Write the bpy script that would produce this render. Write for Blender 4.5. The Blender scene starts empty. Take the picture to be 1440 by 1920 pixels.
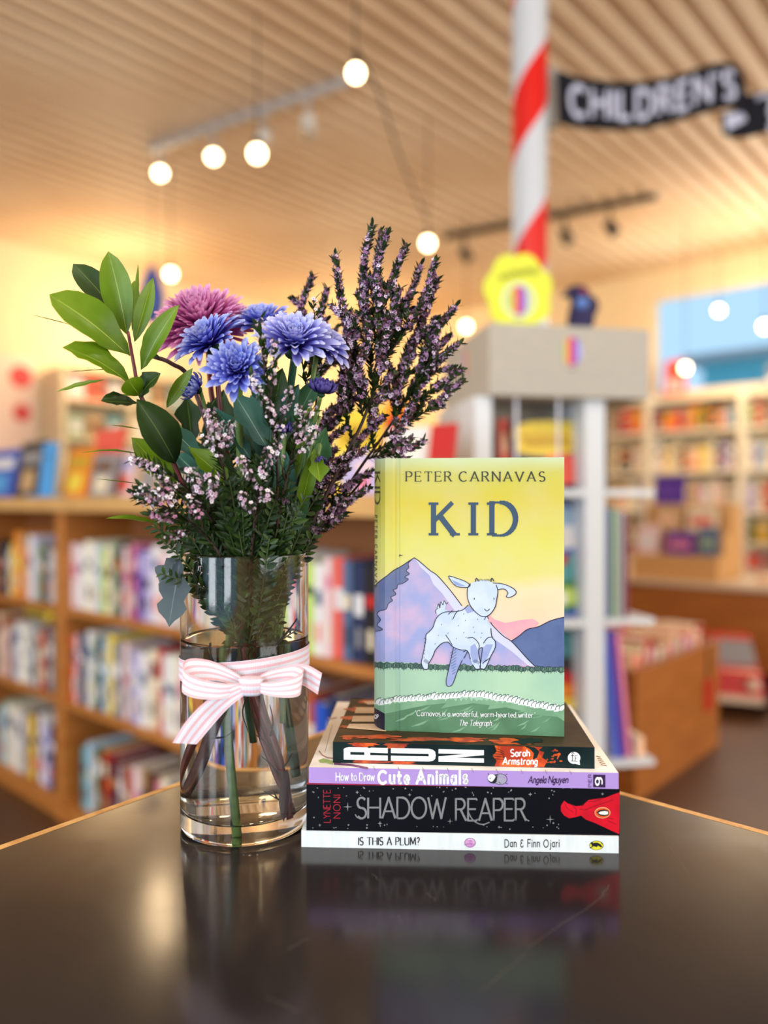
import bpy, bmesh, math, random
from mathutils import Vector, Matrix
from math import sin, cos, pi, radians

# ------------------------------------------------------------------ camera, world, light
C = bpy.context.scene.collection
S = bpy.context.scene
EYE = 1.16            # camera height over the floor
TZ = 0.90             # table top height
F = 1440.0            # focal length in pixels of the 1440x1920 frame
HOR = 940.0           # horizon row

cam_d = bpy.data.cameras.new('camera')
cam_d.sensor_fit = 'VERTICAL'
cam_d.sensor_height = 36.0
cam_d.lens = 27.0
cam_d.shift_y = -20.0 / 1920.0
cam_d.clip_start = 0.02
cam_d.dof.use_dof = True
cam_d.dof.focus_distance = 0.60
cam_d.dof.aperture_fstop = 2.1
cam = bpy.data.objects.new('camera', cam_d)
cam.location = (0, 0, EYE)
cam.rotation_euler = (radians(90), 0, 0)
C.objects.link(cam)
S.camera = cam

S.view_settings.view_transform = 'Standard'
S.view_settings.look = 'None'
S.view_settings.gamma = 1.0
S.view_settings.use_curve_mapping = False
S.view_settings.exposure = -0.05

cy = S.cycles
cy.max_bounces = 10
cy.diffuse_bounces = 3
cy.glossy_bounces = 4
cy.transmission_bounces = 10
cy.transparent_max_bounces = 8
cy.sample_clamp_indirect = 4.0
cy.sample_clamp_direct = 40.0
cy.blur_glossy = 0.6
cy.use_adaptive_sampling = True
cy.adaptive_threshold = 0.02
cy.use_denoising = True

W = bpy.data.worlds.new('world')
S.world = W
W.use_nodes = True
W.node_tree.nodes['Background'].inputs[0].default_value = (0.50, 0.76, 1.0, 1)
W.node_tree.nodes['Background'].inputs[1].default_value = 1.15

# room axes: the shop stands turned 42 degrees to the camera
A2 = Vector((cos(radians(42)), -sin(radians(42)), 0))
B2 = Vector((sin(radians(42)), cos(radians(42)), 0))
UP = Vector((0, 0, 1))
CEIL = 3.5

def R3(a, b, z=0.0):
    return A2 * a + B2 * b + UP * z

def ray_b(px, b):      # depth where the sight line of column px meets the plane p.B = b
    x = (px - 720) / F
    return b / (x * B2.x + B2.y)

def P(px, py, D):
    return Vector(((px - 720) / F * D, D, EYE + (HOR - py) / F * D))

def lamp(kind, name, loc, energy, color, **k):
    d = bpy.data.lights.new(name, kind)
    d.energy = energy
    d.color = color
    for a_, v_ in k.items():
        setattr(d, a_, v_)
    o = bpy.data.objects.new(name, d)
    o.location = loc
    C.objects.link(o)
    return o

def aim(o, target):
    o.rotation_euler = (Vector(target) - o.location).to_track_quat('-Z', 'Y').to_euler()

# daylight through the shop front (behind the camera) and an added, unseen side window that brightens the ceiling
for a_ in (-2.6, -0.9, 0.8):
    l = lamp('AREA', 'daylight_front', R3(a_, -2.85, 1.75), 52, (0.88, 0.94, 1.0), shape='RECTANGLE', size=0.75, size_y=2.2)
    aim(l, R3(a_, 5, 1.75))
l = lamp('AREA', 'added_side_light', R3(4.85, 2.6, 1.8), 255, (1.0, 0.94, 0.86), shape='RECTANGLE', size=6.5, size_y=2.3)
aim(l, R3(-5, 2.6, 1.8))
l = lamp('AREA', 'daylight_back', R3(-0.7, 7.3, 2.7), 45, (0.8, 0.92, 1.0), shape='RECTANGLE', size=4.4, size_y=0.9)
aim(l, R3(-0.7, 0, 0.6))
# warm spots of the track lights on wall and ceiling
def spot(loc, target, e, size=75, col=(1.0, 0.72, 0.42), r=0.05):
    o = lamp('SPOT', 'track_spot_light', loc, e, col, spot_size=radians(size), spot_blend=0.8, shadow_soft_size=r)
    aim(o, target)

# ------------------------------------------------------------------ helpers
def s2l(c):
    c /= 255.0
    return c / 12.92 if c <= 0.04045 else ((c + 0.055) / 1.055) ** 2.4

def rgb(*c):
    if len(c) == 1:
        c = c[0]
    return (s2l(c[0]), s2l(c[1]), s2l(c[2]), 1.0)

MATS = {}
def mat(name, col, rough=0.5, metal=0.0, spec=0.5, emit=None, es=0.0, noise=None, bump=None, trans=0.0, ior=1.45, sss=0.0, coat=0.0, sheen=0.0):
    """noise = (colour2, scale, detail, lo, hi[, stretch]); bump = (scale, strength, distance)"""
    if name in MATS:
        return MATS[name]
    m = bpy.data.materials.new(name)
    m.use_nodes = True
    nt = m.node_tree
    b = nt.nodes['Principled BSDF']
    b.inputs['Base Color'].default_value = rgb(col)
    b.inputs['Roughness'].default_value = rough
    b.inputs['Metallic'].default_value = metal
    b.inputs['Specular IOR Level'].default_value = spec
    b.inputs['IOR'].default_value = ior
    b.inputs['Transmission Weight'].default_value = trans
    b.inputs['Coat Weight'].default_value = coat
    b.inputs['Sheen Weight'].default_value = sheen
    if emit:
        b.inputs['Emission Color'].default_value = rgb(emit)
        b.inputs['Emission Strength'].default_value = es
    if noise or bump:
        tc = nt.nodes.new('ShaderNodeTexCoord')
    if noise:
        mp = nt.nodes.new('ShaderNodeMapping')
        if len(noise) > 5:
            mp.inputs['Scale'].default_value = noise[5]
        nt.links.new(tc.outputs['Object'], mp.inputs[0])
        n = nt.nodes.new('ShaderNodeTexNoise')
        n.inputs['Scale'].default_value = noise[1]
        n.inputs['Detail'].default_value = noise[2]
        nt.links.new(mp.outputs[0], n.inputs['Vector'])
        r = nt.nodes.new('ShaderNodeValToRGB')
        r.color_ramp.elements[0].position = noise[3]
        r.color_ramp.elements[1].position = noise[4]
        r.color_ramp.elements[0].color = rgb(col)
        r.color_ramp.elements[1].color = rgb(noise[0])
        nt.links.new(n.outputs['Fac'], r.inputs[0])
        nt.links.new(r.outputs[0], b.inputs['Base Color'])
    if bump:
        n2 = nt.nodes.new('ShaderNodeTexNoise')
        n2.inputs['Scale'].default_value = bump[0]
        nt.links.new(tc.outputs['Object'], n2.inputs['Vector'])
        bp = nt.nodes.new('ShaderNodeBump')
        bp.inputs['Strength'].default_value = bump[1]
        bp.inputs['Distance'].default_value = bump[2]
        nt.links.new(n2.outputs['Fac'], bp.inputs['Height'])
        nt.links.new(bp.outputs[0], b.inputs['Normal'])
    MATS[name] = m
    return m

def uv_mat(name, stops, axis='Y', rough=0.5, rib=None, spec=0.3, sss=0.0, trans=0.0, noise=0.0):
    """colour ramp along a UV axis (petals, leaves, ribbon); rib = (colour, half width) along U = 0.5"""
    if name in MATS:
        return MATS[name]
    m = bpy.data.materials.new(name)
    m.use_nodes = True
    nt = m.node_tree
    b = nt.nodes['Principled BSDF']
    b.inputs['Roughness'].default_value = rough
    b.inputs['Specular IOR Level'].default_value = spec
    uv = nt.nodes.new('ShaderNodeUVMap'); uv.uv_map = 'uv'
    sp = nt.nodes.new('ShaderNodeSeparateXYZ')
    nt.links.new(uv.outputs[0], sp.inputs[0])
    r = nt.nodes.new('ShaderNodeValToRGB')
    cr = r.color_ramp
    while len(cr.elements) < len(stops):
        cr.elements.new(0.5)
    for e, (p, c) in zip(cr.elements, stops):
        e.position = p
    for e, (p, c) in zip(cr.elements, stops):
        e.color = rgb(c)
    src = sp.outputs[axis]
    if noise:
        tc = nt.nodes.new('ShaderNodeTexCoord')
        n = nt.nodes.new('ShaderNodeTexNoise'); n.inputs['Scale'].default_value = 90
        nt.links.new(tc.outputs['Object'], n.inputs['Vector'])
        ma = nt.nodes.new('ShaderNodeMath'); ma.operation = 'MULTIPLY_ADD'
        ma.inputs[1].default_value = noise; 
        nt.links.new(n.outputs['Fac'], ma.inputs[0])
        nt.links.new(src, ma.inputs[2])
        ms = nt.nodes.new('ShaderNodeMath'); ms.operation = 'SUBTRACT'; ms.inputs[1].default_value = noise / 2
        nt.links.new(ma.outputs[0], ms.inputs[0])
        src = ms.outputs[0]
    nt.links.new(src, r.inputs[0])
    out = r.outputs[0]
    if rib:
        s = nt.nodes.new('ShaderNodeMath'); s.operation = 'SUBTRACT'; s.inputs[1].default_value = 0.5
        nt.links.new(sp.outputs['X'], s.inputs[0])
        ab = nt.nodes.new('ShaderNodeMath'); ab.operation = 'ABSOLUTE'
        nt.links.new(s.outputs[0], ab.inputs[0])
        lt = nt.nodes.new('ShaderNodeMath'); lt.operation = 'LESS_THAN'; lt.inputs[1].default_value = rib[1]
        nt.links.new(ab.outputs[0], lt.inputs[0])
        mx = nt.nodes.new('ShaderNodeMixRGB')
        nt.links.new(lt.outputs[0], mx.inputs[0])
        nt.links.new(out, mx.inputs[1])
        mx.inputs[2].default_value = rgb(rib[0])
        out = mx.outputs[0]
    nt.links.new(out, b.inputs['Base Color'])
    if trans:
        tr = nt.nodes.new('ShaderNodeBsdfTranslucent')
        nt.links.new(out, tr.inputs[0])
        mix = nt.nodes.new('ShaderNodeMixShader'); mix.inputs[0].default_value = trans
        nt.links.new(b.outputs[0], mix.inputs[1]); nt.links.new(tr.outputs[0], mix.inputs[2])
        nt.links.new(mix.outputs[0], nt.nodes['Material Output'].inputs[0])
    MATS[name] = m
    return m

class MB:
    def __init__(s):
        s.v = []; s.f = []; s.m = []; s.uv = []
    def vert(s, p, uv=(0, 0)):
        s.v.append(tuple(p)); s.uv.append(uv)
        return len(s.v) - 1
    def face(s, idx, m=0):
        s.f.append(tuple(idx)); s.m.append(m)
    def quad(s, a, b, c, d, m=0):
        i = [s.vert(p, u) for p, u in zip((a, b, c, d), ((0, 0), (1, 0), (1, 1), (0, 1)))]
        s.face(i, m)
    def poly(s, pts, m=0):
        # prints and pen strokes overlap: lift each a few micrometres so no two lie in one plane
        if len(pts) > 2:
            pts = [Vector(p) for p in pts]
            n = Vector((0, 0, 0))
            for i in range(1, len(pts) - 1):
                n += (pts[i] - pts[0]).cross(pts[i + 1] - pts[0])
            if n.length > 0:
                n.normalize()
                if n.dot(Vector((0, 0, EYE)) - pts[0]) < 0: n = -n
                pts = [p + n * (len(s.f) % 6) * 5e-6 for p in pts]
        s.face([s.vert(p) for p in pts], m)
    def hexa(s, o, x, y, z, m=0):
        """box from a corner and three edge vectors; m may be 6 slots: -x +x -y +y -z +z"""
        o = Vector(o)
        c = [s.vert(o + x * i + y * j + z * k) for i in (0, 1) for j in (0, 1) for k in (0, 1)]
        q = ((0, 1, 3, 2), (4, 6, 7, 5), (0, 4, 5, 1), (2, 3, 7, 6), (0, 2, 6, 4), (1, 5, 7, 3))
        for n, f in enumerate(q):
            s.face([c[i] for i in f], m[n] if isinstance(m, (tuple, list)) else m)
    def box(s, c, d, m=0):
        s.hexa(Vector(c) - Vector(d) / 2, Vector((d[0], 0, 0)), Vector((0, d[1], 0)), Vector((0, 0, d[2])), m)
    def rbox(s, a0, a1, b0, b1, z0, z1, m=0):      # box in the shop's own axes
        s.hexa(R3(a0, b0, z0), A2 * (a1 - a0), B2 * (b1 - b0), UP * (z1 - z0), m)
    def tube(s, pts, rad, n=8, m=0, cap=True):
        pts = [Vector(p) for p in pts]
        if not isinstance(rad, (list, tuple)):
            rad = [rad] * len(pts)
        prev = None; rings = []
        for i, p in enumerate(pts):
            t = (pts[min(i + 1, len(pts) - 1)] - pts[max(i - 1, 0)])
            t = t.normalized() if t.length > 1e-9 else Vector((0, 0, 1))
            if prev is None:
                u = t.cross(Vector((0, 1, 0)) if abs(t.y) < 0.9 else Vector((1, 0, 0))).normalized()
            else:
                u = (prev - t * prev.dot(t))
                u = u.normalized() if u.length > 1e-6 else t.orthogonal().normalized()
            prev = u
            w = t.cross(u)
            rings.append([s.vert(p + (u * cos(2 * pi * k / n) + w * sin(2 * pi * k / n)) * rad[i], (k / n, i / len(pts))) for k in range(n)])
        for a, b in zip(rings, rings[1:]):
            for k in range(n):
                s.face((a[k], a[(k + 1) % n], b[(k + 1) % n], b[k]), m)
        if cap:
            s.face(rings[0][::-1], m); s.face(rings[-1], m)
    def lathe(s, prof, c, n=32, m=0, axis=None, cap=False):
        c = Vector(c)
        if axis is None:
            ux, uy, uz = Vector((1, 0, 0)), Vector((0, 1, 0)), UP
        else:
            uz = Vector(axis).normalized(); ux = uz.orthogonal().normalized(); uy = uz.cross(ux)
        rings = []
        for r, z in prof:
            if r < 1e-7:
                rings.append([s.vert(c + uz * z)] * n)
            else:
                rings.append([s.vert(c + ux * (r * cos(2 * pi * k / n)) + uy * (r * sin(2 * pi * k / n)) + uz * z) for k in range(n)])
        for a, b in zip(rings, rings[1:]):
            for k in range(n):
                f = [a[k], a[(k + 1) % n], b[(k + 1) % n], b[k]]
                f = list(dict.fromkeys(f))
                if len(f) > 2:
                    s.face(f, m)
    def ball(s, c, r, n=12, m=0, sc=(1, 1, 1), axis=None):
        k = max(4, n // 2)
        s.lathe([(r * sin(pi * i / k) * sc[0], -r * cos(pi * i / k) * sc[2]) for i in range(k + 1)], c, n, m, axis)
    def build(s, name, mats, parent=None, smooth=False, bevel=0.0):
        me = bpy.data.meshes.new(name)
        me.from_pydata(s.v, [], s.f)
        if not isinstance(mats, (list, tuple)):
            mats = [mats]
        for m_ in mats:
            me.materials.append(m_)
        if len(mats) > 1:
            me.polygons.foreach_set('material_index', s.m)
        ul = me.uv_layers.new(name='uv')
        li = [0] * len(me.loops)
        me.loops.foreach_get('vertex_index', li)
        flat = []
        for i in li:
            flat += s.uv[i]
        ul.data.foreach_set('uv', flat)
        if smooth:
            me.polygons.foreach_set('use_smooth', [True] * len(me.polygons))
        me.validate(); me.update()
        o = bpy.data.objects.new(name, me)
        C.objects.link(o)
        if parent is not None:
            o.parent = parent
            o.matrix_parent_inverse = parent.matrix_basis.inverted()
        if bevel:
            md = o.modifiers.new('bevel', 'BEVEL'); md.width = bevel; md.segments = 2; md.limit_method = 'ANGLE'
        return o

def tag(o, label, cat, group=None, kind=None):
    o['label'] = label; o['category'] = cat
    if group: o['group'] = group
    if kind: o['kind'] = kind
    return o

def thing(name, label, cat, loc=(0, 0, 0), group=None):
    o = bpy.data.objects.new(name, None)
    o.empty_display_size = 0.05
    o.location = loc
    C.objects.link(o)
    return tag(o, label, cat, group)

def struct(o):
    o['kind'] = 'structure'
    return o

def smooth_path(pts, k=6):
    """Catmull-Rom through the points"""
    pts = [Vector(p) for p in pts]
    if len(pts) < 3:
        return [pts[0].lerp(pts[-1], i / k) for i in range(k + 1)]
    q = [pts[0] * 2 - pts[1]] + pts + [pts[-1] * 2 - pts[-2]]
    out = []
    for i in range(1, len(q) - 2):
        a, b, c, d = q[i - 1:i + 3]
        for j in range(k):
            t = j / k
            out.append(0.5 * ((2 * b) + (c - a) * t + (2 * a - 5 * b + 4 * c - d) * t * t + (3 * b - a - 3 * c + d) * t ** 3))
    out.append(pts[-1])
    return out
# ------------------------------------------------------------------ the shop
wood_oak = mat('oak_veneer', (196, 128, 62), 0.45, noise=((168, 98, 40), 6, 4, 0.35, 0.7, (1, 1, 12)))
wood_pale = mat('pale_oak', (222, 176, 112), 0.45, noise=((198, 146, 82), 8, 4, 0.3, 0.7, (1, 1, 14)))
white_paint = mat('white_paint', (236, 226, 206), 0.5)
cream_wall = mat('cream_wall', (242, 220, 180), 0.8)
page_m = mat('page_paper', (238, 232, 216), 0.8)
black_metal = mat('black_metal', (28, 26, 26), 0.4)
ceiling_m = mat('slatted_ceiling', (240, 214, 182), 0.55, noise=((228, 196, 158), 1.2, 2, 0.3, 0.7))
floor_m = mat('dark_floor', (100, 66, 38), 0.5, noise=((80, 52, 30), 3, 4, 0.3, 0.7))
floor_grey = mat('grey_carpet', (112, 108, 108), 0.9, noise=((92, 90, 92), 30, 3, 0.3, 0.7))

b = MB(); b.rbox(-7.2, 5.2, -3.2, 7.7, -0.1, 0.0)
struct(b.build('floor', floor_m))

# ceiling: a flat board with long battens running away from the camera to the right
b = MB(); b.rbox(-7.2, 5.2, -3.2, 7.7, CEIL, CEIL + 0.1)
a = -7.15
while a < 5.1:
    o = R3(a, -3.1, CEIL + 0.001)
    z1 = CEIL - 0.055
    L = B2 * 10.7
    p = [(0.0, CEIL), (0.010, z1), (0.070, z1), (0.080, CEIL)]
    for (x0, q0), (x1, q1) in zip(p, p[1:]):
        b.quad(R3(a + x0, -3.1, q0), R3(a + x1, -3.1, q1), R3(a + x1, -3.1, q1) + L, R3(a + x0, -3.1, q0) + L)
    a += 0.13
struct(b.build('ceiling', ceiling_m))

def wall_with_hole(name, along, fixed, t, lo, hi, holes, m):
    """wall boxes round rectangular openings; along 'a' or 'b'"""
    b = MB()
    def add(x0, x1, z0, z1):
        if x1 - x0 < 1e-4 or z1 - z0 < 1e-4: return
        if along == 'a': b.rbox(x0, x1, fixed, fixed + t, z0, z1)
        else: b.rbox(fixed, fixed + t, x0, x1, z0, z1)
    x = lo
    for (h0, h1, z0, z1) in holes:
        add(x, h0, 0, CEIL); add(h0, h1, 0, z0); add(h0, h1, z1, CEIL)
        x = h1
    add(x, hi, 0, CEIL)
    return struct(b.build(name, m))

wall_with_hole('wall_back', 'a', 7.5, 0.15, -7.1, 5.1, [(-3.15, 1.5, 2.2, 3.2)], cream_wall)
wall_with_hole('wall_left', 'b', -7.1, 0.1, -3.1, 7.6, [], cream_wall)
wall_with_hole('wall_right', 'b', 5.0, 0.1, -3.1, 7.6, [(-0.8, 6.0, 0.6, 3.0)], cream_wall)
wall_with_hole('wall_front', 'a', -3.1, 0.1, -7.1, 5.1, [(-3.3, 2.1, 0.5, 3.0)], cream_wall)

# back window: frame and mullions, glazing
glass_m = mat('window_glass', (245, 250, 252), 0.0, trans=1.0, ior=1.0, spec=0.2)
b = MB()
for a0 in (-3.15, -1.6, -0.05, 1.45):
    b.rbox(a0, a0 + 0.05, 7.52, 7.58, 2.2, 3.2)
b.rbox(-3.15, 1.5, 7.52, 7.58, 2.2, 2.25); b.rbox(-3.15, 1.5, 7.52, 7.58, 3.15, 3.2)
w1 = struct(b.build('window_1', white_paint))
b = MB(); b.rbox(-3.1, 1.45, 7.545, 7.55, 2.25, 3.15)
b.build('pane', glass_m, w1)
# a neighbouring building seen through the window
b = MB(); b.rbox(-3.6, 6.0, 10.2, 12.2, 0, 2.95); b.rbox(-3.8, 6.2, 10.0, 12.4, 2.95, 3.05, 1)
tag(b.build('neighbouring_building', [mat('render_blue', (96, 176, 204), 0.8), mat('eave_grey', (150, 158, 170), 0.8)]),
    'pale blue building seen out through the high back window', 'building')

# ------------------------------------------------------------------ pole, sign
polebase = P(993, 940, 2.75)
pole_c = Vector((polebase.x, polebase.y, 0))
m = bpy.data.materials.new('red_white_spiral'); m.use_nodes = True
nt = m.node_tree; bs = nt.nodes['Principled BSDF']; bs.inputs['Roughness'].default_value = 0.35
uvn = nt.nodes.new('ShaderNodeUVMap'); uvn.uv_map = 'uv'
sp = nt.nodes.new('ShaderNodeSeparateXYZ'); nt.links.new(uvn.outputs[0], sp.inputs[0])
ad = nt.nodes.new('ShaderNodeMath'); ad.operation = 'ADD'; nt.links.new(sp.outputs[0], ad.inputs[0]); nt.links.new(sp.outputs[1], ad.inputs[1])
fr = nt.nodes.new('ShaderNodeMath'); fr.operation = 'FRACT'; nt.links.new(ad.outputs[0], fr.inputs[0])
lt = nt.nodes.new('ShaderNodeMath'); lt.operation = 'LESS_THAN'; lt.inputs[1].default_value = 0.42; nt.links.new(fr.outputs[0], lt.inputs[0])
mx = nt.nodes.new('ShaderNodeMixRGB'); nt.links.new(lt.outputs[0], mx.inputs[0])
mx.inputs[1].default_value = rgb(196, 202, 210); mx.inputs[2].default_value = rgb(214, 14, 10)
nt.links.new(mx.outputs[0], bs.inputs['Base Color'])
b = MB(); pr = 0.063; N = 40; H0, H1 = 0.0, CEIL
PITCH = 0.56
PH = 0.58
for k in range(N):
    t0, t1 = 2 * pi * k / N, 2 * pi * (k + 1) / N
    q = []
    for t, z in ((t0, H0), (t1, H0), (t1, H1), (t0, H1)):
        q.append(b.vert(pole_c + Vector((pr * sin(t), -pr * cos(t), z)), (PH - t / (2 * pi) + 10, z / PITCH)))
    b.face(q)
o = b.build('striped_pole', m, smooth=True)
tag(o, 'round column wrapped in a red and white spiral, beside the banner sign', 'pole')
o['label'] = 'round ceiling column wrapped in a red and white spiral stripe'

# banner sign: a black ribbon shaped board held off the pole by a grey bracket
sign = thing('banner_sign', 'black ribbon-shaped board lettered in white, bracketed to the striped pole', 'sign', P(1045, 180, 2.75))
b = MB(); b.hexa(P(1024, 236, 2.75), Vector((0.038, 0, 0)), Vector((0, 0.03, 0)), UP * 0.215)
b.build('bracket', mat('bracket_grey', (150, 148, 142), 0.5), sign)
SD = 2.72
def sign_pt(px, py, off=0.0):
    # the banner swings a little nearer to the right
    D = SD - (px - 1045) / 355.0 * 0.10 - off
    return P(px, py, D)
top_e = [(1045, 131), (1085, 145), (1150, 153), (1210, 152), (1270, 141), (1315, 125), (1345, 117), (1375, 118), (1392, 134), (1400, 168)]
bot_e = [(1047, 228), (1085, 238), (1150, 242), (1210, 240), (1270, 226), (1315, 212), (1345, 204), (1375, 200), (1392, 205), (1402, 214)]
def slab(b, top, bot, th, off=0.0, m=0):
    n = len(top)
    f = [[b.vert(sign_pt(*p, off)) for p in e] for e in (top, bot)]
    k = [[b.vert(sign_pt(*p, off) + Vector((0, th, 0))) for p in e] for e in (top, bot)]
    for i in range(n - 1):
        b.face((f[0][i], f[0][i + 1], f[1][i + 1], f[1][i]), m)
        b.face((k[0][i], k[1][i], k[1][i + 1], k[0][i + 1]), m)
        b.face((f[0][i], k[0][i], k[0][i + 1], f[0][i + 1]), m)
        b.face((f[1][i], f[1][i + 1], k[1][i + 1], k[1][i]), m)
    b.face((f[0][0], f[1][0], k[1][0], k[0][0]), m); b.face((f[0][-1], k[0][-1], k[1][-1], f[1][-1]), m)
black_sign = mat('sign_black', (16, 18, 28), 0.6, spec=.2)
b = MB(); slab(b, top_e, bot_e, 0.012); b.build('board', black_sign, sign)
b = MB(); slab(b, [(1354, 212), (1380, 206), (1402, 200), (1440, 176)], [(1356, 250), (1378, 258), (1402, 256), (1440, 246)], 0.01, -0.02)
b.build('folded_tail', black_sign, sign)
b = MB(); slab(b, [(1392, 178), (1440, 172), (1520, 160), (1600, 172)], [(1394, 256), (1440, 246), (1520, 236), (1600, 250)], 0.012, -0.035)
b.build('lower_board', black_sign, sign)
# ------------------------------------------------------------------ pen lettering (drawn strokes)
def A_(cx, cy, rx, ry, a0, a1):
    return ('a', cx, cy, rx, ry, a0, a1)
G = {
 'A': (.82, [[(0, 0), (.41, 1), (.82, 0)], [(.15, .34), (.67, .34)]]),
 'B': (.62, [[(.3, .53), A_(.3, .765, .25, .235, -90, 90), (0, 1), (0, 0), (.3, 0), A_(.3, .265, .3, .265, -90, 90), (0, .53)]]),
 'C': (.78, [[A_(.44, .5, .44, .5, 48, 312)]]),
 'D': (.76, [[(0, 0), (0, 1), (.28, 1), A_(.28, .5, .48, .5, 90, -90), (0, 0)]]),
 'E': (.58, [[(.56, 1), (0, 1), (0, 0), (.58, 0)], [(0, .53), (.46, .53)]]),
 'F': (.55, [[(.55, 1), (0, 1), (0, 0)], [(0, .52), (.45, .52)]]),
 'H': (.76, [[(0, 0), (0, 1)], [(.76, 0), (.76, 1)], [(0, .52), (.76, .52)]]),
 'I': (.0, [[(0, 0), (0, 1)]]),
 'J': (.4, [[(.38, 1), (.38, .2), A_(.2, .2, .18, .2, 0, -150)]]),
 'K': (.7, [[(0, 0), (0, 1)], [(.62, 1), (.0, .42)], [(.2, .6), (.7, 0)]]),
 'L': (.55, [[(0, 1), (0, 0), (.55, 0)]]),
 'M': (.95, [[(.0, 0), (.08, 1), (.48, .15), (.87, 1), (.95, 0)]]),
 'N': (.76, [[(0, 0), (0, 1), (.76, 0), (.76, 1)]]),
 'O': (.92, [[A_(.46, .5, .46, .5, 90, 450)]]),
 'P': (.58, [[(0, 0), (0, 1), (.3, 1), A_(.3, .74, .28, .26, 90, -90), (0, .48)]]),
 'Q': (.9, [[A_(.45, .5, .45, .5, 90, 450)], [(.5, .25), (.9, -.1)]]),
 'R': (.66, [[(0, 0), (0, 1), (.3, 1), A_(.3, .76, .27, .24, 90, -90), (0, .52)], [(.3, .52), (.66, 0)]]),
 'S': (.56, [[A_(.28, .75, .26, .25, 35, 270), A_(.28, .25, .28, .25, 90, -145)]]),
 'T': (.74, [[(0, 1), (.74, 1)], [(.37, 1), (.37, 0)]]),
 'U': (.72, [[(0, 1), (0, .33), A_(.36, .33, .36, .33, 180, 360), (.72, 1)]]),
 'V': (.8, [[(0, 1), (.4, 0), (.8, 1)]]),
 'W': (1.1, [[(0, 1), (.28, 0), (.55, .9), (.82, 0), (1.1, 1)]]),
 'Y': (.72, [[(0, 1), (.36, .48), (.72, 1)], [(.36, .48), (.36, 0)]]),
 'a': (.46, [[A_(.22, .3, .22, .3, 60, 300)], [(.44, .62), (.44, .0)]]),
 'b': (.46, [[(0, 1), (0, 0)], [A_(.22, .3, .22, .3, 240, -240 + 360)]]),
 'c': (.42, [[A_(.24, .31, .24, .31, 50, 310)]]),
 'd': (.46, [[A_(.22, .3, .22, .3, 60, 300)], [(.45, 1), (.45, 0)]]),
 'e': (.45, [[(.02, .33), (.45, .33), A_(.23, .31, .22, .31, 5, 310)]]),
 'f': (.32, [[A_(.3, .8, .18, .2, 50, 180), (.12, 0)], [(0, .6), (.3, .6)]]),
 'g': (.46, [[A_(.22, .3, .22, .3, 60, 300)], [(.44, .62), (.44, -.1), A_(.22, -.1, .22, .2, 0, -150)]]),
 'h': (.44, [[(0, 1), (0, 0)], [(0, .4), A_(.22, .4, .22, .22, 180, 0), (.44, 0)]]),
 'i': (.0, [[(0, .62), (0, 0)], [(0, .86), (0, .92)]]),
 'j': (.14, [[(.14, .62), (.14, -.12), A_(0, -.12, .14, .16, 0, -100)], [(.14, .86), (.14, .92)]]),
 'k': (.42, [[(0, 1), (0, 0)], [(.38, .62), (0, .28)], [(.15, .4), (.42, 0)]]),
 'l': (.0, [[(0, 1), (0, 0)]]),
 'm': (.74, [[(0, .62), (0, 0)], [(0, .42), A_(.185, .42, .185, .2, 180, 0), (.37, 0)], [(.37, .42), A_(.555, .42, .185, .2, 180, 0), (.74, 0)]]),
 'n': (.44, [[(0, .62), (0, 0)], [(0, .4), A_(.22, .4, .22, .22, 180, 0), (.44, 0)]]),
 'o': (.5, [[A_(.25, .31, .25, .31, 90, 450)]]),
 'p': (.46, [[(0, .62), (0, -.3)], [A_(.22, .3, .22, .3, 130, -130)]]),
 'r': (.3, [[(0, .62), (0, 0)], [(0, .38), A_(.2, .38, .2, .24, 180, 60)]]),
 's': (.36, [[A_(.18, .46, .16, .16, 35, 270), A_(.18, .15, .18, .15, 90, -145)]]),
 't': (.3, [[(.12, .88), (.12, .15), A_(.26, .15, .14, .15, 180, 280)], [(0, .6), (.3, .6)]]),
 'u': (.44, [[(0, .62), (0, .22), A_(.22, .22, .22, .22, 180, 360)], [(.44, .62), (.44, 0)]]),
 'v': (.44, [[(0, .62), (.22, 0), (.44, .62)]]),
 'w': (.7, [[(0, .62), (.17, 0), (.35, .55), (.53, 0), (.7, .62)]]),
 'y': (.44, [[(0, .62), (.23, .03)], [(.44, .62), (.14, -.25), (.0, -.3)]]),
 '&': (.62, [[A_(.3, .76, .2, .22, 20, 265), A_(.3, .27, .27, .27, 95, 335)]]),
 '9': (.5, [[A_(.25, .7, .25, .28, -20, 340), (.5, .6), A_(.22, .3, .28, .3, 20, -130)]]),
 '?': (.44, [[A_(.22, .76, .2, .24, 170, -60), (.22, .42), (.22, .28)], [(.22, .04), (.22, .0)]]),
 '.': (.0, [[(0, .0), (0, .05)]]),
 ',': (.05, [[(.05, .06), (0, -.12)]]),
 '-': (.24, [[(0, .32), (.24, .32)]]),
 "'": (.04, [[(.04, 1), (0, .8)]]),
}

def stroke_pts(st, k=14):
    out = []
    for it in st:
        if it[0] == 'a':
            _, cx, cy, rx, ry, a0, a1 = it
            n = max(3, int(abs(a1 - a0) / 180 * k) + 1)
            for i in range(n + 1):
                t = radians(a0 + (a1 - a0) * i / n)
                p = (cx + rx * cos(t), cy + ry * sin(t))
                if not out or (abs(p[0] - out[-1][0]) + abs(p[1] - out[-1][1])) > 1e-4:
                    out.append(p)
        else:
            if not out or (abs(it[0] - out[-1][0]) + abs(it[1] - out[-1][1])) > 1e-4:
                out.append(it)
    return out

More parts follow.
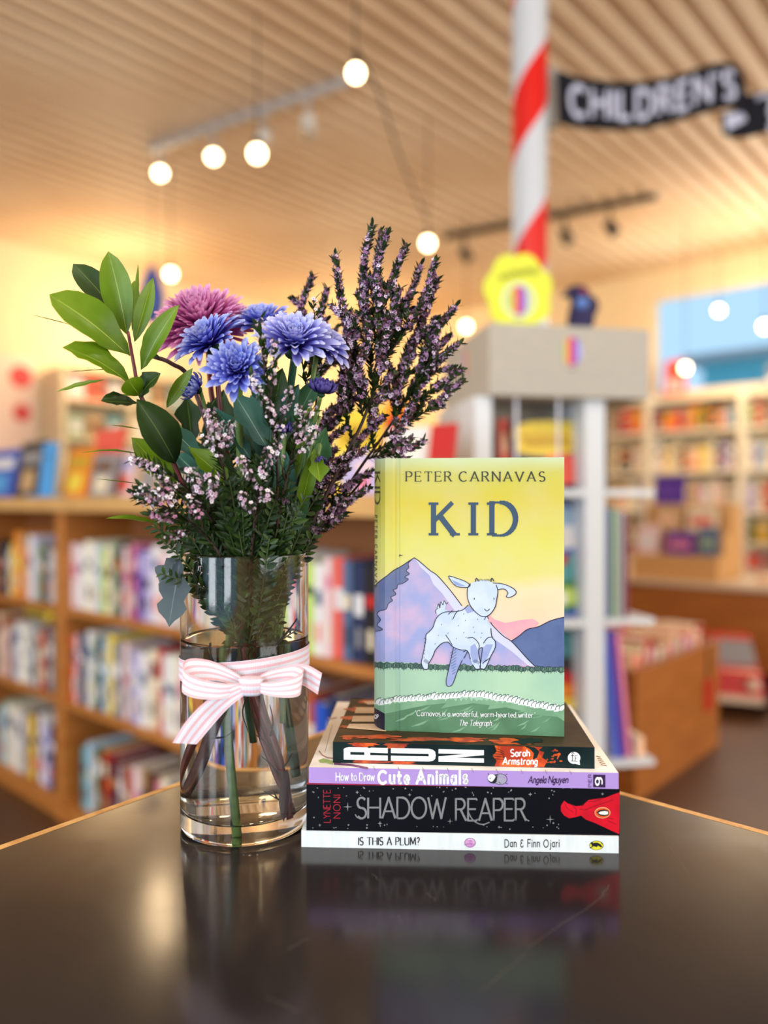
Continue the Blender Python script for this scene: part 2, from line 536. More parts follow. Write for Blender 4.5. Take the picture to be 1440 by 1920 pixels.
def pen(pts, w, thin=1.0, cap='flat'):
    """polyline -> list of quads (2D) with stroke width by direction"""
    qs = []
    n = len(pts)
    for i in range(n - 1):
        (x0, y0), (x1, y1) = pts[i], pts[i + 1]
        dx, dy = x1 - x0, y1 - y0
        L = math.hypot(dx, dy)
        if L < 1e-6: continue
        dx /= L; dy /= L
        # thick for down strokes, thin for level ones
        ww = w * (thin + (1 - thin) * min(1, abs(dy) + (0.25 if dx * dy < 0 else -0.12)))
        h = ww / 2
        e = h * 0.55 if 0 < i < n - 1 or cap == 'round' else 0
        e0 = h * 0.5 if i > 0 or cap == 'round' else 0
        e1 = h * 0.5 if i < n - 2 or cap == 'round' else 0
        ax, ay = x0 - dx * e0, y0 - dy * e0
        bx, by = x1 + dx * e1, y1 + dy * e1
        nx, ny = -dy * h, dx * h
        qs.append([(ax + nx, ay + ny), (bx + nx, by + ny), (bx - nx, by - ny), (ax - nx, ay - ny)])
    if cap == 'round':
        for (x, y) in pts:
            qs.append([(x + w / 2 * cos(t * pi / 4), y + w / 2 * sin(t * pi / 4)) for t in range(8)])
    return qs

def text2d(s, w=0.1, thin=1.0, cap='flat', serif=0.0, gap=0.22, space=0.5, slant=0.0, caps_small=None, jitter=0.0, seed=1):
    rnd = random.Random(seed)
    x = 0.0; out = []
    for ch in s:
        if ch == ' ':
            x += space; continue
        gw, strokes = G[ch]
        dy = rnd.uniform(-jitter, jitter)
        for st in strokes:
            pts = stroke_pts(st)
            qs = pen(pts, w, thin, cap)
            if serif:
                xh = 0.62 if ch.islower() else 1.0
                for (px_, py_), (qx, qy) in ((pts[0], pts[1]), (pts[-1], pts[-2])):
                    vx, vy = px_ - qx, py_ - qy
                    tw = w * max(thin, .3)
                    if abs(vy) > abs(vx) * 1.2 and (abs(py_) < .01 or abs(py_ - xh) < .01 or abs(py_ - 1) < .01 or py_ < -.25) and abs(vy) > 0.02 and ch not in 'CSOQcseo&.,\'-':
                        s_ = serif if ch.isupper() else serif * .8
                        l_ = s_; r_ = s_
                        if ch.islower() and py_ > .5: r_ = w * .3
                        c_ = tw / 2 if py_ < .01 else -tw / 2
                        qs.append([(px_ - l_, py_ + c_ - tw / 2), (px_ + r_, py_ + c_ - tw / 2), (px_ + r_, py_ + c_ + tw / 2), (px_ - l_, py_ + c_ + tw / 2)])
                    elif abs(vx) > abs(vy) * 2 and ch in 'ETFLZ' and px_ > -.01 and abs(px_ - .37) > .05:
                        sy = 1 if py_ < .3 else (-1 if py_ > .8 else 0)
                        a_, b_ = (0, serif * 1.3 * sy) if sy else (-serif * .7, serif * .7)
                        qs.append([(px_ - tw / 2, py_ + a_), (px_ + tw / 2, py_ + a_), (px_ + tw / 2, py_ + b_), (px_ - tw / 2, py_ + b_)])
                # corners of drawn outlines (left stems) get feet too
                if ch in 'BDEFLPRMN' :
                    for q in pts[1:-1]:
                        if abs(q[1]) < .01 or abs(q[1] - 1) < .01:
                            if q[0] < .1 or (ch in 'MN' and q[0] > .7):
                                tw = w * max(thin, .3); c_ = tw / 2 if q[1] < .5 else -tw / 2
                                qs.append([(q[0] - serif, q[1] + c_ - tw / 2), (q[0] + (serif * .6), q[1] + c_ - tw / 2), (q[0] + serif * .6, q[1] + c_ + tw / 2), (q[0] - serif, q[1] + c_ + tw / 2)])
                if ch in 'BDP' and strokes.index(st) == 0:
                    for q in (pts[0],):
                        if ch == 'D': qs.append([(-serif, 0), (serif * .6, 0), (serif * .6, w * .3), (-serif, w * .3)])
            for q in qs:
                out.append([(x + a + slant * c, c + dy) for a, c in q])
        x += gw + gap
    return out, x - gap

def put_text(b, s, f, x0, x1, y0, y1, m=0, fit=True, **k):
    """draw s so that its length fills x0..x1 and its capitals y0..y1, through the mapping f(x, y) -> 3D"""
    qs, L = text2d(s, **k)
    sx = (x1 - x0) / L if fit else (y1 - y0)
    for q in qs:
        b.poly([f(x0 + a * sx, y0 + c * (y1 - y0)) for a, c in q], m)

def line2d(b, pts, w, f, m=0, cap='flat', y=1.0):
    for q in pen(pts, w, 1.0, cap):
        b.poly([f(*p) for p in q], m)

# lettering of the banner sign (follows its curve)
def interp(e, x):
    for (x0, y0), (x1, y1) in zip(e, e[1:]):
        if x <= x1:
            return y0 + (y1 - y0) * (x - x0) / (x1 - x0)
    return e[-1][1]
def on_banner(x, y):
    t = interp(top_e, x); u = interp(bot_e, x)
    return sign_pt(x, u + (t - u) * y, 0.003)
b = MB()
put_text(b, "CHILDREN'S", on_banner, 1070, 1378, 0.22, 0.80, w=0.22, gap=0.34)
b.build('lettering', mat('sign_white', (180, 184, 206), 0.6), sign)
b = MB()
put_text(b, "B", lambda x, y: sign_pt(x, 240 + (182 - 240) * y, -0.030), 1424, 1452, 0, 1, w=0.24)
b.poly([sign_pt(*p, -0.016) for p in ((1359, 214), (1397, 210), (1399, 226), (1362, 246))])
b.build('lower_lettering', mat('sign_white', (180, 184, 206), 0.6), sign)
# ------------------------------------------------------------------ table
Apex = Vector((-0.033, 0.915, 0)); tu = Vector((-0.609, -0.793, 0)); tv = Vector((0.733, -0.680, 0)).normalized()
TL_ = 0.98
def tpt(s, t, z): return Apex + tu * s + tv * t + UP * z
table = thing('display_table', 'square display table with a worn dark laminate top and pale plywood edge', 'table', tpt(TL_ / 2, TL_ / 2, 0))
lam = bpy.data.materials.new('dark_laminate'); lam.use_nodes = True
nt = lam.node_tree; bs = nt.nodes['Principled BSDF']
tc = nt.nodes.new('ShaderNodeTexCoord')
n1 = nt.nodes.new('ShaderNodeTexNoise'); n1.inputs['Scale'].default_value = 7; n1.inputs['Detail'].default_value = 6
nt.links.new(tc.outputs['Object'], n1.inputs['Vector'])
r1 = nt.nodes.new('ShaderNodeValToRGB'); r1.color_ramp.elements[0].color = rgb(32, 30, 32); r1.color_ramp.elements[1].color = rgb(45, 40, 40)
r1.color_ramp.elements[0].position = .3; r1.color_ramp.elements[1].position = .75
nt.links.new(n1.outputs['Fac'], r1.inputs[0]); nt.links.new(r1.outputs[0], bs.inputs['Base Color'])
n2 = nt.nodes.new('ShaderNodeTexNoise'); n2.inputs['Scale'].default_value = 14; n2.inputs['Detail'].default_value = 8; n2.inputs['Distortion'].default_value = 1.5
nt.links.new(tc.outputs['Object'], n2.inputs['Vector'])
mr = nt.nodes.new('ShaderNodeMapRange'); mr.inputs['To Min'].default_value = 0.10; mr.inputs['To Max'].default_value = 0.22
nt.links.new(n2.outputs['Fac'], mr.inputs[0]); nt.links.new(mr.outputs[0], bs.inputs['Roughness'])
bs.inputs['Specular IOR Level'].default_value = 0.36
b = MB(); E = 0.007
b.hexa(tpt(E, E, TZ - 0.024), tu * (TL_ - 2 * E), tv * (TL_ - 2 * E), UP * 0.024)
b.build('laminate_top', lam, table)
ply = mat('plywood_edge', (226, 178, 108), 0.5, noise=((196, 138, 72), 60, 5, 0.35, 0.65, (1, 1, 6)))
b = MB()
b.hexa(tpt(0, 0, TZ - 0.026), tu * TL_, tv * E, UP * 0.0262); b.hexa(tpt(0, E, TZ - 0.026), tu * E, tv * (TL_ - 2 * E), UP * 0.0262)
b.hexa(tpt(0, TL_ - E, TZ - 0.026), tu * TL_, tv * E, UP * 0.0262); b.hexa(tpt(TL_ - E, E, TZ - 0.026), tu * E, tv * (TL_ - 2 * E), UP * 0.0262)
b.build('plywood_edging', ply, table)
for s, t in ((.08, .08), (TL_ - .14, .08), (.08, TL_ - .14), (TL_ - .14, TL_ - .14)):
    b = MB(); b.hexa(tpt(s, t, 0), tu * .06, tv * .06, UP * (TZ - .026)); b.build('leg', wood_pale, table)
b = MB(); b.hexa(tpt(.1, .1, TZ - .12), tu * (TL_ - .2), tv * (TL_ - .2), UP * .0935); b.build('apron', wood_pale, table)
# fine scratches in the laminate
b = MB()
rs = random.Random(4)
for (x0, y0, x1, y1) in ((990, 1780, 1130, 1680), (1130, 1680, 1140, 1660), (900, 1860, 985, 1790), (745, 1718, 752, 1730), (800, 1675, 818, 1690), (500, 1870, 560, 1900), (540, 1780, 580, 1760), (1240, 1560, 1290, 1640), (700, 1640, 712, 1652)):
    p = []
    for i in range(5):
        x = x0 + (x1 - x0) * i / 4 + rs.uniform(-3, 3); y = y0 + (y1 - y0) * i / 4 + rs.uniform(-2, 2)
        D = (EYE - TZ) * F / (y - HOR); q = P(x, y, D); p.append((q.x, q.y))
    line2d(b, p, 0.00028, lambda x, y: Vector((x, y, TZ + 0.00015)))
b.build('scratches', mat('scratch_grey', (104, 96, 92), 0.5), table)

# ------------------------------------------------------------------ the stack of books
class Spine:
    """flat spine: px corners of the photograph and the matching real rectangle"""
    def __init__(s, xl, ytl, ybl, xr, ytr, ybr, z0, th):
        s.k = (xl, ytl, ybl, xr, ytr, ybr); s.z0 = z0; s.th = th
        H = EYE - TZ - z0
        s.L = P(xl, ybl, H * F / (ybl - HOR)); s.R = P(xr, ybr, H * F / (ybr - HOR))
        s.L.z = s.R.z = TZ + z0
        s.X = (s.R - s.L).normalized(); s.len = (s.R - s.L).length
        s.N = Vector((s.X.y, -s.X.x, 0))      # toward the camera
        if s.N.y > 0: s.N = -s.N
        s.Y = -s.N
    def __call__(s, px, py, off=0.00012):
        xl, ytl, ybl, xr, ytr, ybr = s.k
        a = (px - xl) / (xr - xl); yt = ytl + (ytr - ytl) * a; yb = ybl + (ybr - ybl) * a
        c = (yb - py) / (yb - yt)
        return s.L + s.X * (a * s.len) + UP * (c * s.th) + s.N * off

def flat_book(name, label, sp, depth, cover_m, page=page_m, hard=False, back_m=None, group=None):
    t = thing(name, label, 'book', sp.L.lerp(sp.R, .5), group)
    b = MB(); c = 0.0022 if hard else 0.0004
    e = 0.003 if hard else 0.0
    X, Y, L, th = sp.X, sp.Y, sp.len, sp.th
    b.hexa(sp.L, X * L, Y * c, UP * th)
    b.hexa(sp.L + Y * c, X * L, Y * (depth - c), UP * c, 1 if back_m else 0)
    b.hexa(sp.L + Y * c + UP * (th - c), X * L, Y * (depth - c), UP * c, 1 if back_m else 0)
    b.build('cover', [cover_m, back_m or cover_m], t)
    b = MB(); b.hexa(sp.L + X * (e + .0002) + Y * (c + .0002) + UP * (c + .00005), X * (L - 2 * e - .0004), Y * (depth - c - e - .0008), UP * (th - 2 * c - .0001))
    b.build('page_block', page, t)
    return t

def add(t, name, mats, fn):
    b = MB(); fn(b); return b.build(name, mats, t)

def disc2(cx, cy, rx, ry, n=18):
    return [(cx + rx * cos(2 * pi * i / n), cy + ry * sin(2 * pi * i / n)) for i in range(n)]

# 1. bottom: white picture book
plum = Spine(565, 1557.5, 1588, 1160, 1568, 1600, 0.0, 0.0125)
white_cover = mat('white_laminated_cover', (240, 246, 246), 0.35, noise=((228, 236, 238), 240, 3, .3, .7, (1, 1, .15)))
t1 = flat_book('hardback_book', 'slim white picture book at the bottom of the stack, black and yellow emblem', plum, 0.19, white_cover, hard=True)
ink = mat('printed_black', (28, 28, 34), 0.5)
b = MB(); put_text(b, 'IS THIS A PLUM?', plum, 674, 789, 1584.5, 1570.5, w=.2, thin=.4, gap=.24, serif=.06)
b.build('title_lettering', ink, t1)
b = MB(); put_text(b, 'Dan & Finn Ojari', plum, 949, 1050, 1588, 1574, w=.14, cap='round', gap=.3, space=.5, jitter=.04)
b.build('author_lettering', ink, t1)
plumpink = mat('plum_pink', (228, 178, 216), 0.5, noise=((204, 142, 202), 300, 3, .35, .65))
b = MB(); b.poly([plum(x, y) for x, y in disc2(884, 1580, 10, 8.5)], 0)
line2d(b, [(894 + 0 * i, 1580) for i in range(0)] or disc2(884, 1580, 10, 8.5) + [disc2(884, 1580, 10, 8.5)[0]], 1.0, lambda x, y: plum(x, y, .0002), 1)
line2d(b, [(873, 1584), (880, 1582), (888, 1582)], 1.0, lambda x, y: plum(x, y, .0002), 1)
line2d(b, [(880, 1574), (886, 1573), (891, 1576)], 1.4, lambda x, y: plum(x, y, .0002), 2)
b.build('plum_drawing', [plumpink, mat('plum_line', (150, 88, 160), .5), mat('plum_shine', (246, 226, 244), .5)], t1)
b = MB(); b.poly([plum(x, y) for x, y in disc2(1119, 1585, 13.2, 9)], 1)
b.poly([plum(x, y, .0002) for x, y in disc2(1119, 1585, 12.2, 8.2)], 0)
b.poly([plum(x, y, .0003) for x, y in ((1110, 1583), (1115, 1579.5), (1121, 1579.5), (1127, 1583), (1130, 1588), (1126, 1588), (1122, 1585), (1119, 1588), (1114, 1586), (1111, 1588))], 1)
b.poly([plum(x, y, .0003) for x, y in disc2(1111, 1581, 2.6, 2.2, 10)], 1)
line2d(b, [(1107, 1590), (1111, 1587)], 1.6, lambda x, y: plum(x, y, .0003), 1); line2d(b, [(1127, 1578), (1130, 1582)], 1.4, lambda x, y: plum(x, y, .0003), 1)
b.build('publisher_emblem', [mat('emblem_yellow', (232, 226, 60), .5), ink], t1)

# 2. black fantasy novel
shad = Spine(574.5, 1471, 1557, 1162, 1482, 1566.5, 0.0127, 0.0345)
t2 = flat_book('paperback_book', 'thick black paperback with silver star spine and red cloak, second from the bottom', shad, 0.153, mat('night_cover', (6, 8, 18), .5, spec=.2), back_m=mat('crimson_cover_edge', (172, 20, 52), .4))
silver = mat('silver_foil', (158, 160, 164), .35, metal=.4)
redink = mat('cloak_red', (222, 10, 40), .45, noise=((196, 6, 34), 60, 3, .4, .62))
b = MB(); put_text(b, 'SHADOW', shad, 671, 838, 1534.5, 1496, w=.125, thin=.7, gap=.13, serif=.06)
put_text(b, 'REAPER', shad, 857, 988, 1539, 1499, w=.125, thin=.7, gap=.13, serif=.06)
line2d(b, [(p.x, p.y) for p in smooth_path([Vector((x, y, 0)) for x, y in ((879, 1520), (886, 1534), (896, 1543), (908, 1546), (920, 1542))], 5)], 2.0, shad)
line2d(b, [(667, 1527), (671, 1533), (680, 1535)], 2.0, shad); line2d(b, [(986, 1536), (994, 1540)], 2.0, shad)
b.build('title_lettering', silver, t2)
def star4(b, x, y, r, w=.2, m=0):
    pts = []
    for i in range(8):
        rr = r if i % 2 == 0 else r * w
        pts.append((x + rr * cos(i * pi / 4), y + rr * sin(i * pi / 4)))
    b.poly([shad(px, py) for px, py in pts], m)
b = MB(); rs = random.Random(11)
for x, y, r in ((653, 1513, 9), (1033, 1537, 8), (714, 1544, 4.5), (846, 1540, 5.5), (996, 1491, 4), (671, 1486, 3.5), (770, 1491, 3.5), (938, 1551, 3.2), (1130, 1491, 3.2), (600, 1547, 3)):
    star4(b, x, y, r, .14 if r > 5 else .3)
for i in range(120):
    x = rs.uniform(580, 1155); y = rs.choice([rs.uniform(1477, 1493), rs.uniform(1542, 1556), rs.uniform(1477, 1556)])
    if 664 < x < 1000 and 1493 < y < 1545: continue
    if 604 < x < 645 and 1478 < y < 1546: continue
    if x > 1050 and 1484 < y: continue
    b.poly([shad(px, py) for px, py in disc2(x, y, rs.uniform(.6, 1.7), rs.uniform(.6, 1.7), 6)], 0)
b.build('foil_stars', mat('star_silver', (158, 158, 160), .4, metal=.2), t2)
def rot_text(b, s, sp, x0, x1, ybot, ytop, **k):
    """text turned a quarter turn anticlockwise: reads upward; x0..x1 = tops..feet of the letters"""
    qs, L = text2d(s, **k)
    sc = (ybot - ytop) / L
    for q in qs:
        b.poly([sp(x1 - c * (x1 - x0), ybot - a * sc) for a, c in q])
b = MB(); rot_text(b, 'LYNETTE', shad, 607, 620, 1542, 1481, w=.1, gap=.2); rot_text(b, 'NONI', shad, 626, 639, 1534, 1491, w=.1, gap=.3)
b.build('author_lettering', mat('foil_red', (176, 34, 52), .45), t2)
b = MB()
cl = [(1162, 1488), (1150, 1492), (1135, 1498), (1118, 1500), (1104, 1502), (1092, 1512), (1080, 1513), (1066, 1508), (1059, 1503), (1053, 1512), (1053, 1522), (1059, 1530), (1068, 1535), (1080, 1533), (1090, 1530), (1100, 1538), (1112, 1542), (1128, 1549), (1145, 1557), (1161, 1564)]
b.poly([shad(*p) for p in cl], 0)
for l in ([(1092, 1513), (1100, 1505), (1115, 1504), (1128, 1500)], [(1087, 1518), (1098, 1520), (1107, 1516)], [(1107, 1516), (1130, 1508), (1150, 1502)], [(1075, 1512), (1082, 1520), (1080, 1530)], [(1060, 1508), (1064, 1516), (1076, 1524)], [(1112, 1524), (1130, 1533), (1150, 1536)], [(1140, 1540), (1156, 1546)]):
    line2d(b, l, .9, lambda x, y: shad(x, y, .0002), 1)
b.build('red_cloak_print', [redink, mat('cloak_dark', (120, 4, 24), .5)], t2)
b = MB(); b.poly([shad(x, y, .0003) for x, y in disc2(1130, 1525, 14.5, 10, 24)], 0)
b.poly([shad(x, y, .0004) for x, y in disc2(1130, 1525, 13.6, 9.1, 24)], 3)
b.poly([shad(x, y, .0005) for x, y in ((1119, 1524), (1124, 1520), (1133, 1518.5), (1141, 1521), (1141, 1529), (1133, 1531), (1124, 1529.5))], 1)
b.poly([shad(x, y, .0006) for x, y in ((1122, 1525), (1126, 1522.5), (1134, 1521.5), (1140, 1522.5), (1140, 1527.5), (1134, 1528.5), (1126, 1527.5))], 2)
b.build('publisher_emblem', [mat('emblem_cream', (240, 214, 160), .5), ink, mat('emblem_white', (246, 240, 230), .5), mat('emblem_orange', (226, 90, 40), .5)], t2)

# 3. lilac drawing book
howto = Spine(579, 1438, 1468, 1160, 1450.5, 1479.5, 0.0475, 0.0118)
lilac = mat('lilac_spine', (178, 148, 216), .4)
cream_cover = mat('cream_illustrated_cover', (252, 250, 248), .4, noise=((250, 240, 228), 14, 3, .45, .75))
t3 = flat_book('softcover_book', 'lilac-spined square drawing book with a cream illustrated cover, between black and dark green spines', howto, 0.19, lilac, back_m=cream_cover)
wht = mat('printed_white', (246, 246, 250), .5)
b = MB(); put_text(b, 'How to Draw', howto, 631, 704, 1463, 1448.5, w=.17, cap='round', gap=.22, space=.36, jitter=.05, seed=3)
put_text(b, 'Cute Animals', howto, 712, 879, 1468.5, 1445.5, w=.25, cap='round', gap=.38, space=.42, jitter=.03)
b.build('title_lettering', wht, t3)
b = MB(); put_text(b, 'Angela Nguyen', howto, 993, 1066, 1468, 1456, w=.17, cap='round', gap=.2, space=.32, slant=.25)
b.build('author_lettering', mat('plum_ink', (52, 24, 70), .5), t3)
b = MB(); hb = lambda x, y: howto(x, y, .0002)
b.poly([hb(x, y) for x, y in disc2(926, 1460, 8.5, 8.5)], 1); b.poly([howto(x, y) for x, y in [(926, 1452)] + disc2(941, 1461, 12.5, 10, 24)], 0)
b.poly([howto(x, y, .0003) for x, y in disc2(925, 1458.5, 7.4, 7, 16)], 2)
b.poly([howto(x, y, .00035) for x, y in ((933, 1453), (935, 1458), (934, 1465), (930, 1469), (922, 1468), (927, 1464), (931, 1459))], 1)
b.poly([howto(x, y, .0004) for x, y in disc2(922, 1459, 1.2, 1.2, 8)], 1)
c_ = disc2(941, 1461, 12.5, 10, 24); line2d(b, c_ + [c_[0]], .8, lambda x, y: howto(x, y, .00025), 1)
for q in (((951, 1453), (954, 1451)), ((951, 1468), (955, 1470)), ((920, 1453), (918, 1450)), ((938, 1466), (942, 1469))): line2d(b, list(q), 1.0, lambda x, y: howto(x, y, .00035), 1)
b.build('animal_drawing', [mat('drawing_grey', (166, 164, 182), .5), ink, wht], t3)
b = MB(); b.poly([howto(x, y) for x, y in ((1113, 1453), (1135.5, 1453.5), (1135.5, 1476.5), (1113, 1476))], 0)
nine, _ = text2d('9', w=.17)
for q in nine:      # a 9 turned on its side
    b.poly([howto(1129.5 - c * 12.5, 1471.5 - a * 24, .0003) for a, c in q], 1)
rot_text(b, 'PIER', howto, 1104, 1110, 1475.5, 1452.5, w=.13, gap=.3)
b.build('publisher_emblem', [mat('plum_ink', (52, 24, 70), .5), wht], t3)
# the strip of its cover that shows: little drawings
def top_of(sp, z_extra=0.0):
    def f(px, py, off=0.0002):
        H = EYE - TZ - (sp.z0 + sp.th)
        q = P(px, py, H * F / (py - HOR)); q.z = TZ + sp.z0 + sp.th + off; return q
    return f
ht = top_of(howto)
b = MB()
for i in range(9): line2d(b, [(700 + i * 46, 1437 + i), (704 + i * 46, 1446 + i * .9)], .9, ht, 2)
line2d(b, [(598, 1408), (604, 1416), (614, 1421), (624, 1422)], 2.0, ht, 1)
line2d(b, [(614, 1345), (620, 1348), (632, 1346)], 2.0, ht, 1); line2d(b, [(626, 1432), (660, 1435), (690, 1441)], 4, ht, 3)
line2d(b, [(609, 1412), (616, 1385), (623, 1360)], .7, ht, 2)
b.build('line_drawings', [mat('line_rose', (176, 120, 120), .5), mat('line_rose', (176, 120, 120), .5), mat('line_grey', (120, 110, 110), .5), mat('line_violet', (120, 70, 110), .5)], t3)
b = MB()
for k_ in range(5): line2d(b, [(1118 + 2 * k_, 1418 + 4 * k_), (1126 + 3 * k_, 1420 + 4 * k_)], 1.4, ht, 0)
b.build('moth_drawing', mat('line_tan', (156, 122, 88), .5), t3)
b = MB()
b.poly([ht(*p) for p in ((597, 1426), (606, 1422), (613, 1424), (624, 1427), (624, 1434), (612, 1431), (600, 1430))], 0)
b.build('caterpillar_drawing', mat('caterpillar_green', (150, 180, 110), .5), t3)
#[mat('caterpillar_green', (150, 180, 110), .5), mat('line_rose', (176, 120, 120), .5), mat('line_grey', (120, 110, 110), .5), mat('line_violet', (120, 70, 110), .5), mat('line_tan', (156, 122, 88), .5)], t3)

# 4. dark green thriller
run = Spine(624, 1390.5, 1430, 1115, 1400.5, 1441.5, 0.0594, 0.0160)
darkgreen = mat('bush_cover', (10, 26, 30), .5, spec=.2, noise=((16, 38, 38), 40, 3, .4, .6))
olive = mat('olive_cover', (74, 58, 34), .5, spec=.25, noise=((54, 42, 28), 22, 4, .4, .62))
t4 = flat_book('paperback_book', 'dark green paperback with big white sideways letters and orange blotches, topmost lying book', run, 0.13, darkgreen, back_m=olive)
rt = top_of(run)
orange_p = mat('print_orange', (226, 96, 30), .4, noise=((170, 52, 24), 120, 3, .4, .6))
rustp = mat('print_rust', (150, 50, 26), .4, noise=((196, 84, 34), 140, 3, .4, .6))
rs = random.Random(8)
def blotch(f, cx, cy, rx, ry, rough=.35, n=26, ymin=None, ymax=None, off=None):
    pts = []
    for i in range(n):
        r = 1 + rs.uniform(-rough, rough)
        x, y = cx + rx * r * cos(2 * pi * i / n), cy + ry * r * sin(2 * pi * i / n)
        if ymin is not None: y = max(ymin(x), y)
        if ymax is not None: y = min(ymax(x), y)
        pts.append(f(x, y, off) if off else f(x, y))
    return pts
yt = lambda x: 1390.5 + (x - 624) / 491 * 10 + .6
yb = lambda x: 1430 + (x - 624) / 491 * 11.5 - .6
b = MB()
b.poly(blotch(run, 683, 1394, 26, 7, .3, ymin=yt, ymax=yb), 0)
b.poly(blotch(run, 745, 1396, 20, 10, .3, ymin=yt, ymax=yb), 1)
b.poly(blotch(run, 690, 1429, 34, 5, .5, ymin=yt, ymax=yb, off=.00018), 1)
b.poly(blotch(run, 755, 1430, 26, 5, .5, ymin=yt, ymax=yb, off=.00018), 0)
b.build('orange_blotch', [orange_p, rustp, darkgreen], t4)
b = MB()
b.poly([run(*p) for p in ((930, 1397), (960, 1398), (1000, 1399), (1019, 1400), (1012, 1406), (1022, 1410), (1018, 1420), (1028, 1426), (1022, 1438), (1000, 1438), (960, 1437.5), (930, 1436.5), (934, 1426), (926, 1417), (934, 1408))], 0)
b.poly([run(*p, .0002) for p in ((985, 1398), (1004, 1400), (1013, 1408), (1009, 1420), (1001, 1424), (1003, 1412), (996, 1404))], 2)
for i in range(16):
    b.poly(blotch(run, rs.uniform(1022, 1055), rs.uniform(1404, 1430), rs.uniform(1, 4), rs.uniform(.8, 2.4), .5, 8), 0 if i % 2 else 1)
for k_ in range(5): line2d(b, [(926, 1402 + 5 * k_), (938 + 3 * k_, 1404 + 5 * k_), (948, 1410 + 4 * k_)], 1.0, lambda x, y: run(x, y, .0002), 2)
b.build('orange_blotch', [orange_p, rustp, darkgreen], t4)
b = MB()
def lf(x0, x1, y0, y1):
    def f(x, y, off=.0003):
        X_ = x0 + (x1 - x0) * x
        return run(X_, (y1 + (X_ - 645) * .0215) * (1 - y) + (y0 + (X_ - 645) * .0215) * y, off)
    return f
f = lf(645, 729, 1400, 1424)     # R lying on its stem
def fan(b, f, pts, m=0): b.poly([f(*p) for p in pts], m)
fan(b, f, [(.0, 0), (1, 0), (1, .4), (.0, .4)]); fan(b, f, [(0, .4), (.15, .4), (.15, .62), (0, .62)])
fan(b, f, [(0, .62), (.56, .62), (.56, 1), (.12, 1), (.04, .94), (0, .84)]); fan(b, f, [(.47, .4), (.60, .4), (.60, .62), (.47, .62)]); fan(b, f, [(.56, .6), (1, .58), (1, 1), (.62, 1), (.56, .94)])
f = lf(735, 820, 1400, 1424)     # U
fan(b, f, [(0, 0), (.84, 0), (.93, .06), (.985, .22), (.99, .4), (0, .4)]); fan(b, f, [(0, .6), (.99, .6), (.985, .78), (.93, .94), (.84, 1), (0, 1)]); fan(b, f, [(.84, .4), (.99, .4), (1, .5), (.99, .6), (.84, .6)])
f = lf(825, 910, 1400, 1424)     # N
fan(b, f, [(0, 0), (1, 0), (1, .34), (0, .34)]); fan(b, f, [(0, .66), (1, .66), (1, 1), (0, 1)]); fan(b, f, [(0, .34), (.35, .34), (1, .60), (1, .68), (.65, .68), (0, .42)])
b.build('title_lettering', wht, t4)
b = MB()
put_text(b, 'Sarah', lambda x, y: run(x, y, .0003), 960, 995, 1417.5, 1404.5, w=.19, gap=.22)
put_text(b, 'Armstrong', lambda x, y: run(x, y, .0003), 945, 1009, 1433, 1420, w=.19, gap=.22, slant=.08)
b.build('author_lettering', wht, t4)
b = MB()
b.poly([run(x, y, .0002) for x, y in disc2(1077, 1420.5, 11.5, 11.5, 24)]); b.poly([run(x, y, .0002) for x, y in ((1076, 1431), (1087, 1425), (1088, 1434))])
b.build('emblem_disc', wht, t4)
b = MB(); g_ = lambda x, y: run(x, y, .0004)
for l in ([(1071, 1426), (1084, 1427)], [(1074, 1426), (1074, 1414), (1071, 1417)], [(1074, 1414), (1077, 1417)], [(1079, 1427), (1079, 1416), (1083, 1416)], [(1079, 1421), (1082, 1421)], [(1072, 1412), (1075, 1410), (1078, 1413)]): line2d(b, l, 1.1, g_)
b.build('publisher_emblem', ink, t4)
b = MB()
ymx = lambda x: 1389.8 + (x - 624) / 491 * 10
for (cx, cy, rx, ry, m_) in ((668, 1330, 20, 4, 0), (652, 1346, 12, 4, 0), (690, 1316, 16, 3.5, 0), (655, 1363, 18, 3, 1), (700, 1382, 50, 3.5, 1), (790, 1388, 60, 4, 1), (870, 1387, 40, 4, 0), (960, 1391, 36, 6, 0), (652, 1385, 8, 3, 0)):
    b.poly(blotch(rt, cx, cy, rx, ry, .35, ymax=ymx, off=.0003 if m_ else .0002), m_)
for (x, y) in ((668, 1327), (662, 1343)):      # large cream letters of its cover
    b.poly([rt(x, y, .0004), rt(724, y, .0004), rt(724, y + 11, .0004), rt(x - 3, y + 11, .0004)], 2)
b.poly([rt(*p, .0004) for p in ((655, 1358), (724, 1358), (724, 1372), (650, 1366))], 2)
b.poly([rt(*p, .0004) for p in ((680, 1316), (722, 1314), (722, 1320), (690, 1322))], 2)
b.poly(blotch(rt, 990, 1390, 26, 5, .5, ymax=ymx, off=.0004), 3); b.poly(blotch(rt, 800, 1394, 70, 5, .3, ymax=ymx, off=.00035), 3)
b.build('cover_print', [orange_p, rustp, mat('print_cream', (244, 218, 186), .45), darkgreen], t4)
# ------------------------------------------------------------------ the upright hardback
KZ = TZ + 0.0756
KH = 0.219
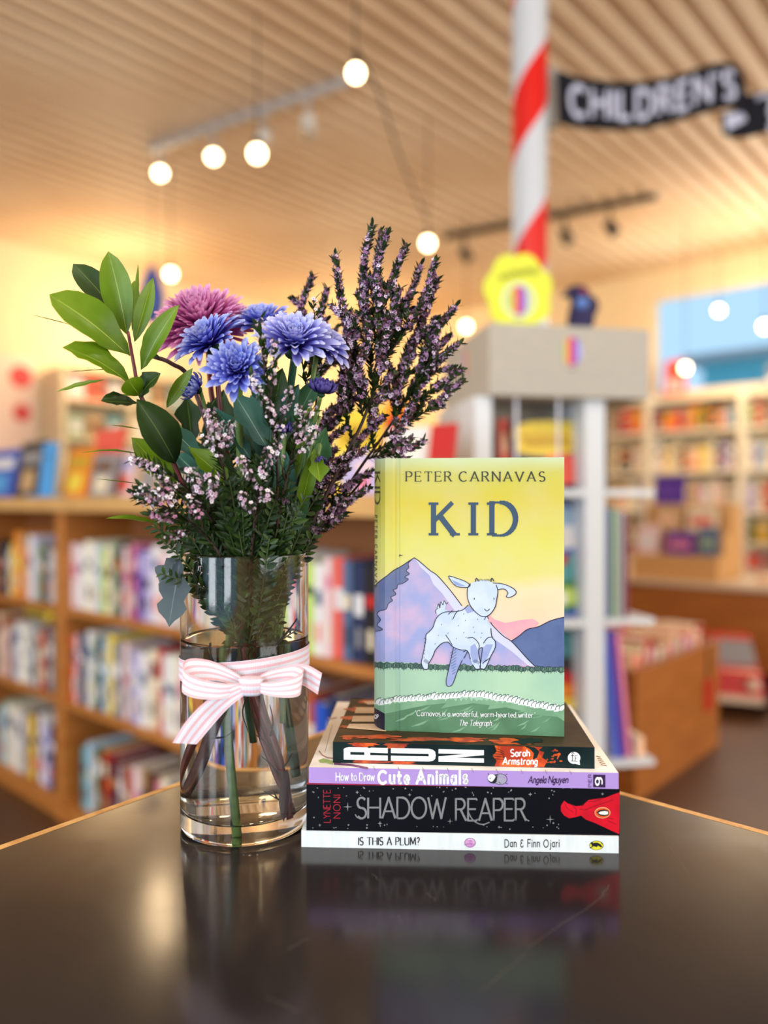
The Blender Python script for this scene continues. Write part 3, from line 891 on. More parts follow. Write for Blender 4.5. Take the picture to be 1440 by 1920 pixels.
# outline of the case seen from above: (column px, x, y) from the back of the spine round to the front board
kf0 = Vector((0.0009, 0.618, 0)); kf1 = Vector((0.1413, 0.602, 0))
kd = (kf1 - kf0).normalized(); kn = Vector((kd.y, -kd.x, 0))
if kn.y > 0: kn = -kn
def colx(px, D): return Vector(((px - 720) / F * D, D, 0))
prof = [(702, colx(702.3, .640)), (704, colx(703.5, .634)), (708, colx(707.5, .6275)), (714, colx(714, .6222)), (722, kf0.copy())]
def front_at(px, depth=0.0):
    x = (px - 720) / F
    s = (x * kf0.y - kf0.x) / (kd.x - x * kd.y)
    return kf0 + kd * s - kn * depth
for px, d in ((737, 0), (740, .0009), (744, .0012), (748, .0009), (751, 0), (1058, 0)):
    prof.append((px, front_at(px, d)))
def k_at(px):
    for (x0, p0), (x1, p1) in zip(prof, prof[1:]):
        if px <= x1 + 1e-6:
            t = (px - x0) / (x1 - x0)
            n = Vector(((p1 - p0).y, -(p1 - p0).x, 0)).normalized()
            return p0.lerp(p1, t), n
    return prof[-1][1], kn
def kpos(px, py, off=0.0001):
    p, n = k_at(px)
    z = EYE + (HOR - py) / F * p.y          # height of that row on the board
    z = min(max(z, KZ), KZ + KH)
    return Vector((p.x, p.y, z)) + n * off

def clip_x(pts, x, keep_left):
    out = []
    for i in range(len(pts)):
        a, b = pts[i], pts[(i + 1) % len(pts)]
        ia = a[0] <= x if keep_left else a[0] >= x
        ib = b[0] <= x if keep_left else b[0] >= x
        if ia: out.append(a)
        if ia != ib:
            t = (x - a[0]) / (b[0] - a[0]); out.append((x, a[1] + (b[1] - a[1]) * t))
    return out
def art(b, pts, off=0.0001, m=0):
    off = off + .00000
    for (x0, _), (x1, _) in zip(prof, prof[1:]):
        q = clip_x(clip_x(list(pts), x0, False), x1, True)
        q = [p for i, p in enumerate(q) if abs(p[0] - q[i - 1][0]) + abs(p[1] - q[i - 1][1]) > 1e-5]
        if len(q) > 2 and max(p[0] for p in q) - min(p[0] for p in q) > 1e-3:
            b.poly([kpos(*p, off) for p in q], m)
def aline(b, pts, w=1.3, off=0.0004, m=0, close=False, taper=False):
    pts = [(p.x, p.y) for p in smooth_path([Vector((x, y, 0)) for x, y in pts], 4)]
    for q in pen(pts, w * 1.2, 1.0):
        art(b, q, off, m)

kid = thing('upright_hardback_book', 'yellow illustrated hardback titled KID standing upright on the book stack', 'book', Vector((kf0.x, kf0.y, KZ)))
# case: front board, rounded spine, back board opened a little so that it stands
mk = bpy.data.materials.new('watercolour_sky'); mk.use_nodes = True
nt = mk.node_tree; bs = nt.nodes['Principled BSDF']; bs.inputs['Roughness'].default_value = 0.42; bs.inputs['Specular IOR Level'].default_value = 0.35
tc = nt.nodes.new('ShaderNodeTexCoord'); sp = nt.nodes.new('ShaderNodeSeparateXYZ')
nt.links.new(tc.outputs['Object'], sp.inputs[0])
mr = nt.nodes.new('ShaderNodeMapRange'); mr.inputs['From Min'].default_value = KZ; mr.inputs['From Max'].default_value = KZ + KH
# the print runs up the board: Object z of the case is measured from its own origin
n1 = nt.nodes.new('ShaderNodeTexNoise'); n1.inputs['Scale'].default_value = 16; n1.inputs['Detail'].default_value = 5
mp = nt.nodes.new('ShaderNodeMapping'); mp.inputs['Scale'].default_value = (.6, .6, 1.6); nt.links.new(tc.outputs['Object'], mp.inputs[0]); nt.links.new(mp.outputs[0], n1.inputs['Vector'])
ma = nt.nodes.new('ShaderNodeMath'); ma.operation = 'MULTIPLY_ADD'; ma.inputs[1].default_value = .022; ma.inputs[2].default_value = -.011
nt.links.new(n1.outputs['Fac'], ma.inputs[0])
ad = nt.nodes.new('ShaderNodeMath'); ad.operation = 'ADD'; nt.links.new(sp.outputs['Z'], ad.inputs[0]); nt.links.new(ma.outputs[0], ad.inputs[1])
nt.links.new(ad.outputs[0], mr.inputs['Value'])
rr = nt.nodes.new('ShaderNodeValToRGB'); cr = rr.color_ramp
stops = [(0.0, (96, 140, 106)), (0.30, (222, 170, 184)), (0.36, (232, 190, 178)), (0.42, (238, 206, 170)), (0.52, (238, 214, 170)), (0.58, (220, 212, 120)), (0.68, (216, 212, 102)), (0.84, (210, 194, 60)), (0.93, (200, 194, 84)), (0.985, (200, 212, 158)), (1.0, (196, 212, 176))]
while len(cr.elements) < len(stops): cr.elements.new(.5)
for e, (p, c) in zip(cr.elements, stops): e.position = p
for e, (p, c) in zip(cr.elements, stops): e.color = rgb(c)
nt.links.new(mr.outputs[0], rr.inputs[0])
n2 = nt.nodes.new('ShaderNodeTexNoise'); n2.inputs['Scale'].default_value = 30; n2.inputs['Detail'].default_value = 6; nt.links.new(tc.outputs['Object'], n2.inputs['Vector'])
hs = nt.nodes.new('ShaderNodeHueSaturation'); nt.links.new(rr.outputs[0], hs.inputs['Color'])
m2 = nt.nodes.new('ShaderNodeMapRange'); m2.inputs['To Min'].default_value = .72; m2.inputs['To Max'].default_value = 1.16; nt.links.new(n2.outputs['Fac'], m2.inputs[0]); nt.links.new(m2.outputs[0], hs.inputs['Saturation'])
nt.links.new(hs.outputs[0], bs.inputs['Base Color'])
# linen weave of the case
wv = nt.nodes.new('ShaderNodeTexNoise'); wv.inputs['Scale'].default_value = 900; nt.links.new(tc.outputs['Object'], wv.inputs['Vector'])
bp = nt.nodes.new('ShaderNodeBump'); bp.inputs['Strength'].default_value = .12; bp.inputs['Distance'].default_value = .0003
nt.links.new(wv.outputs['Fac'], bp.inputs['Height']); nt.links.new(bp.outputs[0], bs.inputs['Normal'])

b = MB()
th = 0.0026
back_tip = Vector((0.112, 0.722, 0))
ring = [q for _, q in prof]
sp_back = [colx(704.5, .6465), Vector((-0.0035, .652, 0)), Vector((-0.0005, .6545, 0))]
outer = [back_tip] + sp_back[::-1] + ring
inner = []
for i, p in enumerate(outer):
    a = outer[max(i - 1, 0)]; c = outer[min(i + 1, len(outer) - 1)]
    t = (c - a).normalized(); n = Vector((-t.y, t.x, 0))
    inner.append(p + n * th)
n_ = len(outer)
lo = [[b.vert(p + UP * z) for p in l] for l in (outer, inner) for z in (KZ, KZ + KH)]
o0, o1, i0, i1 = lo
for k in range(n_ - 1):
    b.face((o0[k], o0[k + 1], o1[k + 1], o1[k])); b.face((i0[k], i1[k], i1[k + 1], i0[k + 1]))
    b.face((o1[k], o1[k + 1], i1[k + 1], i1[k])); b.face((o0[k], i0[k], i0[k + 1], o0[k + 1]))
b.face((o0[0], o1[0], i1[0], i0[0])); b.face((o0[-1], i0[-1], i1[-1], o1[-1]))
b.build('case', mk, kid)
# pages: fanned block between the boards
b = MB()
z0, z1 = KZ + .003, KZ + KH - .003
root_f = kf0 - kn * .0045 + kd * .001; tip_f = kf1 - kn * .0045 - kd * .004
root_b = Vector((0.000, .6505, 0)); tip_b = Vector((.106, .714, 0))
mid = (tip_f + tip_b) / 2
for r0, t0, r1, t1_ in ((root_f, tip_f, root_f.lerp(root_b, .12), tip_f + Vector((-.001, .004, 0))), (root_f.lerp(root_b, .16), tip_b + Vector((.001, -.014, 0)), root_b, tip_b)):
    v = [b.vert(p + UP * z) for z in (z0, z1) for p in (r0, t0, t1_, r1)]
    b.face(v[0:4][::-1]); b.face(v[4:8])
    for i in range(4): b.face((v[i], v[(i + 1) % 4], v[4 + (i + 1) % 4], v[4 + i]))
b.build('page_block', page_m, kid)

# ---- printed scene, layer over layer
mauve = mat('print_mauve', (156, 164, 212), .45, noise=((206, 176, 206), 34, 5, .42, .66))
white_m = mat('print_snow', (206, 208, 230), .45)
slate = mat('print_slate', (92, 110, 156), .45, noise=((78, 96, 142), 60, 5, .35, .65))
slate2 = mat('print_shade_blue', (92, 108, 152), .45, noise=((110, 116, 150), 60, 5, .35, .65))
field = mat('print_field', (156, 196, 172), .45, noise=((176, 210, 178), 20, 4, .35, .65))
grass = mat('print_grass', (98, 142, 108), .45, noise=((74, 118, 84), 30, 6, .35, .62))
grass2 = mat('print_grass_light', (134, 178, 142), .45, noise=((112, 158, 122), 50, 4, .35, .65))
inkk = mat('print_line', (34, 36, 60), .5)
pinkp = mat('print_pink', (232, 154, 176), .45, noise=((236, 182, 176), 60, 4, .3, .7))

rs = random.Random(5)
b = MB(); off = .00008
# pink cloud behind the mountains
art(b, [(915, 1150), (930, 1162), (950, 1168), (975, 1163), (1000, 1160), (1012, 1168), (1000, 1182), (970, 1196), (950, 1200), (925, 1185), (912, 1168)], .00005, 7)
ml = [(702, 1100), (712, 1090), (725, 1080), (740, 1068), (752, 1062), (764, 1054), (777, 1046), (784, 1050), (796, 1060), (808, 1070), (820, 1078), (835, 1094), (850, 1112), (868, 1136), (900, 1150), (925, 1172), (945, 1192), (960, 1202), (975, 1218), (990, 1235), (1005, 1250), (702, 1242)]
mr_ = [(960, 1202), (975, 1192), (990, 1180), (1010, 1175), (1030, 1165), (1045, 1160), (1058, 1157), (1058, 1258), (1005, 1252), (990, 1235)]
art(b, mr_, off, 2)
art(b, ml, off * 1.5, 0)
# snow rim of the right flank
art(b, [(778, 1046), (796, 1060), (820, 1078), (835, 1094), (850, 1112), (868, 1136), (900, 1150), (925, 1172), (960, 1202), (990, 1235), (1005, 1250), (992, 1248), (962, 1222), (940, 1206), (900, 1180), (866, 1160), (846, 1134), (830, 1112), (814, 1096), (806, 1078), (790, 1064)], off * 2, 1)
# its shaded left flank
art(b, [(702, 1100), (712, 1090), (725, 1080), (740, 1068), (752, 1062), (764, 1054), (775, 1047), (766, 1056), (767, 1064), (762, 1070), (768, 1076), (759, 1082), (766, 1086), (755, 1094), (746, 1096), (744, 1103), (737, 1106), (742, 1114), (733, 1120), (736, 1126), (728, 1132), (724, 1142), (712, 1146), (708, 1152), (714, 1162), (708, 1172), (718, 1180), (706, 1184), (702, 1196)], off * 2.5, 3)
# field, dark bank
art(b, [(702, 1240), (1058, 1254), (1058, 1385), (702, 1385)], off * 3, 4)
bank = [(702, 1322)]
for i in range(37):
    x = 706 + i * 9.7
    yy = 1318 - 10 * sin(pi * min(1, (x - 702) / 300) * .9) if x < 900 else 1310 + (x - 900) * .085
    bank += [(x, yy + rs.uniform(-2, 2)), (x + 5, yy + rs.uniform(2, 7))]
bank += [(1058, 1330), (1058, 1385), (702, 1385)]
art(b, bank, off * 4, 6)
b2 = [(722, 1338), (760, 1330), (800, 1322), (838, 1318), (828, 1328), (850, 1324), (890, 1318), (920, 1322), (916, 1330), (950, 1326), (985, 1334), (975, 1342), (1010, 1340), (1046, 1344), (1058, 1352), (1058, 1385), (702, 1385), (702, 1345)]
art(b, b2, off * 4.5, 5)
for i in range(26):
    x = rs.uniform(730, 1040); y = rs.uniform(1332, 1374); L = rs.uniform(12, 30)
    art(b, [(x, y), (x + L * .5, y - 6), (x + L, y - 12), (x + L * .6, y - 3)], off * 5, 6)
b.build('landscape_print', [mauve, white_m, slate, slate2, field, grass, grass2, pinkp], kid)

# white tufts along the bank, and hedge of round bushes
b = MB()
for i in range(48):
    x = 704 + i * 7.3
    y = (1316 - 14 * sin(pi * min(1, max(0, (x - 702) / 300)) * .75)) if x < 900 else 1303 + (x - 900) * .175
    if x < 722: y = 1316
    y += rs.uniform(-2, 2); l_ = rs.uniform(12, 17)
    art(b, [(x - 2, y + 5), (x + 2, y - 2), (x + l_, y - 7), (x + l_ * .9, y - 1), (x + 7, y + 5)], .00044, 0)
    aline(b, [(x + 1, y + 3), (x + 3, y - 3), (x + l_ * .7, y - 7), (x + l_ * .8, y - 2)], .8, .0005, 1)
b.build('white_tufts_print', [mat('tuft_white', (232, 240, 236), .5), mat('tuft_line', (60, 80, 76), .5)], kid)
b = MB()
for i in range(66):
    x = 704 + i * 5.4 + rs.uniform(-1.4, 1.4); y = 1247 + (x - 702) * .024 + rs.uniform(-1.5, 1.5); r = rs.uniform(4.2, 6.0)
    art(b, disc2(x, y, r * .9, r, 10), .00030 + (i % 3) * .00002, i % 2)
    c_ = disc2(x, y, r * .9, r, 8)
    for q in pen(c_ + [c_[0]], .8): art(b, q, .00037, 2)
    for q in pen([(x, y + r), (x, y + r + 3)], .6): art(b, q, .00037, 2)
b.build('hedge_print', [mat('hedge_green', (70, 106, 92), .5), mat('hedge_green_light', (92, 130, 108), .5), inkk], kid)

# young goat, white with ink outline
fur = mat('goat_white', (194, 210, 234), .45, noise=((210, 222, 238), 70, 3, .35, .65))
furs = mat('goat_shadow_wash', (142, 158, 208), .45, noise=((160, 172, 214), 90, 3, .35, .65))
body = [(880, 1134), (868, 1144), (850, 1147), (838, 1147), (826, 1152), (818, 1162), (813, 1176), (806, 1184), (800, 1190), (799, 1202), (796, 1218), (792, 1236), (791, 1244), (796, 1254), (803, 1254), (805, 1244), (812, 1232), (818, 1218), (830, 1206), (842, 1204), (850, 1212), (864, 1218), (878, 1220), (884, 1236), (888, 1246), (894, 1254), (902, 1253), (902, 1240), (899, 1220), (906, 1214), (905, 1228), (903, 1242), (902, 1252), (910, 1254), (916, 1244), (922, 1230), (930, 1214), (930, 1202), (924, 1194), (922, 1178), (918, 1166), (916, 1158), (900, 1150), (890, 1146)]
head = [(884, 1094), (896, 1089), (910, 1087), (922, 1090), (932, 1096), (935, 1108), (933, 1124), (930, 1138), (922, 1150), (914, 1156), (904, 1155), (892, 1146), (882, 1132), (878, 1116), (879, 1102)]
earL = [(884, 1097), (874, 1090), (858, 1084), (843, 1080), (848, 1090), (856, 1098), (866, 1101), (879, 1101)]
earR = [(926, 1093), (940, 1094), (954, 1098), (966, 1105), (969, 1112), (962, 1118), (954, 1120), (951, 1118), (954, 1112), (950, 1106), (944, 1104), (934, 1106)]
hindfar = [(852, 1213), (878, 1220), (868, 1238), (860, 1256), (853, 1276), (848, 1285), (840, 1286), (838, 1276), (842, 1258), (846, 1240)]
tail = [(822, 1154), (818, 1144), (820, 1134), (826, 1138), (828, 1128), (834, 1126), (838, 1132), (836, 1142), (842, 1146), (834, 1150)]
b = MB()
art(b, hindfar, .00042, 1); art(b, tail, .00042, 0); art(b, body, .00046, 0)
art(b, [(905, 1216), (914, 1208), (926, 1208), (918, 1228), (908, 1246), (904, 1240)], .0005, 1)
art(b, [(884, 1212), (892, 1206), (900, 1222), (898, 1240), (890, 1244), (884, 1228)], .0005, 1)
art(b, [(872, 1140), (880, 1134), (890, 1146), (878, 1150)], .0005, 1)
art(b, head, .00054, 0); art(b, earL, .00052, 0); art(b, earR, .00052, 0)
art(b, [(848, 1086), (862, 1093), (876, 1099), (864, 1099), (855, 1096)], .00056, 1)
b.build('goat_print', [fur, furs], kid)
b = MB()
o_ = .0006
aline(b, body[:24], 1.2, o_); aline(b, body[24:31], 1.2, o_); aline(b, body[30:40], 1.2, o_); aline(b, [(878, 1196), (890, 1196), (900, 1208), (899, 1220)], 1.2, o_); aline(b, [(908, 1206), (916, 1196), (926, 1194)], 1.2, o_)
aline(b, head[9:] + head[:1], 1.3, o_); aline(b, head[4:10], 1.3, o_); aline(b, earL + [earL[0]], 1.2, o_); aline(b, earR, 1.2, o_)
aline(b, hindfar[2:] + [hindfar[0]], 1.1, o_); aline(b, [(870, 1222), (878, 1220), (872, 1234)], 1.0, o_)
for i in range(9): aline(b, [(846 + i * .4, 1224 + i * 5), (858 - i * .3, 1216 + i * 5.5)], .5, o_)
aline(b, [(820, 1140), (824, 1132), (826, 1140), (828, 1128), (832, 1134), (834, 1126), (838, 1132), (842, 1129)], .9, o_)
aline(b, [(818, 1150), (819, 1143), (823, 1140)], .9, o_); aline(b, [(842, 1152), (850, 1144)], 1.0, o_); aline(b, [(851, 1160), (856, 1150), (862, 1144)], 1.2, o_)
aline(b, [(837, 1190), (844, 1200), (850, 1210)], 1.1, o_); aline(b, [(910, 1162), (914, 1155), (918, 1160)], 1.0, o_)
for x in (891, 928): art(b, disc2(x, 1122.5, .9, 2.2, 8), o_)
aline(b, [(910, 1141.5), (915, 1145.5), (920, 1141.5)], 1.2, o_)
for x0 in (893, 922): aline(b, [(x0, 1091), (x0 + 2, 1084), (x0 + 6, 1090)], 1.4, o_)
for i in range(9): aline(b, [(898 + i * 2.6, 1089.5), (899.5 + i * 2.8, 1085.5)], .6, o_)
for x, y in ((830, 1170), (850, 1160), (862, 1172), (875, 1162), (890, 1175), (872, 1185), (892, 1184), (842, 1186), (876, 1194), (898, 1160), (904, 1194), (824, 1190), (858, 1196), (906, 1186), (872, 1150), (818, 1206)): aline(b, [(x, y), (x - 1.2, y + 2)], .7, o_)
for i in range(6):
    aline(b, [(796, 1196 + i * 7), (801 - i, 1199 + i * 7)], .6, o_); aline(b, [(795 + i * 1.5, 1240 + i), (799 + i * 1.5, 1235 + i)], .5, o_)
    aline(b, [(888 + i * 2, 1240 + i), (894 + i * 1.6, 1236 + i)], .5, o_); aline(b, [(906 + i * 1.6, 1244 - i), (912 + i * 1.6, 1238 - i)], .5, o_)
# mountain outlines
aline(b, ml[:7] + [(777, 1046)], 1.3, .0003); aline(b, ml[6:14], 1.3, .0003); aline(b, [(922, 1166), (925, 1172), (945, 1192), (960, 1202), (975, 1218), (990, 1235), (1005, 1250)], 1.3, .0003); aline(b, mr_[:7], 1.3, .0003)
aline(b, [(775, 1047), (766, 1056), (767, 1064), (762, 1070), (768, 1076), (759, 1082), (766, 1086), (755, 1094), (746, 1096), (744, 1103), (737, 1106), (742, 1114), (733, 1120), (736, 1126), (728, 1132), (724, 1142), (712, 1146), (708, 1152), (714, 1162), (708, 1172), (718, 1180), (706, 1184)], 1.0, .0003)
aline(b, [(748, 1044), (750, 1040), (752, 1042), (755, 1041)], .9, .0003)
b.build('ink_outlines', inkk, kid)
def kf(x, y): return kpos(x, y, .0003)
b = MB()
put_text(b, 'PETER CARNAVAS', kf, 762, 1022, 902.5, 884.5, w=.15, thin=.5, serif=.12, gap=.4, space=.45)
b.build('author_lettering', mat('print_brown', (62, 62, 48), .5), kid)
b = MB()
put_text(b, 'KID', kf, 814, 968, 1004, 942, w=.18, thin=.42, serif=.16, gap=.6)
b.build('title_lettering', mat('print_navy', (52, 78, 104), .5), kid)
b = MB()
put_text(b, "'Carnavas is a wonderful, warm-hearted writer.'", lambda x, y: kpos(x, y + (x - 780) * .016, .0009), 780, 1004, 1341.5, 1331.5, w=.13, thin=.6, serif=.09, gap=.2, space=.34)
put_text(b, 'The Telegraph', lambda x, y: kpos(x, y, .0009), 862, 923, 1360, 1349.5, w=.13, thin=.6, gap=.17, space=.32, slant=.25)
b.build('quote_lettering', wht, kid)
# the spine: title running down, dark foot with emblem
b = MB()
art(b, [(702, 1326), (722, 1338), (722, 1385), (702, 1385)], .0004, 0)
put_text(b, 'QP', lambda x, y: kpos(x, y, .0006), 704, 711, 1347, 1340, m=1, w=.2, gap=.3)
b.build('spine_foot', [mat('spine_foot_navy', (24, 26, 50), .45), wht], kid)
b = MB()
def sp_text(s, ytop, ybot, xfoot, xhead, **k):
    qs, L = text2d(s, **k)
    sc = (ybot - ytop) / L
    for q in qs:
        art(b, [(xfoot + c * (xhead - xfoot), ytop + a * sc) for a, c in q], .0003, 0)
sp_text('KID', 886, 944, 703, 713, w=.15, thin=.5, gap=.3, serif=.1)
sp_text('PETER CARNAVAS', 966, 1102, 703.5, 708, w=.16, gap=.5, space=.8)
b.build('spine_lettering', mat('spine_title_brown', (84, 84, 44), .5), kid)
# ------------------------------------------------------------------ glass vase with water
VC = Vector((-0.1128, 0.624, TZ + 0.0004)); VR = 0.0512; VH = 0.2188; VB = 0.014; VW = 0.0030; WL = 0.150
glass = bpy.data.materials.new('clear_glass'); glass.use_nodes = True
nt = glass.node_tree; bs = nt.nodes['Principled BSDF']
bs.inputs['Base Color'].default_value = (0.995, 1.0, 0.998, 1); bs.inputs['Roughness'].default_value = 0.0
bs.inputs['Transmission Weight'].default_value = 1.0; bs.inputs['IOR'].default_value = 1.46
water_m = mat('clear_water', (254, 255, 254), 0.0, trans=1.0, ior=1.33)
b = MB()
b.lathe([(0, 0), (VR - .006, 0), (VR - .004, 0), (VR - .0012, .0012), (VR, .004), (VR, .006), (VR, VH - .0022), (VR, VH - .0012), (VR - .0008, VH), (VR - VW + .0008, VH), (VR - VW, VH - .0012), (VR - VW, VH - .0022), (VR - VW, VB + .008), (VR - VW, VB + .006), (VR - VW - .0015, VB + .002), (VR - VW - .006, VB), (VR - VW - .008, VB), (0, VB)], VC, 96)
vase = b.build('glass_vase', glass, smooth=True)
tag(vase, 'tall clear glass cylinder vase holding the bouquet, left of the book stack', 'vase')
b = MB(); rw = VR - VW + .00025
b.lathe([(0, VB - .0002), (rw - .0085, VB - .0002), (rw - .0065, VB - .0002), (rw - .0017, VB + .0018), (rw, VB + .006), (rw, VB + .008), (rw, WL - .001), (rw, WL + .0012), (rw - .0012, WL + .0003), (rw - .004, WL), (rw - .006, WL), (0, WL)], VC, 96)
w = b.build('water', water_m, smooth=True)
tag(w, 'clear water filling the lower two thirds of the glass vase', 'water')
w['kind'] = 'stuff'

def VP(px, py, dy=0.0):     # a point at the vase, dy in front (-) or behind (+) its axis
    return P(px, py, VC.y + dy)

# ------------------------------------------------------------------ plant builders
def frame(axis):
    z = Vector(axis).normalized(); x = z.orthogonal().normalized(); return x, z.cross(x), z

def add_leaf(b, B, T, width, n, bend=0.0, fold=0.18, sharp=0.8, lobes=0, m=0, seg=10, peak=.5, curl=0.0, rnd=None, lift=False):
    B, T = Vector(B), Vector(T); d = T - B; L = d.length; dn = d.normalized()
    n = Vector(n); n = (n + (UP * .35 if lift else UP * 0)); n = (n - dn * n.dot(dn)).normalized(); s = dn.cross(n)
    rows = []
    for i in range(seg + 1):
        t = i / seg
        w = width / 2 * (sin(pi * t ** (math.log(.5) / math.log(peak)))) ** sharp if 0 < t < 1 else 0.0
        if lobes: w *= 1 + .28 * sin(t * pi * 2 * lobes)
        c = B + d * t + n * bend * sin(pi * t) - n * curl * t * t
        wob = 0 if rnd is None else rnd.uniform(-.05, .05) * width
        row = []
        for j, u in enumerate((-1, -.5, 0, .5, 1)):
            row.append(b.vert(c + s * (w * u) + n * (fold * abs(u) * w * 2 + wob * abs(u)), (.5 + u / 2, t)))
        rows.append(row)
    for a, c in zip(rows, rows[1:]):
        for j in range(4): b.face((a[j], a[j + 1], c[j + 1], c[j]), m)

def add_floret(b, c, n, r, m=0, mc=1, rnd=random):
    x, y, z = frame(n); c = Vector(c); ph = rnd.uniform(0, 6)
    c0 = b.vert(c, (0.5, 0))
    for k in range(5):
        t = ph + 2 * pi * k / 5
        d = x * cos(t) + y * sin(t); e = z.cross(d)
        i = [c0, b.vert(c + d * r * .55 + e * r * .38 + z * r * .22, (0, .6)), b.vert(c + d * r + z * r * .34, (.5, 1)), b.vert(c + d * r * .55 - e * r * .38 + z * r * .22, (1, .6))]
        b.face(i, m)
    # small throat
    q = [b.vert(c + (x * cos(t) + y * sin(t)) * r * .3 + z * r * .16) for t in (0, 1.57, 3.14, 4.71)]
    b.face(q, mc)

def sample(path, n, t0=0.0, t1=1.0):
    """n points (with directions) along a polyline"""
    seg = [(b_ - a_).length for a_, b_ in zip(path, path[1:])]; L = sum(seg); out = []
    for i in range(n):
        s = (t0 + (t1 - t0) * (i + .5) / n) * L
        for a_, b_, l_ in zip(path, path[1:], seg):
            if s <= l_ or b_ is path[-1]:
                out.append((a_.lerp(b_, min(1, s / max(l_, 1e-9))), (b_ - a_).normalized(), t0 + (t1 - t0) * (i + .5) / n)); break
            s -= l_
    return out

def spike(leafb, flob, path, nleaf, nflo, r0, r1, flr, rnd, leaf_len=.006, leaf_w=.0022, f0=.25, f1=1.0, l0=0.0, l1=1.0, mfl=2):
    """flowering twig: needle leaves low down, tiny star flowers packed to the tip"""
    for p, d, t in sample(path, nleaf, l0, l1):
        x, y, z = frame(d); a = rnd.uniform(0, 2 * pi)
        o = x * cos(a) + y * sin(a)
        k = rnd.uniform(.7, 1.2)
        add_leaf(leafb, p, p + (z * .75 + o * .75) * leaf_len * k, leaf_w * k, z - o, seg=3, fold=.1, m=rnd.choice((0, 0, 1)))
    for p, d, t in sample(path, nflo, f0, f1):
        x, y, z = frame(d); a = rnd.uniform(0, 2 * pi)
        o = x * cos(a) + y * sin(a)
        rr = r0 + (r1 - r0) * t
        q = p + o * rr * rnd.uniform(.5, 1.1)
        add_floret(flob, q, o + z * rnd.uniform(.2, .9), flr * rnd.uniform(.7, 1.15), rnd.choice(range(mfl)), mfl, rnd)

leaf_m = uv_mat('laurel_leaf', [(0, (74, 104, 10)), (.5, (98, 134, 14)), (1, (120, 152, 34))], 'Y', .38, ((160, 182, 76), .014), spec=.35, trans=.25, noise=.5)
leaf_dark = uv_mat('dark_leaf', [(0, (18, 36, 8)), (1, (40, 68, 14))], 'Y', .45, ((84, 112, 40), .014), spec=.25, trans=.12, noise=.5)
leaf_mum = uv_mat('mum_leaf', [(0, (36, 78, 50)), (1, (66, 118, 72))], 'Y', .45, ((110, 150, 104), .02), trans=.15, noise=.6)
leaf_blue = uv_mat('blue_green_leaf', [(0, (34, 74, 66)), (1, (64, 116, 100))], 'Y', .45, ((120, 160, 140), .02), trans=.1, noise=.6)
leaf_grey = uv_mat('grey_leaf', [(0, (48, 58, 64)), (1, (78, 92, 94))], 'Y', .6, ((104, 120, 122), .014), noise=.5)
needle = mat('needle_green', (32, 54, 24), .5); needle2 = mat('needle_olive', (62, 80, 34), .5)
twig_m = mat('brown_twig', (70, 44, 38), .6, noise=((44, 28, 26), 200, 3, .3, .7)); red_stem = mat('red_stem', (112, 24, 36), .4, noise=((84, 36, 34), 90, 3, .35, .65))
green_stem = mat('green_stem', (112, 138, 70), .45, noise=((84, 112, 52), 120, 3, .3, .7)); dkgreen_stem = mat('dark_green_stem', (38, 84, 62), .45)
bark_m = mat('bark_purple_brown', (66, 40, 44), .6, noise=((96, 62, 60), 150, 4, .35, .65))

def tubepart(name, px_list, rad, m, parent, n=8, k=6):
    """px_list: (px, py, depth) points"""
    b = MB(); b.tube(smooth_path([P(*q) for q in px_list], k), rad if not isinstance(rad, tuple) else [rad[0] + (rad[1] - rad[0]) * i / (k * (len(px_list) - 1)) for i in range(k * (len(px_list) - 1) + 1)], n, cap=True)
    return b.build(name, m, parent, smooth=True)

VD = VC.y
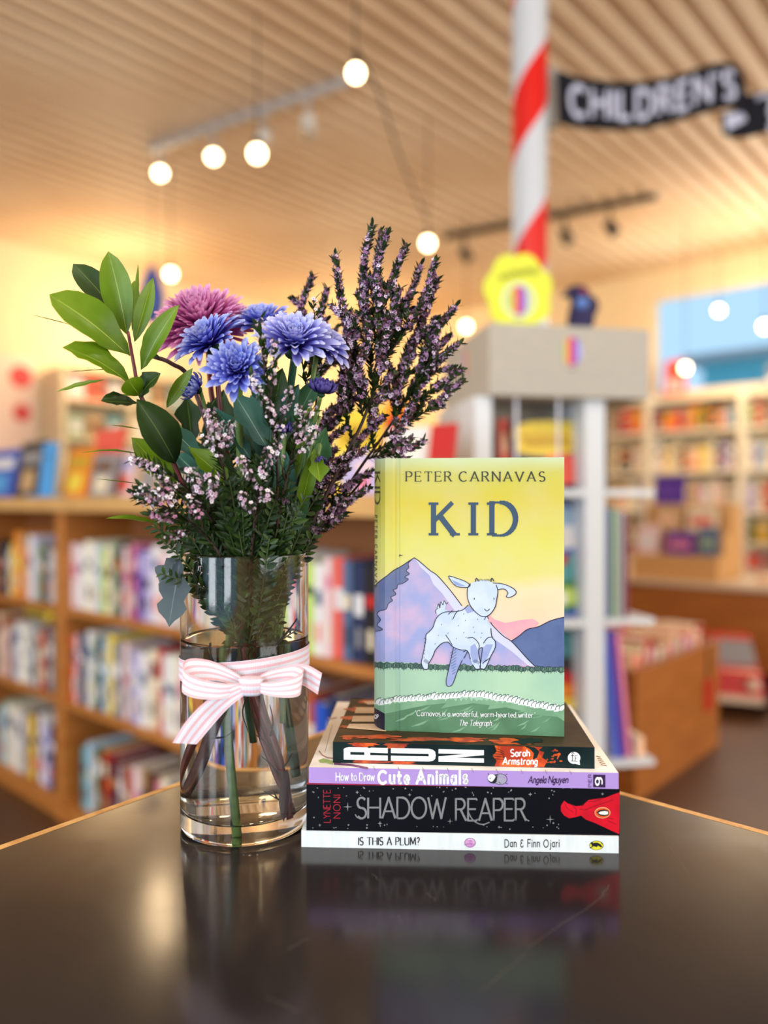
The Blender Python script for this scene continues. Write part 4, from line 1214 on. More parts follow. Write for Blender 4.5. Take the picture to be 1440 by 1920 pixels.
# 1. laurel branch at the left: red stem, broad leaves
br = thing('leafy_branch', 'leafy branch with broad glossy green leaves and red stem, leaning out at the left', 'foliage', VC + UP * .02)
tubepart('stem', [(352, 1478, VD - .005), (385, 1380, VD - .01), (425, 1280, VD - .005), (432, 1150, VD), (405, 1040, VD), (352, 930, .60), (325, 868, .595), (290, 790, .59), (262, 738, .585), (252, 690, .583), (240, 622, .585)], (.0034, .0012), red_stem, br)
rl = random.Random(2)
def fl(name, B, T, w, D0, D1, n=(0, -1, .3), parent=br, m=leaf_m, **k):
    """leaf from pixel B at depth D0 to pixel T at depth D1; w in pixels"""
    b = MB(); add_leaf(b, P(*B, D0), P(*T, D1), w / F * (D0 + D1) / 2, n, rnd=rl, lift=True, **k)
    return b.build(name, m, parent, smooth=True)
LV = [((243, 668), (92, 552), 84, .583, .56, (.2, -1, .3), dict(bend=.004, peak=.58, sharp=.6)),
      ((241, 612), (137, 494), 50, .60, .605, (.3, -1, -.2), dict(bend=.004, peak=.6, sharp=.65)),
      ((238, 628), (203, 471), 60, .592, .585, (-.1, -1, .1), dict(bend=-.003, peak=.55, sharp=.65)),
      ((252, 642), (287, 520), 32, .588, .59, (.5, -1, 0), dict(peak=.5)),
      ((247, 622), (259, 494), 13, .60, .61, (1, -.5, 0), dict(peak=.45)),
      ((250, 600), (252, 525), 22, .612, .62, (.2, -1, 0), dict()),
      ((265, 694), (336, 571), 44, .585, .575, (.2, -1, .3), dict(bend=.003)),
      ((247, 722), (118, 650), 66, .582, .555, (.2, -1, .7), dict(bend=.004, peak=.6, sharp=.6)),
      ((196, 712), (106, 735), 20, .61, .60, (.1, -1, 1.2), dict()),
      ((240, 690), (118, 698), 9, .63, .62, (0, -.3, 1), dict()),
      ((262, 746), (302, 700), 50, .58, .572, (.2, -1, .5), dict(bend=.002)),
      ((262, 742), (240, 712), 44, .578, .562, (-.4, -1, .5), dict()),
      ((258, 755), (189, 752), 42, .585, .565, (0, -1, .4), dict(peak=.55)),
      ((258, 742), (196, 742), 12, .60, .60, (0, -.5, 1), dict()),
      ((330, 870), (256, 748), 74, .59, .565, (.3, -1, .2), dict(bend=.003, peak=.5)),
      ((338, 932), (247, 820), 52, .60, .585, (.3, -1, .2), dict(bend=.003, peak=.6)),
      ((143, 612), (62, 591), 8, .62, .61, (0, -.4, 1), dict()),
      ((262, 805), (208, 797), 10, .60, .59, (0, -.4, 1), dict()),
      ((262, 852), (154, 849), 13, .60, .585, (0, -.4, 1), dict(bend=.002)),
      ((266, 908), (180, 898), 8, .60, .59, (0, -.3, 1), dict()),
      ((312, 765), (361, 690), 26, .60, .595, (.3, -1, .2), dict()),
      ((300, 985), (198, 972), 22, .60, .585, (0, -.6, 1), dict(bend=.002))]
for B_, T_, w_, d0, d1, n_, kw in LV:
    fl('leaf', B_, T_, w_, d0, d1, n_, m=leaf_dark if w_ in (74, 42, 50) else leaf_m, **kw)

# ------------------------------------------------------------------ chrysanthemums
pet_blue = uv_mat('petal_blue', [(0, (44, 26, 122)), (.45, (84, 74, 196)), (.8, (122, 138, 232)), (1, (196, 206, 248))], 'Y', .5, trans=.2, noise=.15)  # true gradient of blue and lavender petals, bases darkened further to imitate shadow
pet_lav = uv_mat('petal_lavender', [(0, (64, 44, 146)), (.45, (108, 98, 208)), (.8, (156, 162, 238)), (1, (214, 218, 250))], 'Y', .5, trans=.2, noise=.15)
pet_pink = uv_mat('petal_pink', [(0, (130, 24, 96)), (.5, (190, 74, 154)), (.8, (222, 128, 196)), (1, (240, 186, 224))], 'Y', .5, trans=.2, noise=.2)
pet_dark = uv_mat('petal_indigo', [(0, (34, 26, 80)), (.6, (62, 50, 128)), (1, (110, 98, 178))], 'Y', .5, trans=.15, noise=.2)

def mum(b, c, axis, R, n, w, th0=(4, 62), th1=(-50, 100), lens=(.35, 1.0), rnd=random, cup=.5, fmin=0.0, seg=6, droop=0.0):
    x, y, z = frame(axis); c = Vector(c)
    for i in range(n):
        f = (i + .5) / n; f = fmin + (1 - fmin) * f
        a = i * 2.399963 + rnd.uniform(-.12, .12)
        o = x * cos(a) + y * sin(a); e = z.cross(o)
        L = R * (lens[0] + (lens[1] - lens[0]) * f ** .8) * rnd.uniform(.9, 1.06)
        t0 = radians(th0[0] + (th0[1] - th0[0]) * f + rnd.uniform(-5, 5)); t1 = radians(th1[0] + (th1[1] - th1[0]) * f ** .8 + rnd.uniform(-9, 9))
        p = c + o * R * .10 * f - z * R * .16 * f
        ww = w * (.55 + .45 * f) * rnd.uniform(.85, 1.1)
        rows = []
        tw = rnd.uniform(-.25, .25)
        for k in range(seg + 1):
            t = k / seg
            th = t0 + (t1 - t0) * t * t
            d = z * cos(th) + o * sin(th)
            up = z * sin(th) - o * cos(th)       # the petal's inner face
            prof_w = (.35 + .65 * sin(pi * min(1, t * .62 + .05))) * (1 if t < .8 else math.sqrt(max(0, 1 - ((t - .8) / .22) ** 2)))
            h = ww / 2 * prof_w
            ee = e + up * tw * t
            rows.append([b.vert(p + ee * (h * u) + up * (abs(u) ** 2 * h * cup), (.5 + u / 2, t)) for u in (-1, 0, 1)])
            p = p + d * (L / seg)
            if droop: p = p - UP * droop * t * L / seg
        for r0, r1 in zip(rows, rows[1:]):
            for j in range(2): b.face((r0[j], r0[j + 1], r1[j + 1], r1[j]))

def flower(label, cpx, axis, Rpx, n, wpx, pm, stem, seed, name='chrysanthemum', leaves=(), sm=None, smat=None, **k):
    rnd = random.Random(seed)
    c = P(*cpx); R = Rpx / F * cpx[2]
    t = thing(name, label, 'flower', VC + UP * .02)
    b = MB(); mum(b, c, axis, R, n, wpx / F * cpx[2], rnd=rnd, **k)
    b.build('flower_head', pm, t, smooth=True)
    ax = Vector(axis).normalized()
    cal = c - ax * R * .28
    b = MB(); b.ball(cal, R * .26, 12, axis=ax, sc=(1, 1, .7)); b.build('calyx', leaf_mum, t, smooth=True)
    sb = MB(); pts = [cal - ax * R * .1] + [P(*q) for q in stem]
    sp_ = smooth_path(pts, 6); sb.tube(sp_, (sm or .0021), 8); sb.build('stem', smat or green_stem, t, smooth=True)
    for lv in leaves:
        B_, T_, w_, d0, d1, n_, kw = lv[:7]
        fl('leaf', B_, T_, w_, d0, d1, n_, parent=t, m=(lv[7] if len(lv) > 7 else leaf_mum), **kw)
    return t

flower('large pink chrysanthemum with dense ribbed petals, behind the blue flowers', (380, 612, .665), (-.10, -.66, .74), 100, 380, 14, pet_pink,
       [(400, 760, .66), (440, 900, .64), (460, 1050, .63), (470, 1300, .63), (505, 1440, .615), (548, 1525, .60)], 1, sm=.0024, smat=red_stem, th0=(0, 88), th1=(-24, 104), lens=(.62, .95), cup=.7)
flower('blue chrysanthemum facing the camera with open spiky centre, frontmost of the blooms', (445, 692, .570), (.06, -1, .42), 66, 130, 14, pet_blue,
       [(448, 780, .60), (450, 900, .615), (440, 1050, .62), (428, 1250, .617), (436, 1400, .612), (448, 1556, .606)], 2, sm=.0030, th0=(6, 76), th1=(-48, 92), lens=(.22, 1.0),
       leaves=[((500, 838), (434, 728), 52, .60, .585, (.3, -1, .2), dict(fold=.12, lobes=2), leaf_blue), ((470, 860), (400, 760), 34, .61, .60, (.2, -1, .3), dict(lobes=2), leaf_blue)])
flower('blue chrysanthemum turned to the left, below the pink bloom', (392, 640, .605), (-.42, -.62, .66), 72, 130, 15, pet_blue,
       [(410, 740, .61), (430, 900, .62), (450, 1050, .625), (480, 1300, .63), (512, 1420, .62), (520, 1500, .61)], 3, th0=(5, 72), th1=(-50, 110), lens=(.25, 1.0), smat=red_stem)
flower('widest lavender blue chrysanthemum, right of the centre, seen from the front', (552, 640, .585), (.06, -.72, .72), 80, 145, 17, pet_lav,
       [(540, 760, .61), (520, 900, .625), (500, 1050, .63), (505, 1250, .64), (520, 1400, .64), (528, 1450, .635)], 4, th0=(5, 72), th1=(-50, 108), lens=(.25, 1.0), smat=dkgreen_stem, sm=.003,
       leaves=[((548, 800), (600, 700), 30, .60, .60, (.2, -1, .2), dict(lobes=2)), ((530, 800), (560, 720), 40, .62, .62, (.2, -1, .2), dict(lobes=2), leaf_blue)])
flower('lavender blue chrysanthemum half hidden behind the two front blooms', (492, 606, .655), (-.1, -.5, .85), 66, 100, 16, pet_blue,
       [(490, 740, .65), (480, 900, .64), (470, 1050, .635), (460, 1250, .635), (470, 1380, .64)], 5, th0=(5, 74), th1=(-50, 112), lens=(.25, 1.0), smat=dkgreen_stem)
flower('lavender chrysanthemum seen from the side with drooping petals, rightmost of the blooms', (606, 646, .61), (.55, -.5, .6), 60, 90, 17, pet_lav,
       [(580, 760, .615), (565, 900, .62), (540, 1050, .625), (520, 1250, .62), (515, 1350, .62)], 6, th0=(8, 76), th1=(-40, 125), lens=(.3, 1.0), smat=green_stem)
def bud(label, cpx, axis, Rpx, pm, stem, seed, smat=green_stem, n=46, w=.3, leaves=()):
    return flower(label, cpx, axis, Rpx, n, Rpx * w, pm, stem, seed, name='chrysanthemum_bud', smat=smat, leaves=leaves, th0=(34, 86), th1=(-52, -42), lens=(.7, 1.3), cup=.6, fmin=.35, sm=.0016)
bud('plump dark purple chrysanthemum bud among the heath twigs, right of the blooms', (604, 732, .585), (.25, -.35, .9), 30, pet_dark, [(590, 790, .60), (565, 900, .615), (530, 1050, .62), (510, 1250, .62)], 7, n=60,
    leaves=[((560, 830), (600, 770), 18, .60, .60, (.2, -1, .2), dict())])
bud('half-open blue chrysanthemum bud pointing left, below the left-facing bloom', (366, 728, .60), (-.6, -.5, .35), 30, pet_blue, [(392, 790, .61), (420, 900, .62), (450, 1050, .62), (470, 1250, .62)], 8)
bud('small closed violet bud drooping beside a pale folded leaf', (597, 862, .59), (.3, -.4, -.6), 16, pet_dark, [(600, 835, .595), (592, 850, .6), (570, 950, .61), (535, 1050, .62), (520, 1200, .62)], 9,
    leaves=[((560, 960), (590, 840), 30, .60, .59, (.4, -1, 0), dict(bend=.003), leaf_m), ((592, 850), (600, 905), 34, .588, .58, (.3, -1, .2), dict(lobes=2), leaf_m), ((560, 1000), (575, 880), 24, .60, .6, (.4, -1, 0), dict(), leaf_mum)])
bud('small round greenish bud on a thick green stalk above the vase rim', (531, 944, .58), (0, -.4, .9), 13, uv_mat('bud_green', [(0, (64, 84, 50)), (.7, (98, 98, 90)), (1, (120, 92, 132))], 'Y', .5), [(529, 965, .582), (522, 1010, .59), (516, 1060, .60), (505, 1180, .61)], 10)
bud('indigo bud almost hidden in the middle of the bouquet', (534, 806, .605), (0, -.5, .8), 19, pet_dark, [(532, 840, .61), (520, 950, .615), (505, 1050, .62), (490, 1200, .62)], 12, n=60)

# loose broad leaves filling the middle: one leafy chrysanthemum side shoot each
def shoot(label, stem, leaves, seed, name='leafy_shoot', sm=None, rad=(.0022, .001)):
    t = thing(name, label, 'foliage', VC + UP * .02)
    tubepart('stem', stem, rad, sm or green_stem, t)
    for lv in leaves:
        fl('leaf', *lv[:6], parent=t, m=(lv[7] if len(lv) > 7 else leaf_mum), **lv[6])
    return t
shoot('leafy shoot with jagged green leaves below the pale blue bud', [(455, 1230, VD - .02), (430, 1060, .60), (400, 930, .60), (372, 850, .60), (330, 790, .60)],
      [((398, 880), (308, 790), 38, .60, .59, (.3, -1, .2), dict(lobes=2, fold=.1), leaf_blue), ((430, 905), (352, 838), 44, .60, .585, (.2, -1, .4), dict(lobes=2), leaf_m), ((440, 900), (395, 830), 30, .61, .61, (.2, -1, .4), dict(), leaf_dark),
       ((380, 900), (330, 850), 50, .64, .64, (.2, -1, .2), dict(lobes=2), leaf_blue), ((360, 830), (350, 740), 44, .65, .65, (.2, -1, 0), dict(lobes=2), leaf_dark), ((400, 850), (420, 730), 56, .65, .66, (0, -1, 0), dict(lobes=2), leaf_dark)], 1)
shoot('leafy shoot with dark blue-green leaves in the centre of the bouquet', [(480, 1230, VD), (485, 1060, .63), (500, 930, .63), (510, 800, .64), (512, 700, .645)],
      [((510, 870), (470, 740), 60, .64, .64, (0, -1, 0), dict(lobes=2), leaf_blue), ((505, 860), (560, 730), 60, .645, .64, (0, -1, 0), dict(lobes=2), leaf_dark), ((500, 900), (440, 800), 58, .65, .65, (0, -1, 0), dict(), leaf_dark), ((500, 960), (570, 860), 54, .65, .65, (0, -1, 0), dict(), leaf_dark), ((490, 960), (410, 900), 50, .65, .65, (0, -1, .2), dict(), leaf_dark),
       ((505, 800), (530, 690), 46, .63, .63, (0, -1, 0), dict(), leaf_dark), ((505, 790), (480, 690), 40, .66, .66, (0, -1, 0), dict(), leaf_blue)], 2, sm=dkgreen_stem)
shoot('leafy shoot with pale olive leaves at the right of the bouquet middle', [(500, 1230, VD), (530, 1050, .61), (560, 930, .605), (585, 840, .60), (600, 780, .60)],
      [((575, 910), (612, 800), 44, .61, .61, (.2, -1, 0), dict(lobes=2), leaf_mum), ((545, 940), (520, 830), 40, .615, .61, (.2, -1, 0), dict(), leaf_blue), ((555, 900), (580, 760), 24, .612, .61, (.3, -1, 0), dict(), leaf_m), ((560, 1000), (610, 940), 40, .64, .65, (.1, -1, .2), dict(), leaf_dark)], 3)
shoot('grey scalloped leaf spray hanging over the left side of the vase rim', [(420, 1150, VD), (390, 1060, .60), (352, 1030, .585), (328, 1060, .58)],
      [((338, 1048), (316, 1176), 60, .578, .572, (-.2, -1, .1), dict(lobes=3, fold=.06, peak=.55), leaf_grey), ((335, 1045), (300, 1100), 52, .585, .58, (-.2, -1, .2), dict(lobes=2, fold=.06), leaf_grey)], 4, name='scalloped_leaf_spray', sm=mat('grey_stem', (84, 92, 80), .6))
shoot('dark stick-like leaf stalk jutting left behind the red-stemmed branch', [(455, 1060, .64), (420, 900, .63), (360, 720, .63), (322, 682, .62), (286, 668, .615)],
      [((300, 672), (282, 662), 8, .615, .61, (0, -1, 0), dict(), leaf_dark)], 5, sm=bark_m, rad=(.002, .0018))

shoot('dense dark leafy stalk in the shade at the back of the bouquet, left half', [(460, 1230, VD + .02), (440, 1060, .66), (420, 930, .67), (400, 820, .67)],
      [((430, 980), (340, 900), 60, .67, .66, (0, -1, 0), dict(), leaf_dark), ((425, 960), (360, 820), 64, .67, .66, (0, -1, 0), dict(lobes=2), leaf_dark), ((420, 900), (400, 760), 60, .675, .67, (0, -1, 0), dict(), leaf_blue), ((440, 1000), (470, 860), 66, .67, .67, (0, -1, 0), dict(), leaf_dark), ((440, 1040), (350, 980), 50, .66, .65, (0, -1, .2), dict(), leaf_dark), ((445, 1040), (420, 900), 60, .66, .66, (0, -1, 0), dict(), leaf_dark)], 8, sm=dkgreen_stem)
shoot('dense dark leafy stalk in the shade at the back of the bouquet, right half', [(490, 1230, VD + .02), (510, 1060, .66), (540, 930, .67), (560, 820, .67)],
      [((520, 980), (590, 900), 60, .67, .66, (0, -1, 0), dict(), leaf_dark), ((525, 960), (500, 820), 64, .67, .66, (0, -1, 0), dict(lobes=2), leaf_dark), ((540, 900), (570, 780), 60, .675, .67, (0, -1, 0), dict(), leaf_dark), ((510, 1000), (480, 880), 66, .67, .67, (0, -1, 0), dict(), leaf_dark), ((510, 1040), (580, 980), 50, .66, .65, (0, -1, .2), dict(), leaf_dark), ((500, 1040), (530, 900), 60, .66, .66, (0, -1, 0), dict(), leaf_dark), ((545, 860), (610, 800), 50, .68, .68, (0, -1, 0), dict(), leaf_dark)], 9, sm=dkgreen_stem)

# ------------------------------------------------------------------ wax-flower sprigs (white) and heath (purple)
fl_white = mat('floret_white', (236, 226, 232), .5); fl_pale = mat('floret_pale_pink', (204, 172, 196), .5); fl_thr = mat('floret_throat', (122, 52, 72), .5)
fl_lil = mat('floret_lilac', (222, 204, 230), .5); fl_mve = mat('floret_mauve', (166, 126, 170), .5); fl_bro = mat('floret_brown_bract', (92, 54, 66), .6)
fl_rose = mat('floret_rose', (188, 130, 160), .5)
def sprig(label, main, heads, seed, white=True, nleaf=60, mats=None, lroot=None):
    """main = px path of the stalk; heads = (px path of twig, florets, spread px, leaf count)"""
    rnd = random.Random(seed)
    t = thing('wax_flower_sprig', label, 'flower sprig', VC + UP * .02)
    sb, lb, fb = MB(), MB(), MB()
    mp_ = smooth_path([P(*q) for q in main], 6)
    sb.tube(mp_, [.0013 - .0007 * i / len(mp_) for i in range(len(mp_))], 6)
    spike(lb, fb, mp_, nleaf, 0, 0, 0, 0, rnd, .010, .0034, l0=.35)
    for tw, nf, spread, nl in heads:
        p = smooth_path([P(*q) for q in tw], 5)
        sb.tube(p, .0005, 5)
        nf = int(nf * .8); spike(lb, fb, p, int(nl * 1.6), nf, spread * .5 / F * .6, spread / F * .6, .0019, rnd, .009, .0032, f0=.35, f1=1.02, mfl=2)
    sb.build('stem', twig_m, t, smooth=True)
    lb.build('foliage', [leaf_dark, needle], t)
    fb.build('blossoms', mats or [fl_white, fl_pale, fl_thr], t)
    return t
sprig('wax-flower sprig with white stars, crossing in front of the blooms up to the middle', [(470, 1200, VD - .01), (500, 1040, .60), (520, 920, .575), (512, 800, .56), (500, 700, .555), (488, 610, .56)],
      [([(498, 720, .555), (492, 660, .552), (486, 600, .556)], 46, 8, 14), ([(506, 760, .555), (512, 700, .55), (515, 640, .55)], 40, 9, 10), ([(508, 790, .555), (498, 760, .55), (470, 700, .548)], 34, 9, 8), ([(512, 810, .56), (530, 780, .555), (548, 728, .55)], 26, 9, 10), ([(512, 810, .56), (505, 770, .55), (500, 750, .55)], 26, 12, 8)], 21)
sprig('wax-flower sprig with a dense white cluster under the left-facing bloom', [(450, 1200, VD - .01), (440, 1040, .59), (425, 920, .57), (412, 840, .565), (395, 760, .565)],
      [([(416, 850, .562), (405, 810, .558), (390, 765, .56)], 50, 12, 8), ([(420, 860, .562), (425, 830, .555), (430, 790, .555)], 44, 13, 8), ([(420, 880, .562), (405, 850, .556), (380, 820, .556)], 26, 9, 8), ([(414, 850, .56), (404, 830, .55), (402, 790, .548)], 36, 12, 4)], 22)
sprig('wax-flower sprig with white stars in the centre right, under the widest bloom', [(490, 1200, VD - .01), (510, 1040, .59), (530, 930, .57), (548, 850, .565), (566, 770, .565)],
      [([(545, 860, .562), (560, 810, .556), (562, 762, .556)], 40, 10, 10), ([(545, 870, .562), (575, 830, .556), (592, 800, .556)], 40, 11, 6), ([(535, 900, .562), (522, 840, .555), (528, 800, .556)], 40, 11, 6), ([(548, 850, .56), (570, 790, .555), (592, 760, .555)], 34, 12, 6)], 23)
sprig('wax-flower sprig with small white stars low in the middle of the bouquet', [(470, 1200, VD - .02), (470, 1060, .58), (480, 960, .565), (490, 900, .56), (498, 850, .56)],
      [([(485, 930, .56), (495, 880, .552), (505, 840, .552)], 44, 13, 8), ([(482, 930, .56), (470, 890, .552), (450, 860, .552)], 36, 11, 8), ([(485, 960, .56), (500, 930, .552), (486, 905, .552)], 30, 12, 8), ([(480, 980, .56), (470, 950, .552), (450, 925, .55)], 26, 12, 8)], 24)
sprig('wax-flower sprig with pale stars reaching to the left under the big dark leaf', [(455, 1200, VD - .02), (430, 1050, .585), (380, 950, .57), (320, 890, .56), (262, 860, .56)],
      [([(320, 892, .558), (285, 875, .556), (246, 862, .556)], 60, 9, 12), ([(360, 930, .558), (320, 910, .552), (288, 880, .552)], 50, 11, 12), ([(350, 930, .558), (300, 930, .55), (262, 912, .55)], 60, 12, 12), ([(380, 950, .558), (370, 910, .55), (352, 880, .55)], 60, 12, 10), ([(390, 960, .558), (400, 920, .55), (396, 890, .55)], 50, 12, 10)], 25)
sprig('rosy wax-flower sprig low at the left, just above the vase shoulder', [(450, 1200, VD - .02), (420, 1060, .58), (370, 990, .57), (310, 950, .56), (256, 928, .56)],
      [([(330, 960, .556), (290, 945, .55), (250, 925, .552)], 60, 12, 14), ([(350, 980, .556), (320, 970, .55), (284, 965, .55)], 50, 11, 14), ([(330, 960, .556), (320, 935, .55), (300, 915, .548)], 60, 12, 10), ([(360, 990, .556), (350, 1000, .55), (312, 1004, .55)], 40, 9, 16), ([(380, 990, .556), (372, 960, .55), (350, 935, .55)], 40, 13, 10)], 26,
      mats=[fl_white, fl_rose, fl_thr])
sprig('thin wax-flower sprig with lilac tips standing between the blooms and the heath', [(500, 1200, VD + .01), (530, 1040, .62), (560, 900, .62), (580, 780, .62), (560, 640, .63)],
      [([(572, 720, .625), (590, 650, .63), (588, 560, .63)], 40, 8, 16), ([(575, 740, .625), (600, 700, .62), (625, 640, .62)], 40, 9, 16)], 27, mats=[fl_white, fl_lil, fl_thr])

def heath(label, trunk, spikes, seed, r=(.0022, .0010)):
    rnd = random.Random(seed)
    t = thing('heath_branch', label, 'flower sprig', VC + UP * .02)
    sb, lb, fb = MB(), MB(), MB()
    mp_ = smooth_path([P(*q) for q in trunk], 6)
    sb.tube(mp_, [r[0] + (r[1] - r[0]) * i / len(mp_) for i in range(len(mp_))], 7)
    for sp_ in spikes:
        pts, dens = sp_[0], sp_[1]
        p = smooth_path([P(*q) for q in pts], 6)
        L = sum((b_ - a_).length for a_, b_ in zip(p, p[1:]))
        sb.tube(p, [.0010 - .0006 * i / len(p) for i in range(len(p))], 5)
        f0 = sp_[2] if len(sp_) > 2 else .4
        spike(lb, fb, p, int(L * 1300 * dens), int(L * 2700 * dens * (1 - f0)), .0050, .0018, .0023, rnd, .0075, .0028, f0=f0, f1=1.0, mfl=4)
        for q, d, tt in sample(p, max(3, int(L / .024)), .1, .62):      # short flowering side twigs
            x, y, z = frame(d); a_ = rnd.uniform(0, 2 * pi); o = (x * cos(a_) + y * sin(a_)); o.y *= .6
            l_ = rnd.uniform(.012, .024) * (1.1 - .6 * tt)
            tw_ = [q, q + (z * .8 + o * .6) * l_ * .5, q + (z * 1.0 + o * .75) * l_]
            sb.tube(tw_, .0004, 4)
            spike(lb, fb, tw_, int(l_ * 1500), int(l_ * 1900 * dens), .0034, .0016, .0021, rnd, .0070, .0026, f0=.35 if tt > .4 else .6, mfl=4)
    sb.build('stem', twig_m, t, smooth=True)
    lb.build('foliage', [needle, needle2], t)
    fb.build('blossoms', [fl_lil, fl_mve, fl_mve, fl_bro, fl_thr], t)
    return t
h1 = [(505, 1250, VD), (530, 1080, .625), (585, 980, .63), (640, 870, .635), (680, 790, .64), (712, 700, .64), (720, 640, .64)]
heath('tall woody heath branch with purple-brown spikes, highest of the bouquet', h1,
      [([(700, 730, .64), (690, 620, .64), (682, 500, .635), (698, 424, .635)], 1.25, .35), ([(712, 690, .64), (712, 590, .63), (708, 500, .63), (726, 434, .63)], 1.25, .4), ([(715, 690, .64), (700, 600, .645), (704, 520, .645), (715, 432, .645)], .8, .5),
       ([(718, 680, .64), (740, 580, .635), (735, 530, .635), (761, 460, .635)], 1.1, .4), ([(690, 760, .64), (665, 660, .635), (640, 560, .63), (628, 478, .63)], 1.0, .5), ([(718, 680, .64), (760, 620, .635), (795, 560, .635), (816, 488, .635)], 1.1, .35),
       ([(718, 690, .64), (745, 600, .65), (770, 550, .65), (788, 498, .65)], 1.0, .4), ([(660, 820, .64), (640, 740, .635), (655, 650, .63), (668, 590, .63)], 1.0, .2), ([(690, 770, .64), (720, 650, .63), (735, 590, .63), (750, 540, .63)], 1.0, .3),
       ([(680, 780, .64), (670, 700, .63), (690, 640, .625), (690, 600, .625)], 1.0, .2)], 31)
heath('spreading heath branch with mauve spikes pointing right over the upright book', [(520, 1230, VD), (545, 1080, .63), (600, 1000, .64), (660, 900, .65), (730, 800, .655), (780, 720, .655)],
      [([(760, 750, .655), (800, 690, .65), (820, 620, .645), (854, 574, .645)], 1.1, .5), ([(740, 780, .655), (770, 660, .65), (800, 580, .645), (820, 520, .645)], 1.1, .35), ([(770, 740, .655), (810, 690, .65), (840, 660, .65), (862, 644, .65)], 1.2, .3), ([(760, 760, .655), (800, 740, .65), (840, 710, .65), (866, 692, .65)], 1.0, .5),
       ([(720, 820, .655), (770, 790, .65), (820, 755, .65), (868, 712, .65)], 1.0, .55), ([(700, 850, .65), (740, 820, .645), (770, 770, .645), (785, 735, .645)], 1.1, .3), ([(690, 860, .65), (730, 850, .645), (770, 840, .645), (795, 826, .645)], 1.0, .4),
       ([(740, 790, .655), (745, 720, .65), (760, 670, .65), (770, 640, .65)], 1.1, .2), ([(700, 840, .65), (700, 770, .645), (725, 720, .645), (735, 690, .645)], 1.1, .2), ([(780, 720, .655), (800, 650, .65), (815, 600, .65), (838, 600, .65)], .9, .3), ([(740, 780, .655), (790, 700, .66), (815, 660, .66), (845, 628, .66)], 1.0, .3)], 32, r=(.0020, .0008))
heath('low heath branch with dark mauve spikes reaching toward the book spine', [(510, 1230, VD + .01), (550, 1080, .645), (590, 1010, .65), (630, 960, .65), (680, 900, .655)],
      [([(600, 1000, .65), (640, 930, .645), (668, 900, .645), (696, 886, .645)], 1.1, .3), ([(590, 1000, .65), (600, 920, .64), (640, 870, .635), (690, 840, .635)], 1.1, .3), ([(585, 1010, .65), (590, 930, .64), (610, 880, .635), (660, 850, .635)], 1.0, .2), ([(580, 1010, .65), (585, 900, .64), (615, 830, .635), (650, 800, .635)], 1.1, .3),
       ([(570, 1030, .65), (600, 980, .64), (640, 950, .64), (690, 915, .64)], 1.1, .3), ([(560, 1040, .65), (585, 1000, .64), (620, 985, .64), (648, 960, .64)], 1.0, .3), ([(590, 980, .65), (605, 800, .65), (640, 760, .645), (680, 745, .645)], 1.1, .45), ([(600, 960, .65), (640, 880, .65), (670, 830, .65), (720, 780, .65)], .9, .3)], 33)
heath('short heath branch standing behind the lavender blooms', [(500, 1230, VD + .02), (540, 1050, .66), (570, 900, .665), (590, 780, .67), (600, 690, .67)],
      [([(585, 760, .67), (590, 650, .665), (562, 590, .66), (587, 516, .66)], 1.1, .35), ([(595, 720, .67), (605, 650, .665), (600, 600, .665), (614, 540, .665)], 1.1, .35), ([(590, 740, .67), (580, 620, .67), (560, 570, .67), (548, 560, .67)], 1.0, .3), ([(600, 700, .67), (640, 660, .665), (650, 620, .66), (640, 580, .66)], 1.1, .2), ([(598, 720, .67), (640, 720, .66), (660, 680, .66), (640, 640, .66)], 1.1, .2),
       ([(590, 800, .67), (620, 790, .66), (650, 750, .66), (665, 700, .66)], 1.1, .2)], 34)

# ferny filler: pinnate fronds round the neck and down inside the glass
def fern(label, fronds, seed, root=(470, 1300)):
    rnd = random.Random(seed)
    t = thing('fern_sprig', label, 'foliage', VC + UP * .02)
    sb, lb = MB(), MB()
    for (pts, ll) in fronds:
        p = smooth_path([P(*q) for q in pts], 6)
        sb.tube(p, .0006, 5)
        L = sum((b_ - a_).length for a_, b_ in zip(p, p[1:]))
        n = int(L / .0030)
        for i, (q, d, tt) in enumerate(sample(p, n, .12, 1.0)):
            s_ = d.cross(Vector((0.15 * rnd.uniform(-1, 1), -1, 0.2 * rnd.uniform(-1, 1)))).normalized() * (1 if i % 2 else -1)
            l_ = ll / F * .72 * (.6 + .6 * sin(pi * min(1, tt * .8 + .15))) * rnd.uniform(.7, 1.3)
            add_leaf(lb, q, q + (d * .65 + s_ * .8 + Vector((0, rnd.uniform(-.3, .3), 0))) * l_, l_ * rnd.uniform(.32, .5), Vector((rnd.uniform(-.6, .6), -1, rnd.uniform(-.3, .9))), seg=4, m=rnd.choice((0, 0, 1, 1, 2)))
    sb.build('stem', needle2, t, smooth=True)
    lb.build('foliage', [leaf_dark, needle, uv_mat('fern_leaf', [(0, (52, 74, 34)), (1, (72, 98, 44))], 'Y', .45, trans=.15)], t)
    return t
rf = random.Random(77)
def fr(x0, y0, d0, x1, y1, d1, bow=0):
    return [(x0, y0, d0), ((x0 * .6 + x1 * .4) + bow * .5, y0 * .6 + y1 * .4, d0 * .6 + d1 * .4), ((x0 * .25 + x1 * .75) + bow, y0 * .25 + y1 * .75, d0 * .25 + d1 * .75), (x1, y1, d1)]
